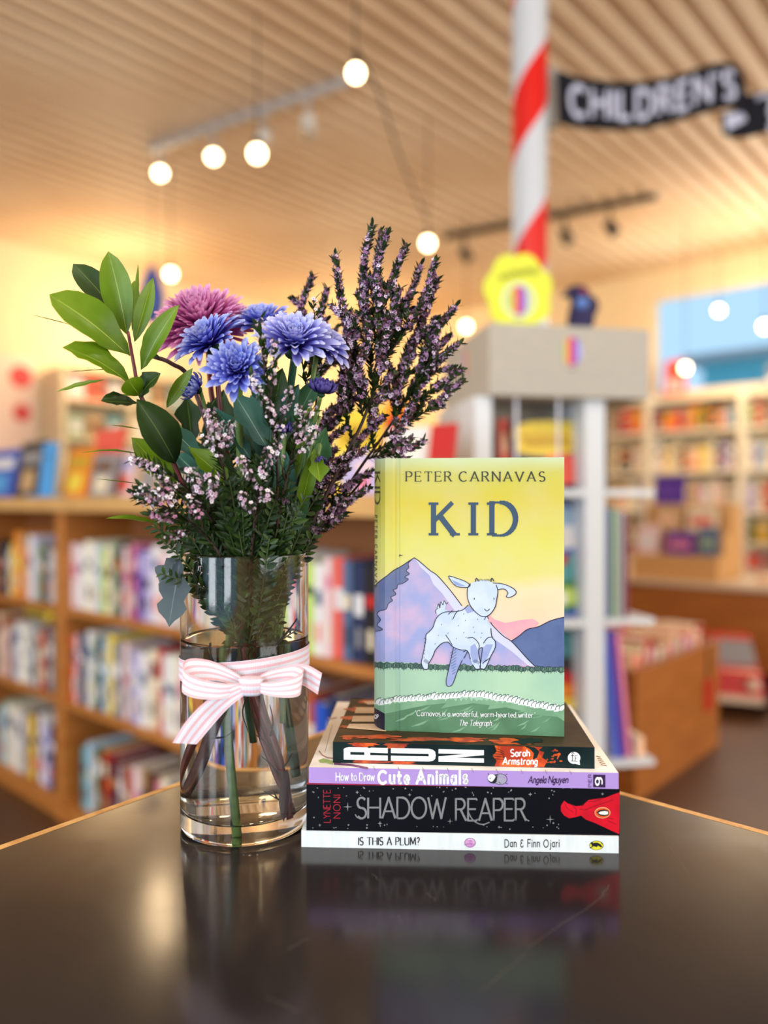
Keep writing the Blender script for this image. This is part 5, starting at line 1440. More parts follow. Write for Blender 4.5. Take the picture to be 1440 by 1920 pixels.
fern('dark ferny sprig filling the left of the vase neck', [(fr(450, 1190, .61, 300, 1010, .57, 10), 17), (fr(445, 1150, .60, 330, 960, .575), 18), (fr(450, 1150, .60, 370, 930, .575), 18), (fr(450, 1180, .60, 400, 900, .57), 18), (fr(440, 1200, .61, 350, 1060, .585), 16), (fr(440, 1120, .60, 300, 1075, .565, 0), 15), (fr(450, 1180, .62, 340, 900, .62), 20), (fr(450, 1180, .62, 400, 860, .63), 20), (fr(430, 1080, .60, 285, 985, .58, 0), 18), (fr(440, 1060, .59, 360, 880, .565, 0), 18), (fr(445, 1060, .59, 320, 930, .57, 0), 18), (fr(450, 1060, .585, 410, 930, .56, 0), 16), (fr(440, 1100, .62, 310, 960, .61, 0), 20)], 41)
fern('dark ferny sprig filling the middle of the vase neck', [(fr(460, 1200, .60, 440, 900, .565, -6), 19), (fr(465, 1200, .60, 470, 920, .565), 19), (fr(470, 1200, .60, 500, 920, .575, 6), 19), (fr(465, 1150, .60, 455, 960, .565), 20), (fr(470, 1150, .61, 485, 980, .57), 20), (fr(470, 1180, .63, 460, 840, .64), 22), (fr(470, 1180, .63, 520, 860, .64), 22), (fr(455, 1120, .60, 420, 970, .57), 18), (fr(465, 1080, .585, 450, 880, .57), 20), (fr(470, 1080, .585, 490, 860, .58), 20), (fr(460, 1060, .58, 430, 900, .56), 16), (fr(475, 1060, .58, 515, 940, .57), 18), (fr(465, 1100, .62, 430, 850, .62), 22), (fr(475, 1100, .62, 540, 880, .62), 22)], 42)
fern('dark ferny sprig filling the right of the vase neck', [(fr(480, 1200, .60, 540, 960, .58), 18), (fr(480, 1190, .61, 570, 980, .60), 18), (fr(485, 1190, .62, 590, 1000, .62), 18), (fr(480, 1180, .61, 520, 990, .58), 19), (fr(490, 1200, .63, 560, 900, .65), 20), (fr(480, 1190, .60, 505, 1010, .57), 18), (fr(490, 1190, .64, 600, 940, .66), 18), (fr(500, 1060, .59, 575, 930, .58), 18), (fr(495, 1060, .59, 545, 900, .58), 18), (fr(500, 1090, .62, 600, 920, .63), 20)], 43)
fern('ferny sprig pressed inside the glass below the rim', [(fr(455, 1240, .60, 415, 1060, .59), 14), (fr(460, 1235, .60, 500, 1050, .588), 15), (fr(470, 1225, .60, 540, 1080, .60), 14), (fr(450, 1215, .61, 385, 1100, .60), 13), (fr(470, 1230, .61, 470, 1080, .588), 16), (fr(480, 1240, .61, 530, 1150, .60), 13), (fr(470, 1220, .63, 520, 1060, .64), 14), (fr(455, 1230, .63, 410, 1090, .65), 14), (fr(475, 1235, .60, 555, 1180, .60), 11), (fr(445, 1200, .59, 420, 1130, .585), 12)], 44)

# bare feet of the woody stalks standing in the water
st = thing('woody_stalk', 'reddish brown woody stalk with thorny side twigs standing in the vase', 'stem', VC + UP * .02)
tubepart('stem', [(440, 1050, .60), (447, 1110, .60), (456, 1200, .602), (470, 1290, .60), (500, 1380, .60), (530, 1470, .60), (542, 1535, .595)], (.0022, .0034), red_stem, st)
for q in ([(515, 1425, .60), (500, 1395, .595), (478, 1375, .59)], [(526, 1460, .60), (505, 1432, .593), (488, 1415, .59)], [(536, 1505, .6), (515, 1495, .594), (492, 1480, .59)], [(515, 1495, .594), (508, 1478, .592)], [(520, 1440, .60), (540, 1425, .593), (548, 1412, .59)], [(500, 1385, .6), (508, 1350, .593), (503, 1320, .59)], [(470, 1290, .6), (455, 1330, .592), (465, 1370, .588)]):
    tubepart('twig', q, (.0008, .0003), twig_m, st, n=5, k=4)
b = MB(); add_leaf(b, P(535, 1440, .595), P(530, 1540, .59), .010, (.2, -1, 0), seg=8); b.build('leaf', mat('withered_leaf', (78, 50, 60), .6), st, smooth=True)
st = thing('woody_stalk', 'thick purple-brown woody stalk curving to the left bottom of the vase', 'stem', VC + UP * .02)
tubepart('stem', [(478, 1150, .615), (455, 1230, .61), (430, 1300, .605), (405, 1370, .60), (385, 1430, .598), (356, 1486, .60)], (.0030, .0052), bark_m, st, n=12)
tubepart('twig', [(405, 1380, .595), (425, 1378, .59), (436, 1370, .588)], (.0009, .0004), twig_m, st, n=5)
st = thing('hooked_twig', 'thin dark wiry twig looped across the waterline of the vase', 'stem', VC + UP * .05)
tubepart('stem', [(395, 1205, .59), (404, 1240, .585), (432, 1262, .582), (468, 1264, .58), (498, 1245, .582), (514, 1215, .587), (556, 1160, .60)], .0009, mat('wiry_black', (30, 34, 32), .5), st, n=6)

# ------------------------------------------------------------------ ribbon bow
rib_m = bpy.data.materials.new('striped_ribbon'); rib_m.use_nodes = True
nt = rib_m.node_tree; bs = nt.nodes['Principled BSDF']; bs.inputs['Roughness'].default_value = .55; bs.inputs['Sheen Weight'].default_value = .3
uvn = nt.nodes.new('ShaderNodeUVMap'); uvn.uv_map = 'uv'; sp = nt.nodes.new('ShaderNodeSeparateXYZ'); nt.links.new(uvn.outputs[0], sp.inputs[0])
mu = nt.nodes.new('ShaderNodeMath'); mu.operation = 'MULTIPLY'; mu.inputs[1].default_value = 3.5; nt.links.new(sp.outputs[0], mu.inputs[0])
fr_ = nt.nodes.new('ShaderNodeMath'); fr_.operation = 'FRACT'; nt.links.new(mu.outputs[0], fr_.inputs[0])
lt = nt.nodes.new('ShaderNodeMath'); lt.operation = 'LESS_THAN'; lt.inputs[1].default_value = .42; nt.links.new(fr_.outputs[0], lt.inputs[0])
mx = nt.nodes.new('ShaderNodeMixRGB'); nt.links.new(lt.outputs[0], mx.inputs[0]); mx.inputs[1].default_value = rgb(226, 226, 238); mx.inputs[2].default_value = rgb(232, 184, 194)
nt.links.new(mx.outputs[0], bs.inputs['Base Color'])
wv = nt.nodes.new('ShaderNodeMath'); wv.operation = 'SINE'; m3 = nt.nodes.new('ShaderNodeMath'); m3.operation = 'MULTIPLY'; m3.inputs[1].default_value = 900.0
nt.links.new(sp.outputs[1], m3.inputs[0]); nt.links.new(m3.outputs[0], wv.inputs[0])
bp = nt.nodes.new('ShaderNodeBump'); bp.inputs['Strength'].default_value = .35; bp.inputs['Distance'].default_value = .0003; nt.links.new(wv.outputs[0], bp.inputs['Height']); nt.links.new(bp.outputs[0], bs.inputs['Normal'])

bow = thing('ribbon_bow', 'white and pale pink striped ribbon tied in a bow round the vase', 'ribbon', VC + Vector((0, -VR - .004, .11)))
def ribbon(name, pts, parent=bow, th=.0005, k=8):
    """pts: (px, py, D, half width px in x, in y, in depth mm)"""
    c = smooth_path([P(*q[:3]) for q in pts], k)
    h = smooth_path([Vector((q[3] / F * q[2], q[5] / 1000.0, -q[4] / F * q[2])) for q in pts], k)
    b = MB(); s = 0
    rows = []
    for i, (p, w_) in enumerate(zip(c, h)):
        if i: s += (p - c[i - 1]).length
        t = (c[min(i + 1, len(c) - 1)] - c[max(i - 1, 0)]).normalized(); nn = t.cross(w_).normalized() * th / 2
        rows.append([[b.vert(p - w_ * (1 - 2 * u) + nn * sg, (u, s * 6)) for u in (0, .25, .5, .75, 1)] for sg in (1, -1)])
    for a_, c_ in zip(rows, rows[1:]):
        for sg in (0, 1):
            for j in range(4):
                q = (a_[sg][j], a_[sg][j + 1], c_[sg][j + 1], c_[sg][j]); b.face(q if sg == 0 else q[::-1])
        for j in (0, 4): b.face((a_[0][j], c_[0][j], c_[1][j], a_[1][j]))
    return b.build(name, rib_m, parent, smooth=True)
# band round the glass
b = MB(); n = 72; zc = .1315; hw = .0085
for sg, rr_ in ((1, VR + .0009), (-1, VR + .0004)):
    for k in range(n):
        q = []
        for kk, z in ((k, -hw), (k + 1, -hw), (k + 1, hw), (k, hw)):
            a = 2 * pi * kk / n
            q.append(b.vert(VC + Vector((cos(a) * rr_, sin(a) * rr_, zc + z + .004 * cos(a))), ((z + hw) / (2 * hw), kk * .02)))
        b.face(q if sg > 0 else q[::-1])
b.build('band', rib_m, bow, smooth=True)
ribbon('loop', [(464, 1284, .566, 0, 8, 0), (435, 1270, .566, 0, 12, -1), (400, 1258, .568, 2, 17, -2), (366, 1256, .567, 3, 20, -3), (345, 1264, .563, 2, 22, -4), (345, 1278, .555, 1, 20, -3), (368, 1290, .551, 0, 18, -2), (410, 1296, .552, -2, 15, -1), (440, 1292, .556, -2, 11, 0), (464, 1287, .560, 0, 8, 0)])
ribbon('loop', [(474, 1283, .566, 0, 8, 0), (500, 1272, .566, 0, 12, -1), (530, 1266, .568, -2, 15, -2), (552, 1266, .567, -3, 17, -3), (566, 1276, .562, -2, 19, -4), (558, 1286, .555, 0, 18, -3), (535, 1291, .552, 1, 16, -2), (505, 1292, .554, 2, 12, -1), (474, 1287, .560, 0, 8, 0)])
ribbon('tail', [(468, 1288, .559, 0, 8, 0), (448, 1296, .556, 4, 12, 0), (422, 1310, .554, 10, 14, 1), (392, 1336, .552, 17, 12, 2), (366, 1366, .550, 20, 9, 2), (346, 1394, .549, 21, 3, 2)])
ribbon('tail', [(470, 1284, .567, 0, 8, 0), (505, 1276, .569, 0, 14, 0), (545, 1264, .570, -2, 18, 0), (572, 1266, .568, -4, 19, 0), (600, 1282, .564, -4, 20, 0)])
b = MB()
b.lathe([(.0001, -.0070), (.0035, -.0068), (.0048, -.0045), (.0042, -.0015), (.0050, 0), (.0042, .0015), (.0048, .0045), (.0035, .0068), (.0001, .0070)], P(470, 1286, .559), 20)
b.v = [tuple(Vector(v) if 0 else ((v[0] - P(470, 1286, .559).x) * 1.9 + P(470, 1286, .559).x, v[1], v[2])) for v in b.v]
b.uv = [((v[2] * 60) % 1, v[0] * 3) for v in b.v]
b.build('knot', rib_m, bow, smooth=True)
# ------------------------------------------------------------------ coloured background books
PAL = {
 'white': (236, 232, 230), 'cream': (236, 220, 188), 'ivory': (244, 238, 214), 'pale pink': (236, 206, 206), 'pink': (226, 130, 156), 'coral': (238, 96, 78), 'red': (196, 36, 34),
 'maroon': (120, 34, 50), 'orange': (240, 138, 34), 'yellow': (244, 212, 70), 'mustard': (206, 164, 44), 'lime green': (194, 220, 104), 'sage green': (150, 172, 140), 'green': (70, 130, 66), 'dark green': (40, 70, 52),
 'teal': (84, 158, 164), 'pale blue': (176, 206, 228), 'sky blue': (74, 164, 230), 'blue': (38, 84, 190), 'navy': (36, 48, 84), 'slate blue': (86, 106, 140), 'lavender': (190, 180, 222), 'purple': (104, 54, 150),
 'grey': (150, 146, 146), 'charcoal': (54, 50, 52), 'black': (26, 24, 28), 'brown': (112, 74, 50), 'tan': (204, 166, 120), 'rust': (176, 78, 40), 'peach': (246, 196, 158)}
def bm(c): return mat('cover_' + c.replace(' ', '_'), PAL[c], 0.45)
BAND = {'white': 'slate blue', 'cream': 'maroon', 'ivory': 'grey', 'orange': 'yellow', 'navy': 'white', 'black': 'red', 'red': 'cream', 'pale pink': 'pink', 'grey': 'white', 'maroon': 'tan', 'purple': 'lavender', 'charcoal': 'orange'}
rb = random.Random(99)
ORD = ['', 'second', 'third', 'fourth', 'fifth', 'sixth', 'seventh', 'eighth', 'ninth', 'tenth', 'eleventh', 'twelfth', 'thirteenth', 'fourteenth', 'fifteenth', 'sixteenth', 'seventeenth', 'eighteenth', 'nineteenth', 'twentieth', 'twenty-first', 'twenty-second', 'twenty-third', 'twenty-fourth']
USED = set()

def shelf_book(o, x, y, w, h, d, col, label, group, lean=0.0, face=False):
    """o = lower front left corner, x along the shelf, y into it"""
    z = (UP + x * lean).normalized()
    xx = x
    b = MB()
    c = 0.003
    if face:      # front cover towards the room, leaning back a little
        z = (UP + y * 0.16).normalized()
        b.hexa(o, xx * w, y * d, z * h, 0)
        b.hexa(o - y * .0006 + xx * w * .12 + z * h * .62, xx * w * .76, y * .0005, z * h * .2, 2)
        b.hexa(o - y * .0006 + xx * w * .25 + z * h * .16, xx * w * .5, y * .0005, z * h * .32, 3)
        b.hexa(o + xx * .003 + y * .003 + z * (h + .0001), xx * (w - .006), y * (d - .006), z * .0004, 1)
    else:
        b.hexa(o, xx * w, y * c, z * h, 0); b.hexa(o + y * c, xx * c, y * (d - c), z * h, 0); b.hexa(o + y * c + xx * (w - c), xx * c, y * (d - c), z * h, 0)
        b.hexa(o + y * c + xx * c + z * .003, xx * (w - 2 * c), y * (d - c - .004), z * (h - .006), 1)
        q = rb.uniform(.45, .7)
        b.hexa(o - y * .0006 + xx * w * .12 + z * h * q, xx * w * .76, y * .0005, z * h * rb.uniform(.08, .22), 2)
        b.hexa(o - y * .0006 + xx * w * .3 + z * h * .15, xx * w * .4, y * .0005, z * h * .2, 3)
    k = BAND.get(col, rb.choice(['white', 'cream', 'black', 'navy']))
    ob = b.build('book', [bm(col), page_m, bm(k), bm(rb.choice(['white', 'cream', 'black', 'grey', 'coral', 'tan']))])
    tag(ob, label, 'book', group)
    return ob

def row(a0, b0, z, specs, hrange, where, group, d=.16, axis=A2, into=B2, gap=.0015, from_right=False, a_end=None):
    """specs: list of (colour, width[, height]); labels tell colour, neighbours and place"""
    n = len(specs); a = a0
    for i, s in enumerate(specs):
        col, w = s[0], s[1]
        h = s[2] if len(s) > 2 else rb.uniform(*hrange)
        face = len(s) > 3
        if a_end and a + w > a_end: break
        ordn = (ORD[n - 1 - i] + ' from right' if n - 1 - i > 0 else 'rightmost') if from_right else ((ORD[i] + ' from left') if i else 'leftmost')
        nb = specs[i + 1][0] if i + 1 < n else specs[i - 1][0]
        kind = 'face-out ' if face else ('thick ' if w > .05 else ('thin ' if w < .024 else ''))
        lab = f'{kind}{col} book next to {nb}, {ordn}, {where}'
        if len(lab.split()) > 16: lab = lab.replace(kind, '', 1)
        o = R3(a, b0, z + .0004) if axis is A2 else R3(b0, a, z + .0004)
        shelf_book(o + into * rb.uniform(0, .012), axis, into, w, h, d if not face else .02, col, lab, group, face=face)
        a += w + gap
    return a

# ------------------------------------------------------------------ oak bookcase on the left
FB = 1.285      # front plane in the shop's axes
case = thing('oak_bookcase', 'long low oak bookcase of three bays full of books, behind the vase', 'bookcase', R3(-2.3, FB, 0))
TOPZ = 1.125
ends = [(-3.71, -3.64), (-2.775, -2.705), (-1.865, -1.80), (-1.105, -1.04)]
for i, (a0, a1) in enumerate(ends):
    b = MB(); b.rbox(a0, a1, FB, FB + .28, 0.0, TOPZ); b.build('upright', wood_oak, case)
b = MB(); b.rbox(-3.74, -1.03, FB - .02, FB + .285, TOPZ, TOPZ + .05); b.build('top_board', wood_pale, case)
b = MB(); b.rbox(-3.64, -1.105, FB + .265, FB + .28, .07, TOPZ); b.build('back_panel', mat('oak_dark', (150, 92, 48), .6), case)  # back panel in a darker oak tone
ZS = (.075, .44, .777)
for (a0, a1) in ((-3.64, -2.775), (-2.705, -1.865), (-1.80, -1.105)):
    for z in ZS:
        b = MB(); b.rbox(a0, a1, FB + .005, FB + .265, z - .024, z); b.build('shelf', wood_oak, case)
    b = MB(); b.rbox(a0, a1, FB + .01, FB + .03, 0, .05); b.build('plinth', wood_oak, case)

G_ = 'books in the oak bookcase'
# bay A (left edge of the photograph)
row(-3.36, FB + .02, ZS[2], [('black', .035, .22), ('charcoal', .03, .2), ('navy', .03, .21), ('white', .035, .19), ('yellow', .03, .21), ('orange', .055, .26), ('tan', .022, .25), ('orange', .03, .21), ('pale pink', .025, .22), ('white', .035, .25), ('lavender', .028, .24), ('sage green', .05, .22), ('charcoal', .022, .21), ('grey', .03, .22), ('white', .022, .2)], (.2, .25), 'top shelf, left oak bay', 'books on the top shelf of the left bay', from_right=True, a_end=-2.778)
row(-3.36, FB + .02, ZS[1], [('cream', .03), ('rust', .028), ('pale pink', .03), ('tan', .028), ('slate blue', .03), ('lavender', .03), ('white', .05), ('ivory', .04), ('white', .05), ('slate blue', .028), ('cream', .03), ('red', .04), ('maroon', .03), ('grey', .04)], (.2, .25), 'middle shelf, left oak bay', 'books on the middle shelf of the left bay', from_right=True, a_end=-2.778)
row(-3.36, FB + .02, ZS[0], [('pale blue', .05), ('sage green', .03), ('white', .05), ('cream', .05), ('white', .05), ('grey', .045), ('tan', .02), ('yellow', .04), ('maroon', .03), ('white', .05), ('lavender', .05), ('navy', .03)], (.22, .27), 'bottom shelf, left oak bay', 'books on the bottom shelf of the left bay', from_right=True, a_end=-2.778)
# yellow books lying on the left bay's middle row
for k_, (c_, z_) in enumerate((('mustard', .705), ('yellow', .7265))):
    b = MB(); b.hexa(R3(-3.12 + .02 * k_, FB + .03, z_ - .008), A2 * .23, B2 * .16, UP * .02, 0); b.hexa(R3(-3.12 + .02 * k_ + .003, FB + .0295, z_ - .005), A2 * .18, B2 * .0005, UP * .012, 1)
    tag(b.build('book', [bm(c_), bm('black')]), f'{c_} book lying flat on the books, ' + ('under a yellow one' if k_ == 0 else 'on a mustard one'), 'book', 'books lying on the left bay row')
# bay B
row(-2.70, FB + .02, ZS[2], [('pale pink', .05), ('white', .045), ('ivory', .05), ('white', .035), ('pale blue', .03), ('lime green', .018), ('cream', .04), ('sage green', .045), ('charcoal', .025), ('pale pink', .035), ('maroon', .028), ('pink', .026), ('purple', .035), ('lavender', .045), ('white', .05), ('pale pink', .045), ('white', .04), ('grey', .03), ('cream', .04), ('white', .04)], (.22, .255), 'top shelf, middle oak bay', 'books on the top shelf of the middle bay', a_end=-1.87)
row(-2.70, FB + .02, ZS[1], [('coral', .03), ('pale pink', .026), ('navy', .03), ('slate blue', .026), ('white', .04), ('sage green', .02), ('navy', .045), ('pale blue', .025), ('yellow', .045), ('grey', .05), ('pale pink', .035), ('grey', .035), ('lavender', .04), ('white', .045), ('cream', .05), ('red', .03), ('white', .05), ('ivory', .04), ('pale pink', .04), ('white', .04)], (.235, .27), 'middle shelf, middle oak bay', 'books on the middle shelf of the middle bay', a_end=-1.87)
row(-2.62, FB + .02, ZS[0], [('teal', .04), ('pale blue', .03), ('tan', .035), ('dark green', .025), ('mustard', .02), ('red', .03), ('charcoal', .03), ('maroon', .03), ('grey', .035), ('rust', .04), ('pale pink', .05), ('tan', .04), ('brown', .045), ('pink', .03), ('cream', .05), ('grey', .05)], (.20, .24), 'bottom shelf, middle oak bay', 'books on the bottom shelf of the middle bay', a_end=-1.87)
# bay C
row(-1.795, FB + .02, ZS[2], [('tan', .035), ('ivory', .03), ('white', .04), ('grey', .03), ('cream', .04), ('pale blue', .035), ('white', .045), ('grey', .03), ('white', .045), ('lime green', .042), ('white', .03), ('pale pink', .025), ('coral', .036), ('slate blue', .03), ('navy', .035), ('black', .04), ('pale blue', .036), ('white', .04), ('green', .03), ('navy', .04), ('cream', .04), ('maroon', .035), ('grey', .04)], (.225, .255), 'top shelf, right oak bay', 'books on the top shelf of the right bay', a_end=-1.108)
row(-1.795, FB + .02, ZS[1], [('white', .04), ('tan', .03), ('teal', .03), ('grey', .03), ('red', .03), ('white', .04), ('orange', .03), ('lavender', .04), ('slate blue', .04), ('lavender', .03), ('rust', .03), ('blue', .04), ('navy', .04), ('purple', .035), ('maroon', .04), ('blue', .04), ('navy', .04), ('orange', .03), ('cream', .04), ('grey', .04)], (.20, .25), 'middle shelf, right oak bay', 'books on the middle shelf of the right bay', a_end=-1.108)

# books standing face-out on top of the oak bookcase
def faceout(px0, px1, ytop, col, label, base_z=TOPZ + .05, boff=.1, patch=None, D=None, lean=.16, group='face-out books on top of the oak bookcase', name='book', cat='book', tilt=0.0, p2=None):
    bb = FB + boff
    def at(px):
        d = ray_b(px, bb); q = P(px, HOR, d); return q, d
    (q0, d0), (q1, d1) = at(px0), at(px1)
    h = (HOR - ytop) / F * (d0 + d1) / 2 + EYE - base_z
    w = (q1 - q0).length
    o = Vector((q0.x, q0.y, base_z + .0005)); z = (UP + B2 * lean + A2 * tilt).normalized()
    if tilt < 0: o = o - A2 * 0
    b = MB()
    b.hexa(o, A2 * w, B2 * .018, z * h, 0)
    b.hexa(o + A2 * .002 + B2 * .002 + z * (h + .0001), A2 * (w - .004), B2 * .014, z * .0004, 1)
    c1, c2 = patch or ('cream', 'navy')
    b.hexa(o - B2 * .0006 + A2 * w * .1 + z * h * .6, A2 * w * .8, B2 * .0005, z * h * .22, 2)
    b.hexa(o - B2 * .0006 + A2 * w * .22 + z * h * .12, A2 * w * .56, B2 * .0005, z * h * (p2 or .36), 3)
    t = b.build(name, [bm(col), page_m, bm(c1), bm(c2)])
    tag(t, label, cat, group)
    return t
faceout(-34, 22, 842, 'blue', 'deep blue face-out book at the left end of the oak bookcase top', boff=.12, patch=('white', 'sky blue'))
faceout(26, 68, 826, 'charcoal', 'charcoal face-out book with a tan picture, on the oak bookcase top', boff=.12, patch=('grey', 'tan'))
faceout(152, 202, 800, 'coral', 'coral red face-out book, tallest on the left part of the bookcase top', boff=.18, patch=('coral', 'orange'), tilt=.18)
faceout(112, 158, 838, 'orange', 'orange and yellow face-out book beside the light blue one on the bookcase top', boff=.1, patch=('mustard', 'yellow'), tilt=.12)
faceout(166, 206, 850, 'grey', 'grey face-out book in front of the coral one on the bookcase top', boff=.1, patch=('brown', 'cream'))
faceout(206, 246, 846, 'pale pink', 'pale pink face-out book with blue and red patches on the bookcase top', boff=.14, patch=('lavender', 'coral'))
faceout(250, 300, 820, 'tan', 'tan face-out book behind the low wax-flower sprig', boff=.14, patch=('brown', 'grey'))
faceout(306, 352, 838, 'charcoal', 'charcoal face-out book left of the vase neck on the bookcase top', boff=.12, patch=('orange', 'cream'))
faceout(618, 700, 762, 'yellow', 'large yellow face-out book seen between the heath twigs', boff=.16, patch=('mustard', 'lavender'))
faceout(655, 700, 850, 'lavender', 'lavender and pink face-out book in front of the large yellow one', boff=.05, patch=('pale pink', 'pink'))
faceout(706, 742, 742, 'orange', 'orange face-out book behind the heath branches', boff=.18, patch=('red', 'yellow'))
faceout(712, 786, 800, 'white', 'white face-out book right above the upright book top', boff=.12, patch=('ivory', 'pale blue'))
faceout(796, 838, 792, 'red', 'red face-out book at the right end of the oak bookcase top', boff=.1, patch=('red', 'rust'))
# light blue card stand
d_ = ray_b(88, FB + .07); q = P(72, HOR, d_)
t = thing('card_stand', 'bright light-blue card stand with a foot on the oak bookcase top', 'display stand', Vector((q.x, q.y, TOPZ + .05)))
b = MB(); b.hexa(Vector((q.x, q.y, TOPZ + .058)), A2 * .11, B2 * .012, (UP + B2 * .1) * .205); b.build('card', bm('sky blue'), t)
b = MB(); b.hexa(Vector((q.x, q.y, TOPZ + .0505)) - A2 * .02 - B2 * .04, A2 * .13, B2 * .10, UP * .007); b.build('foot', bm('sky blue'), t)
b = MB(); b.lathe([(0, 0), (.012, 0), (.012, .001), (0, .001)], Vector((q.x, q.y, TOPZ + .058)) + A2 * .045 + UP * .15 - B2 * -.012, 16, axis=-B2); b.build('printed_dot', bm('slate blue'), t)

# ------------------------------------------------------------------ grey display stand
SA = Vector((.261, 1.90, 0)); su = Vector((.983, .185, 0)).normalized(); sw = Vector((-su.y, su.x, 0))
grey = mat('stand_grey_board', (176, 170, 158), .6, noise=((164, 158, 148), 30, 4, .3, .7, (1, 1, 8)))
pale = mat('stand_white_board', (208, 212, 216), .55)
stand = thing('book_display_stand', 'grey-topped white display stand with shelves of picture books, right of the upright book', 'display stand', SA + su * .2)
def sbox(b, s0, s1, w0, w1, z0, z1, m=0):
    b.hexa(SA + su * s0 + sw * w0 + UP * z0, su * (s1 - s0), sw * (w1 - w0), UP * (z1 - z0), m)
def s_at(px, w=0.0):     # coordinate along the stand's front for a pixel column, w behind the header front
    x = (px - 720) / F; o = SA + sw * w
    return (x * o.y - o.x) / (su.x - x * su.y)
b = MB(); sbox(b, 0, .431, 0, .43, 1.424, 1.602); b.build('header_box', grey, stand)
W0 = .03
sL, sM, sR = s_at(890, W0), s_at(1097, W0), s_at(1134, W0)
for n_, (x0, x1) in (('post', (sL, sL + .045)), ('post', (sM, sR))):
    b = MB(); sbox(b, x0, x1, W0, W0 + .36, 0, 1.424); b.build(n_, pale, stand)
b = MB(); sbox(b, sL + .045, sM, W0 + .2, W0 + .215, .03, 1.424); b.build('back_panel', mat('stand_back', (196, 186, 168), .7), stand)
b = MB(); sbox(b, sL, sR + .13, W0, W0 + .36, 0, .03); b.build('base', pale, stand)
sE = s_at(1226, W0)
for z in (.486, .855, 1.19):
    b = MB(); sbox(b, sL + .045, sM, W0 - .005, W0 + .2, z - .018, z); b.build('shelf', pale, stand)
    b = MB(); sbox(b, sR, sE, W0 - .005, W0 + .3, z - .016, z); b.build('side_shelf', pale, stand)
for px in (967, 1046):
    b = MB(); x = s_at(px, W0); b.tube([SA + su * x + sw * (W0 - .004) + UP * 1.19, SA + su * x + sw * (W0 - .004) + UP * 1.424], .0035, 6); b.build('retaining_wire', mat('wire_white', (226, 226, 236), .4), stand)
# balloon emblem: upright ellipse of coloured stripes on front and left of the header
def emblem(b, c, ux, uz, nrm, rx, rz, mats_n=6):
    for i in range(mats_n):
        a0, a1 = -1 + 2 * i / mats_n, -1 + 2 * (i + 1) / mats_n
        pts = []
        for k in range(5):
            x = a0 + (a1 - a0) * k / 4; pts.append(c + ux * rx * x + uz * rz * math.sqrt(max(0, 1 - x * x)) + nrm * .0008)
        for k in range(5):
            x = a1 - (a1 - a0) * k / 4; pts.append(c + ux * rx * x - uz * rz * math.sqrt(max(0, 1 - x * x)) + nrm * .0008)
        if i == 0: pts = pts[1:-1] if False else pts
        clean = [p for j, p in enumerate(pts) if (p - pts[j - 1]).length > 1e-6]
        b.poly(clean, i)
    b.hexa(c - ux * rx * .35 - uz * rz * 1.32 + nrm * .0002, ux * rx * .7, nrm * .0006, uz * rz * .12, mats_n)
EM = [mat('emblem_green', (150, 176, 130), .5), mat('emblem_amber', (214, 170, 60), .5), mat('emblem_red', (206, 52, 64), .5), mat('emblem_magenta', (176, 60, 150), .5), mat('emblem_violet', (120, 110, 200), .5), mat('emblem_lilac', (170, 172, 226), .5), mat('emblem_text', (120, 116, 120), .5)]
b = MB(); emblem(b, SA + su * s_at(1072) + UP * (1.424 + .115), su, UP, -sw, .028, .036); b.build('balloon_emblem', EM, stand)
b = MB(); emblem(b, SA + sw * .2 + UP * 1.54, sw, UP, -su, .028, .036); b.build('balloon_emblem', EM, stand)

def cover_bands(name, label, s0, s1, w, z0, h, bands, th=.012, lean=.1, group=None, extra=None):
    """face-out picture book whose cover is made of bands and blobs"""
    o = SA + su * s0 + sw * w + UP * z0; z = (UP + sw * lean).normalized(); W_ = s1 - s0
    b = MB(); b.hexa(o, su * W_, sw * th, z * h, 0)
    ms = [bm(bands[0][0])]
    for col, x0, x1, y0, y1 in bands[1:]:
        ms.append(bm(col)); k = len(ms) - 1
        r_ = random.Random(k * 7 + int(s0 * 1000))
        cx, cy_, rx, ry = (x0 + x1) / 2 * W_, (y0 + y1) / 2 * h, (x1 - x0) / 2 * W_, (y1 - y0) / 2 * h
        pts = []
        for i in range(16):
            t_ = 2 * pi * i / 16; q_ = r_.uniform(.85, 1.1)
            X_ = min(max(cx + rx * q_ * max(-1, min(1, 1.25 * cos(t_))), 0.001), W_ - .001); Y_ = min(max(cy_ + ry * q_ * max(-1, min(1, 1.25 * sin(t_))), .001), h - .001)
            pts.append(o + su * X_ + z * Y_ - sw * (.0004 * k))
        b.poly(pts, k)
    t = b.build(name, ms)
    tag(t, label, 'book', group)
    return t
gs = 'picture books on the grey-topped stand'
cover_bands('picture_book', 'picture book with yellow top and red blob on navy, on the stand under the header', s_at(966, W0 + .06), s_at(1092, W0 + .06), W0 + .06, 1.191, .185, [('navy',), ('yellow', 0, 1, .5, 1), ('mustard', .1, .9, .6, .8), ('coral', .45, .95, .08, .5), ('slate blue', 0, .3, .05, .3)], group=gs)
cover_bands('picture_book', 'orange-red edge of a book left of the yellow-topped picture book', s_at(936, W0 + .1), s_at(957, W0 + .1), W0 + .09, 1.191, .19, [('coral',), ('peach', .2, .8, .5, .8)], group=gs)
cover_bands('picture_book', 'blue and green crowded picture book on the stand, right of the upright hardback', s_at(950, W0 + .05), s_at(1090, W0 + .05), W0 + .05, .856, .30, [('blue',), ('pale blue', .1, .95, .7, .98), ('white', .6, .95, .6, .8), ('green', 0, 1, .05, .4), ('teal', .5, 1, .3, .55), ('red', .55, .85, .45, .55), ('lime green', .75, 1, .1, .25), ('white', .5, .8, .1, .22), ('navy', .6, .75, .62, .72)], group=gs)
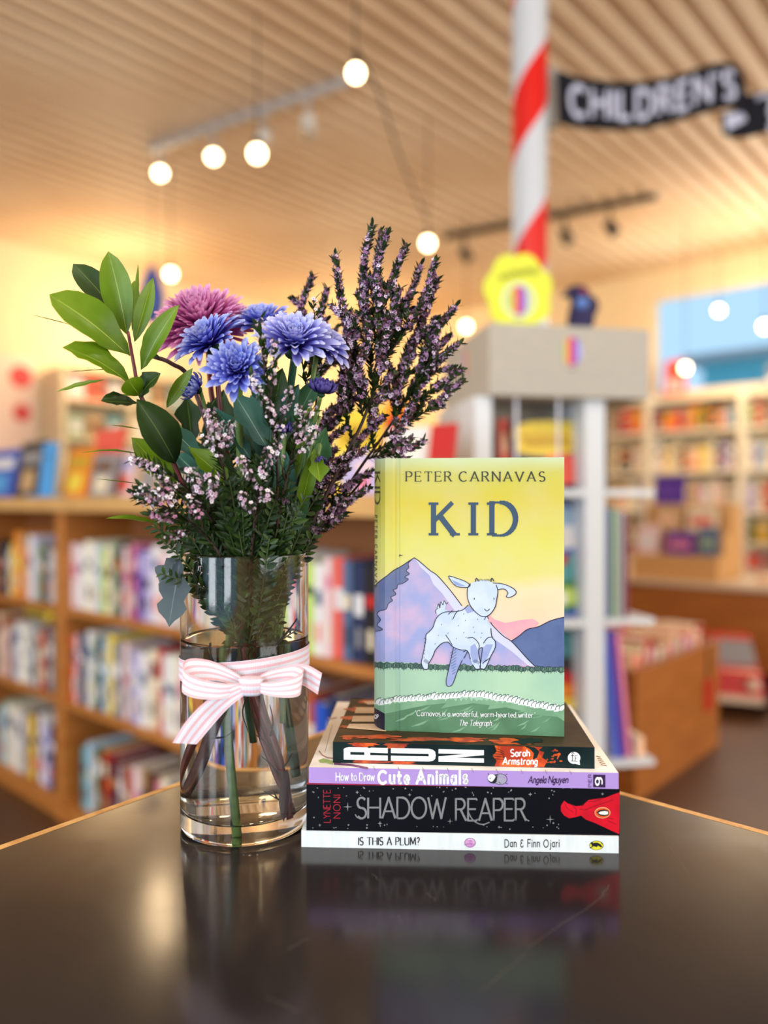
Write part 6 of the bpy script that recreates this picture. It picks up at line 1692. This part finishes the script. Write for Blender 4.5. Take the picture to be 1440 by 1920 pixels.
cover_bands('picture_book', 'rainbow-banded picture book on the lowest shelf of the stand', s_at(950, W0 + .05), s_at(1088, W0 + .05), W0 + .05, .487, .33, [('charcoal',), ('teal', 0, 1, .78, 1), ('pale blue', .2, .8, .82, .94), ('red', 0, 1, .56, .68), ('orange', 0, 1, .45, .57), ('yellow', 0, 1, .34, .46), ('teal', 0, 1, .16, .3)], group=gs)
def side_book(label, px, z0, h, cols, d=.2, lean=0.0, th=.012, w=.02):
    s0 = s_at(px, W0); z = (UP + su * lean).normalized()
    o = SA + su * s0 + sw * (W0 + w) + UP * (z0 + .0005)
    b = MB(); b.hexa(o, su * th, sw * d, z * h, [0, 0, 1, 1, 0, 0])
    b.hexa(o + su * (th + .0001) + sw * .03 + z * h * .3, su * .0005, sw * .1, z * h * .4, 2)
    tag(b.build('picture_book', [bm(cols[0]), bm(cols[1]), bm(cols[2])]), label, 'book', 'books on the side shelves of the stand')
side_book('mustard picture book on the top side shelf of the display stand', 1138, 1.19, .2, ('mustard', 'charcoal', 'green'))
side_book('grey-green picture book on the middle side shelf, nearest the post', 1138, .855, .29, ('sage green', 'slate blue', 'green'), th=.02)
side_book('dark green spined picture book in the middle of the middle side shelf', 1155, .855, .285, ('dark green', 'sage green', 'red'), th=.014)
side_book('slate blue picture book beside the purple one on the middle side shelf', 1167, .855, .28, ('slate blue', 'grey', 'white'), th=.014)
side_book('purple picture book outermost on the middle side shelf', 1179, .855, .27, ('purple', 'maroon', 'pink'), th=.010)
side_book('lavender-blue tall picture book leaning on the lowest side shelf, nearest the post', 1158, .486, .34, ('lavender', 'blue', 'white'), lean=-.1, th=.016)
side_book('blue-violet tall picture book leaning on the lowest side shelf, middle one', 1171, .486, .335, ('blue', 'purple', 'white'), lean=-.1, th=.014)
side_book('magenta-spined tall picture book leaning outermost on the lowest side shelf', 1184, .486, .33, ('purple', 'pink', 'yellow'), lean=-.1, th=.012)
side_book('cream book lying open-edged at the front of the lowest side shelf', 1202, .486, .05, ('cream', 'peach', 'white'), th=.02)

# green cloud-shaped sign on top
sg = thing('cloud_sign', 'lime-yellow flower-shaped card sign with a striped balloon emblem on the stand header', 'sign', SA + su * .1 + sw * .1 + UP * 1.602)
cs_ = s_at(973, .08); cc = SA + su * cs_ + sw * .08 + UP * (1.602 + .103)
pts = []
for i in range(72):
    t_ = 2 * pi * i / 72; r_ = 1 + .12 * abs(math.sin(3.5 * t_ + .4)) - .05
    pts.append(cc + su * (.090 * r_ * cos(t_)) + UP * max(-.102, .098 * r_ * sin(t_)))
b = MB(); f0 = [b.vert(p) for p in pts]; f1 = [b.vert(p + sw * .008) for p in pts]; b.face(f0); b.face(f1[::-1])
for i in range(72): b.face((f0[i], f1[i], f1[(i + 1) % 72], f0[(i + 1) % 72]))
b.build('card', mat('lime_card', (212, 218, 58), .5), sg)
b = MB(); emblem(b, cc - UP * .022, su, UP, -sw, .028, .038); b.build('balloon_emblem', EM, sg)
b = MB()
b.lathe([(.038, 0), (.046, 0), (.046, .0008), (.038, .0008)], cc - UP * .022, 32, axis=-sw); b.build('emblem_ring', mat('ring_pale', (196, 214, 196), .5), sg)
b = MB()
for i in range(4):      # blurred dark lettering along the top of the card
    for j, (dx, dz) in enumerate(((-.052, .030), (-.034, .037), (-.016, .042), (.002, .046), (.020, .050), (.038, .050))):
        c_ = cc + su * dx + UP * (dz + .004) - sw * .0012
        if i < 2: b.hexa(c_ + su * (.010 * i) - UP * .008, su * .0035, -sw * .0004, UP * .018)
        elif j % 2 == i % 2: b.hexa(c_ + UP * (.002 if i == 2 else -.006), su * .012, -sw * .0004, UP * .0035)
b.build('dark_marks', mat('sign_olive', (124, 128, 40), .5), sg)

# dark plush bird on the stand
bc = SA + su * s_at(1088, .12) + sw * .12 + UP * 1.602
bird = thing('plush_bird', 'dark navy plush bird with a raised head beside the lime-yellow sign', 'toy', bc)
pl_navy = mat('plush_navy', (44, 40, 78), .85); pl_blue = mat('plush_blue', (92, 124, 190), .85); pl_red = mat('plush_red', (150, 40, 80), .85)
b = MB(); b.tube(smooth_path([bc + UP * .0, bc + UP * .03, bc + su * .004 + UP * .07, bc + su * .002 + UP * .10, bc - su * .012 + UP * .135], 5), [.026, .030, .030, .031, .033, .034, .036, .037, .037, .036, .035, .034, .033, .032, .030, .029, .028, .028, .026, .022, .014][:21], 14)
b.build('body', pl_navy, bird, smooth=True)
b = MB(); b.tube([bc - su * .012 + UP * .125, bc - su * .035 + UP * .118, bc - su * .055 + UP * .105], [.018, .011, .001], 10); b.build('beak', pl_navy, bird, smooth=True)
b = MB(); b.ball(bc + su * .028 + UP * .085, .03, 12, sc=(.8, 1, 1)); b.build('wing', pl_navy, bird, smooth=True)
b = MB(); b.ball(bc + UP * .085 - sw * .024 - su * .006, .018, 12); b.build('breast_patch', pl_blue, bird, smooth=True)
b = MB(); b.tube([bc - su * .012 + UP * .118 - sw * .024, bc + su * .01 + UP * .118 - sw * .024], .006, 8); b.build('collar', pl_red, bird, smooth=True)

# ------------------------------------------------------------------ far white bookcase under the high window
far = thing('white_bookcase', 'tall white built-in bookcase on the far wall under the high window', 'bookcase', R3(-3, 7.2, 0))
FZ = [.12, .56, .80, 1.08, 1.45, 1.83, 2.13]
posts = [-4.78, -3.92, -3.06, -2.20, -1.34]
for a0 in posts:
    b = MB(); b.rbox(a0 - .035, a0 + .035, 7.17, 7.48, 0, 2.17); b.build('upright', white_paint, far)
for z in FZ:
    b = MB(); b.rbox(-4.745, -1.375, 7.18, 7.47, z - .035, z); b.build('shelf', white_paint, far)
b = MB(); b.rbox(-4.745, -1.375, 7.47, 7.49, .1, 2.13); b.build('back_panel', cream_wall, far)
rows_ = {1.83: ['coral', 'orange', 'red', 'pale blue', 'coral', 'rust', 'orange', 'maroon', 'charcoal', 'red', 'coral', 'green', 'mustard', 'brown'],
         1.45: ['cream', 'ivory', 'yellow', 'white', 'pale blue', 'charcoal', 'peach', 'ivory', 'cream', 'pale pink', 'lavender', 'tan'],
         1.08: ['peach', 'ivory', 'pale pink', 'cream', 'lavender', 'white', 'pink', 'sage green', 'tan', 'red'],
         .80: ['green', 'mustard', 'sage green', 'brown', 'cream', 'purple', 'tan', 'dark green'],
         .56: ['coral', 'cream', 'navy', 'ivory', 'red', 'charcoal', 'peach']}
nm = {1.83: 'top row', 1.45: 'second row', 1.08: 'third row', .80: 'fourth row', .56: 'fifth row'}
for z, cols in rows_.items():
    for bi, (a0, a1) in enumerate(((-3.40, -3.095), (-3.025, -2.235), (-2.165, -1.75))):
        specs = []; a = 0; last = None
        while a < (a1 - a0) - .05:
            c_ = rb.choice(cols)
            if c_ == last: continue
            last = c_
            w_ = rb.choice((.035, .05, .06, .08, .12)); w_ = min(w_, a1 - a0 - a - .004)
            if w_ < .02: break
            specs.append((c_, w_, rb.uniform(.6, .85) * min(.3, (FZ[FZ.index(z) + 1] - .035 - z)) if (FZ[FZ.index(z) + 1] - z) < .36 else rb.uniform(.2, .27)))
            a += w_ + .002
        row(a0, 7.2, z, specs, (.2, .27), f"{nm[z]}, {('left', 'middle', 'right')[bi]} bay, white bookcase", f'books in the {nm[z]} of the white bookcase', a_end=a1)
# things on top of it
b = MB(); b.hexa(R3(-2.93, 7.25, 2.1705), A2 * .2, B2 * .03, (UP + B2 * .15) * .34, 0); b.hexa(R3(-2.90, 7.2494, 2.20), A2 * .14, B2 * .0005, (UP + B2 * .15) * .12, 1)
tag(b.build('picture_book', [bm('coral'), bm('pale pink')]), 'large coral picture book standing on the far white bookcase against the window', 'book')
b = MB(); b.hexa(R3(-2.02, 7.25, 2.1705), A2 * .22, B2 * .12, UP * .2, 0); b.hexa(R3(-2.0, 7.2494, 2.2), A2 * .18, B2 * .0005, UP * .05, 1)
tag(b.build('storage_box', [bm('slate blue'), bm('white')]), 'slate blue box standing on the far white bookcase by the window', 'box')

# ------------------------------------------------------------------ brown counter, riser, bin, toy car
brown = mat('counter_brown', (182, 110, 46), .5, noise=((160, 92, 36), 4, 3, .3, .7, (1, 1, 8)))
ct = thing('wooden_counter', 'low brown wooden counter in the right background behind the red toy car', 'counter', R3(-1.3, 5.4, 0))
b = MB(); b.rbox(-2.75, .4, 5.12, 5.8, .09, .60); b.build('front', brown, ct)
b = MB(); b.rbox(-2.77, .42, 5.08, 5.82, .60, .63); b.build('worktop', mat('counter_top', (222, 200, 172), .5), ct)
b = MB(); b.rbox(-2.7, .35, 5.2, 5.75, 0, .09); b.build('plinth', black_metal, ct)
cl_ = [('ivory', 'pale blue'), ('cream', 'white'), ('tan', 'cream'), ('slate blue', 'lavender'), ('white', 'peach'), ('peach', 'cream'), ('lavender', 'navy'), ('cream', 'rust')]
for k_, (c1, c2) in enumerate(cl_):      # low piles on the counter
    a0 = -2.7 + .0 + k_ * .24
    if a0 > -1.1: break
    if -2.5 < a0 < -1.7: continue
    b = MB(); b.hexa(R3(a0, 5.2, .6305), A2 * .19, B2 * .22, UP * (.03 + .012 * (k_ % 3)), 0); b.hexa(R3(a0 + .02, 5.1994, .636), A2 * .15, B2 * .0005, UP * .015, 1)
    tag(b.build('book', [bm(c1), bm(c2)]), f'{c1} book with {c2} edge lying on the brown counter, {ORD[k_]} place from its left', 'book', 'books lying on the brown counter')
RX = .42
rs_ = thing('display_riser', 'tan stepped wooden display riser standing at the left end of the brown counter', 'display stand', R3(-2.0, 5.3, .63))
tanw = mat('riser_tan', (214, 160, 98), .5)
for k_, (z0, z1, dd) in enumerate(((.6302, .80, .0), (.80, .95, .12), (.95, 1.14, .24))):
    b = MB(); b.rbox(-2.72 + RX, -2.14 + RX, 5.14 + dd, 5.62, z0, z1); b.build('step', tanw, rs_)
for k_, (a0, bb, z, w_, h_, c1, c2, lab) in enumerate((
        (-2.70, 5.17, .8002, .16, .0, 'pale pink', 'white', ''), )):
    pass
def riser_book(a0, bb, z, w_, h_, c1, c2, lab):
    a0 += RX
    b = MB(); b.hexa(R3(a0, bb, z + .0005), A2 * w_, B2 * .02, (UP + B2 * .2).normalized() * h_, 0)
    b.hexa(R3(a0 + w_ * .15, bb - .0006, z + h_ * .3), A2 * w_ * .7, B2 * .0005, (UP + B2 * .2).normalized() * h_ * .3, 1)
    tag(b.build('book', [bm(c1), bm(c2)]), lab, 'book', 'face-out books on the tan riser')
riser_book(-2.70, 5.16, .80, .15, .20, 'pale pink', 'white', 'pale pink face-out book at the left on the lowest riser step')
riser_book(-2.50, 5.16, .80, .20, .16, 'purple', 'pink', 'purple and pink face-out book in the middle of the lowest riser step')
riser_book(-2.28, 5.16, .80, .13, .19, 'slate blue', 'sage green', 'slate blue face-out book at the right on the lowest riser step')
riser_book(-2.62, 5.29, .95, .18, .19, 'tan', 'peach', 'tan face-out book at the left on the second riser step')
riser_book(-2.40, 5.29, .95, .20, .17, 'cream', 'coral', 'cream face-out book at the right on the second riser step')
b = MB(); b.hexa(R3(-2.60 + .34, 5.42, 1.1402), A2 * .22, B2 * .012, (UP + B2 * .1) * .2, 0); b.hexa(R3(-2.57 + .34, 5.4194, 1.20), A2 * .15, B2 * .0005, UP * .02, 1); b.hexa(R3(-2.56 + .34, 5.4194, 1.25), A2 * .12, B2 * .0005, UP * .015, 1)
tag(b.build('notice_card', [mat('card_violet', (88, 44, 156), .5), mat('card_violet_light', (124, 86, 184), .5)]), 'violet notice card standing on the tan riser, right of the display stand', 'sign')

bin_ = thing('browser_bin', 'brown wooden book bin on the floor, right of the display stand', 'bin', R3(-1.6, 3.3, 0))
b = MB(); b.rbox(-1.284, -1.26, 2.87, 3.75, 0, .50); b.build('side_panel', brown, bin_)
b = MB(); b.rbox(-2.0, -1.976, 2.87, 3.75, 0, .50); b.build('side_panel', brown, bin_)
b = MB(); b.rbox(-2.0, -1.26, 2.846, 2.87, 0, .50); b.build('front_panel', brown, bin_)
b = MB(); b.rbox(-2.0, -1.26, 3.75, 3.774, 0, .50); b.build('end_panel', brown, bin_)
b = MB(); b.rbox(-1.976, -1.284, 2.87, 3.75, .33, .35); b.build('floor_board', brown, bin_)
bc_ = ['peach', 'coral', 'cream', 'red', 'pale pink', 'rust', 'ivory', 'tan', 'pink', 'peach', 'grey', 'cream', 'coral', 'lavender']
for lane, a0 in enumerate((-1.50, -1.74)):
    bb = 2.9; k_ = 0
    while bb < 3.66:
        th_ = rb.uniform(.03, .06); c_ = bc_[(k_ + lane * 5) % len(bc_)]
        h_ = rb.uniform(.19, .25)
        b = MB(); b.hexa(R3(a0, bb, .3505), A2 * .19, B2 * (th_ - .004), (UP + B2 * .12).normalized() * h_, [0, 0, 0, 0, 1, 1])
        b.hexa(R3(a0 + .03, bb - .0006, .3505 + h_ * .6), A2 * .13, B2 * .0005, UP * h_ * .2, 2)
        tag(b.build('book', [bm(c_), page_m, bm('white' if k_ % 2 else 'navy')]), f'{c_} book filed in the bin, {ORD[k_] if k_ else "first"} from the front, {("right", "left")[lane]} lane', 'book', f'books filed in the {("right", "left")[lane]} lane of the bin')
        bb += th_; k_ += 1
b = MB(); q = R3(-1.245, 3.62, 0); b.hexa(R3(-1.2585, 3.58, .20), A2 * .006, B2 * .09, UP * .14)
b.tube([R3(-1.255, 3.625, .34), R3(-1.255, 3.625, .50)], .004, 6, 1)
tag(b.build('hanging_tag', [bm('red'), black_metal]), 'red tag hanging on a dark cord at the far end of the book bin', 'tag')

# red toy car facing the camera
cx = 2.0; cd = 4.45
car = thing('toy_car', 'red ride-on toy car with pale headlights on the dark floor', 'toy car', (cx, cd, 0))
cr_ = mat('car_red', (206, 30, 22), .25, coat=.6); cw = mat('car_cream', (232, 206, 180), .4); cg = mat('car_glass', (150, 150, 152), .15); blk = mat('tyre_black', (30, 26, 26), .7)
fwd = Vector((-.42, -1, 0)).normalized(); rt_ = Vector((-fwd.y, fwd.x, 0)) * -1
rt_ = Vector((fwd.y * -1, fwd.x, 0)); rt_ = Vector((1, -.42, 0)).normalized()
def cb(b, f0_, f1_, s0, s1, z0, z1, m=0, tf=0.0, ts=0.0):
    """tapered body block: f along the car, s across"""
    O = Vector((cx, cd, 0)); v = []
    for z, k in ((z0, 0), (z1, 1)):
        for f_, s_ in ((f0_ + tf * k, s0 + ts * k), (f1_ - tf * k, s0 + ts * k), (f1_ - tf * k, s1 - ts * k), (f0_ + tf * k, s1 - ts * k)):
            v.append(b.vert(O + fwd * f_ + rt_ * s_ + UP * z))
    for f in ((3, 2, 1, 0), (4, 5, 6, 7), (0, 1, 5, 4), (1, 2, 6, 5), (2, 3, 7, 6), (3, 0, 4, 7)): b.face([v[i] for i in f], m)
b = MB(); cb(b, -.30, .30, -.17, .17, .07, .24, tf=.02, ts=.015); b.build('body', cr_, car, bevel=.02)
b = MB(); cb(b, -.22, .12, -.14, .14, .24, .37, tf=.06, ts=.03); b.build('windscreen', cg, car, bevel=.008)
b = MB(); cb(b, -.17, .06, -.115, .115, .365, .385); b.build('roof', cr_, car, bevel=.006)
for s_ in (-.11, .11):
    b = MB(); b.lathe([(0, .0), (.032, .0), (.034, .012), (.026, .024), (0, .026)], Vector((cx, cd, .17)) + fwd * .29 + rt_ * s_, 16, axis=fwd); b.build('headlight', cw, car, smooth=True)
b = MB(); cb(b, .29, .325, -.16, .16, .07, .11); b.build('bumper', cw, car, bevel=.005)
for f_ in (-.18, .18):
    for s_ in (-.175, .145):
        b = MB(); b.lathe([(0, 0), (.045, 0), (.062, .006), (.065, .02), (.062, .034), (.045, .04), (0, .04)], Vector((cx, cd, .066)) + fwd * f_ + rt_ * s_, 20, axis=rt_); b.build('wheel', blk, car, smooth=True)

# ------------------------------------------------------------------ left wall: poster and pale shelf unit
pm_ = mat('poster_pink', (244, 214, 196), .7); pr_ = mat('poster_red', (222, 84, 84), .7)
ps = thing('wall_poster', 'pale pink poster with red round motifs on the far left wall', 'poster', R3(-6.99, 2.7, 1.6))
b = MB(); b.rbox(-6.995, -6.985, 2.3, 3.06, 1.6, 2.45); b.build('sheet', pm_, ps)
for (bb, z, r_) in ((2.92, 2.27, .10), (2.93, 1.95, .08), (2.5, 2.1, .12)):
    b = MB(); b.lathe([(0, 0), (r_, 0), (r_, .003), (0, .003)], R3(-6.984, bb, z), 24, axis=A2); b.build('red_motif', pr_, ps)
pu = thing('pale_shelf_unit', 'tall cream shelf unit against the far left wall, behind the laurel leaves', 'shelf unit', R3(-6.7, 3.6, 0))
cream_b = mat('cream_board', (232, 214, 178), .6)
for bb in (3.11, 3.77, 4.43):
    b = MB(); b.rbox(-6.95, -6.6, bb, bb + .04, 0, 2.35); b.build('upright', cream_b, pu)
for z in (.1, .5, .9, 1.3, 1.7, 2.05, 2.33):
    b = MB(); b.rbox(-6.95, -6.6, 3.15, 4.43, z, z + .03); b.build('shelf', cream_b, pu)
k_ = 0
for z in (1.33, 1.73, 2.08):
    for b0 in (3.17, 3.83):
        for j in range(3):
            c1 = ['ivory', 'peach', 'tan', 'pale pink', 'grey', 'cream', 'sage green', 'teal', 'coral'][(k_ * 4 + j) % 9]
            b = MB(); b.hexa(R3(-6.66, b0 + .02 + j * .19, z + .0005), B2 * .16, A2 * -.02, (UP - A2 * .1).normalized() * .22, 0); b.hexa(R3(-6.6594, b0 + .05 + j * .19, z + .06), B2 * .10, A2 * .0005, UP * .09, 1)
            tag(b.build('book', [bm(c1), bm('white' if j != 1 else 'brown')]), f'{c1} face-out book on {("third", "second", "top")[(1.33, 1.73, 2.08).index(z)]} cream unit shelf, {("left", "right")[b0 > 3.5]} half, {("left", "middle", "right")[j]}', 'book', 'face-out books in the cream shelf unit')
            k_ += 1

# blue hanging paper ornament behind the laurel
q = P(285, 560, 4.6)
b = MB(); b.lathe([(0, -.16), (.03, -.14), (.07, -.06), (.075, .02), (.05, .12), (.02, .19), (0, .2)], q, 20)
b.tube([q + UP * .2, Vector((q.x, q.y, CEIL - .038))], .002, 5, 1)
tag(b.build('hanging_ornament', [mat('ornament_blue', (70, 90, 170), .6), black_metal], smooth=True), 'blurred blue drop-shaped ornament hanging behind the laurel leaves', 'ornament')

# ------------------------------------------------------------------ lights of the room
bulb_m = mat('bulb_glow', (255, 240, 210), .4, emit=(255, 226, 176), es=14.0)
bulb_far = bulb_m
cordm = mat('cord_black', (40, 34, 30), .6)
BL = [((667, 137), 3.0, 'uppermost round bulb, hanging at the right end of the track'), ((482, 288), 3.6, 'round bulb hanging right below the middle of the ceiling track'), ((802, 456), 4.6, 'round bulb above the tall heath spikes'),
      ((320, 514), 5.2, 'round bulb above the pink bloom, beside the laurel leaves'), ((874, 612), 6.2, 'round bulb just left of the grey header box'), ((1285, 690), 6.2, 'round bulb in front of the far white bookcase top'),
      ((1434, 612), 5.6, 'round bulb at the right edge of the picture'), ((1348, 582), 7.0, 'small far bulb in front of the high window')]
for (px, py), D, lab in BL:
    c = P(px, py, D); r = .036 if D > 3.2 else .031
    t = thing('light_bulb', lab, 'light bulb', c)
    b = MB(); b.ball(c, r, 20, sc=(1, 1, 1.05)); b.build('glass_globe', bulb_m, t, smooth=True)
    b = MB(); b.lathe([(0, r * .8), (r * .55, r * .8), (r * .5, r * 1.5), (r * .42, r * 1.9), (0, r * 1.95)], c, 14); b.build('socket', black_metal, t, smooth=True)
    b = MB(); b.tube([c + UP * r * 1.9, Vector((c.x, c.y, CEIL - .038))], .003, 6); b.build('cord', cordm, t)
# festoon cables strung across the ceiling
def cable(label, pts, r=.008):
    b = MB(); b.tube(smooth_path([P(*q) for q in pts], 8), r, 6)
    tag(b.build('ceiling_cable', cordm, smooth=True), label, 'cable')
cable('dark cable sagging from the uppermost bulb down to the far right bulb', [(667, 88, 3.02), (712, 180, 3.4), (752, 300, 3.9), (802, 415, 4.6)], .005)
# lighting tracks
def track(label, p0, p1, m, heads, bm_, lit):
    a, c = P(*p0), P(*p1)
    z = CEIL - .045 - .05
    d = (c - a); d.z = 0; L = d.length; d.normalize(); n = Vector((-d.y, d.x, 0))
    a.z = z
    t = thing('track_light', label, 'track light', a + d * L / 2)
    b = MB(); b.hexa(a - n * .025, d * L, n * .05, UP * .04); b.build('rail', m, t)
    for s, tgt, on in heads:
        h = a + d * L * s
        b = MB(); b.tube([h, h - UP * .10], .010, 8); b.build('head_stem', m, t)
        ax = (tgt - (h - UP * .12)).normalized(); c0 = h - UP * .13 - ax * .04
        hd = MB(); hd.lathe([(0, 0), (.036, 0), (.040, .02), (.044, .13), (.040, .13), (.036, .10), (0, .10)], c0, 18, axis=ax); ho = hd.build('spot_head', bm_, t, smooth=True)
        g_ = MB(); g_.lathe([(0, .118), (.039, .118), (.039, .122), (0, .124)], c0, 18, axis=ax); g_.build('lens', bulb_m if on else cg, ho, smooth=True)
        if on:
            spot(c0 + ax * .14, c0 + ax * 3, 16, 100)
    return t
silverm = mat('track_silver', (190, 190, 196), .4, metal=.3)
q0 = (282, 290, 4.95); q1 = (650, 168, 4.15)
tw_ = lambda px, py, D: P(px, py, D)
track('silver ceiling track with pale spotlights, left half of the ceiling', q0, q1, silverm,
      [(.06, tw_(285, 600, 3.0), True), (.36, tw_(405, 700, 2.6), True), (.62, R3(-6.9, 4.4, 2.2), False), (.83, tw_(600, 500, 5.6), False)], mat('head_white', (222, 216, 206), .4), True)
track('dark ceiling track with black spotlights, behind the striped column', (835, 462, 6.6), (1232, 385, 5.7), black_metal,
      [(.1, R3(-3, 7, 1), False), (.60, R3(-2.5, 7, 1), False), (.80, R3(-1.5, 7, 1), False)], black_metal, False)
# warm wash on the far left wall and the ceiling from added point lights without fittings
for (a_, b_, z_, e_) in ((-6.2, 3.5, 2.75, 60), (-6.0, 6.2, 2.7, 60), (-1.9, 6.6, 2.6, 65)):
    lamp('POINT', 'warm_fill_light', R3(a_, b_, z_), e_, (1.0, .74, .42), shadow_soft_size=.45)

# two unseen bulbs added above the display table to light its upward surfaces
for (x_, y_) in ((-0.55, 0.15), (0.75, 0.35)):
    c = Vector((x_, y_, 2.75))
    t = thing('light_bulb', 'added unseen bulb over the display table, ' + ('left' if x_ < 0 else 'right') + ' one above the picture', 'light bulb', c)
    b = MB(); b.ball(c, .036, 20); b.build('glass_globe', bulb_m, t, smooth=True)
    b = MB(); b.lathe([(0, .03), (.02, .03), (.018, .06), (0, .07)], c, 14); b.build('socket', black_metal, t, smooth=True)
    b = MB(); b.tube([c + UP * .068, Vector((c.x, c.y, CEIL - .05))], .003, 6); b.build('cord', cordm, t)
    lamp('POINT', 'added_top_light', c - UP * .09, 26, (1.0, .90, .76), shadow_soft_size=.05)
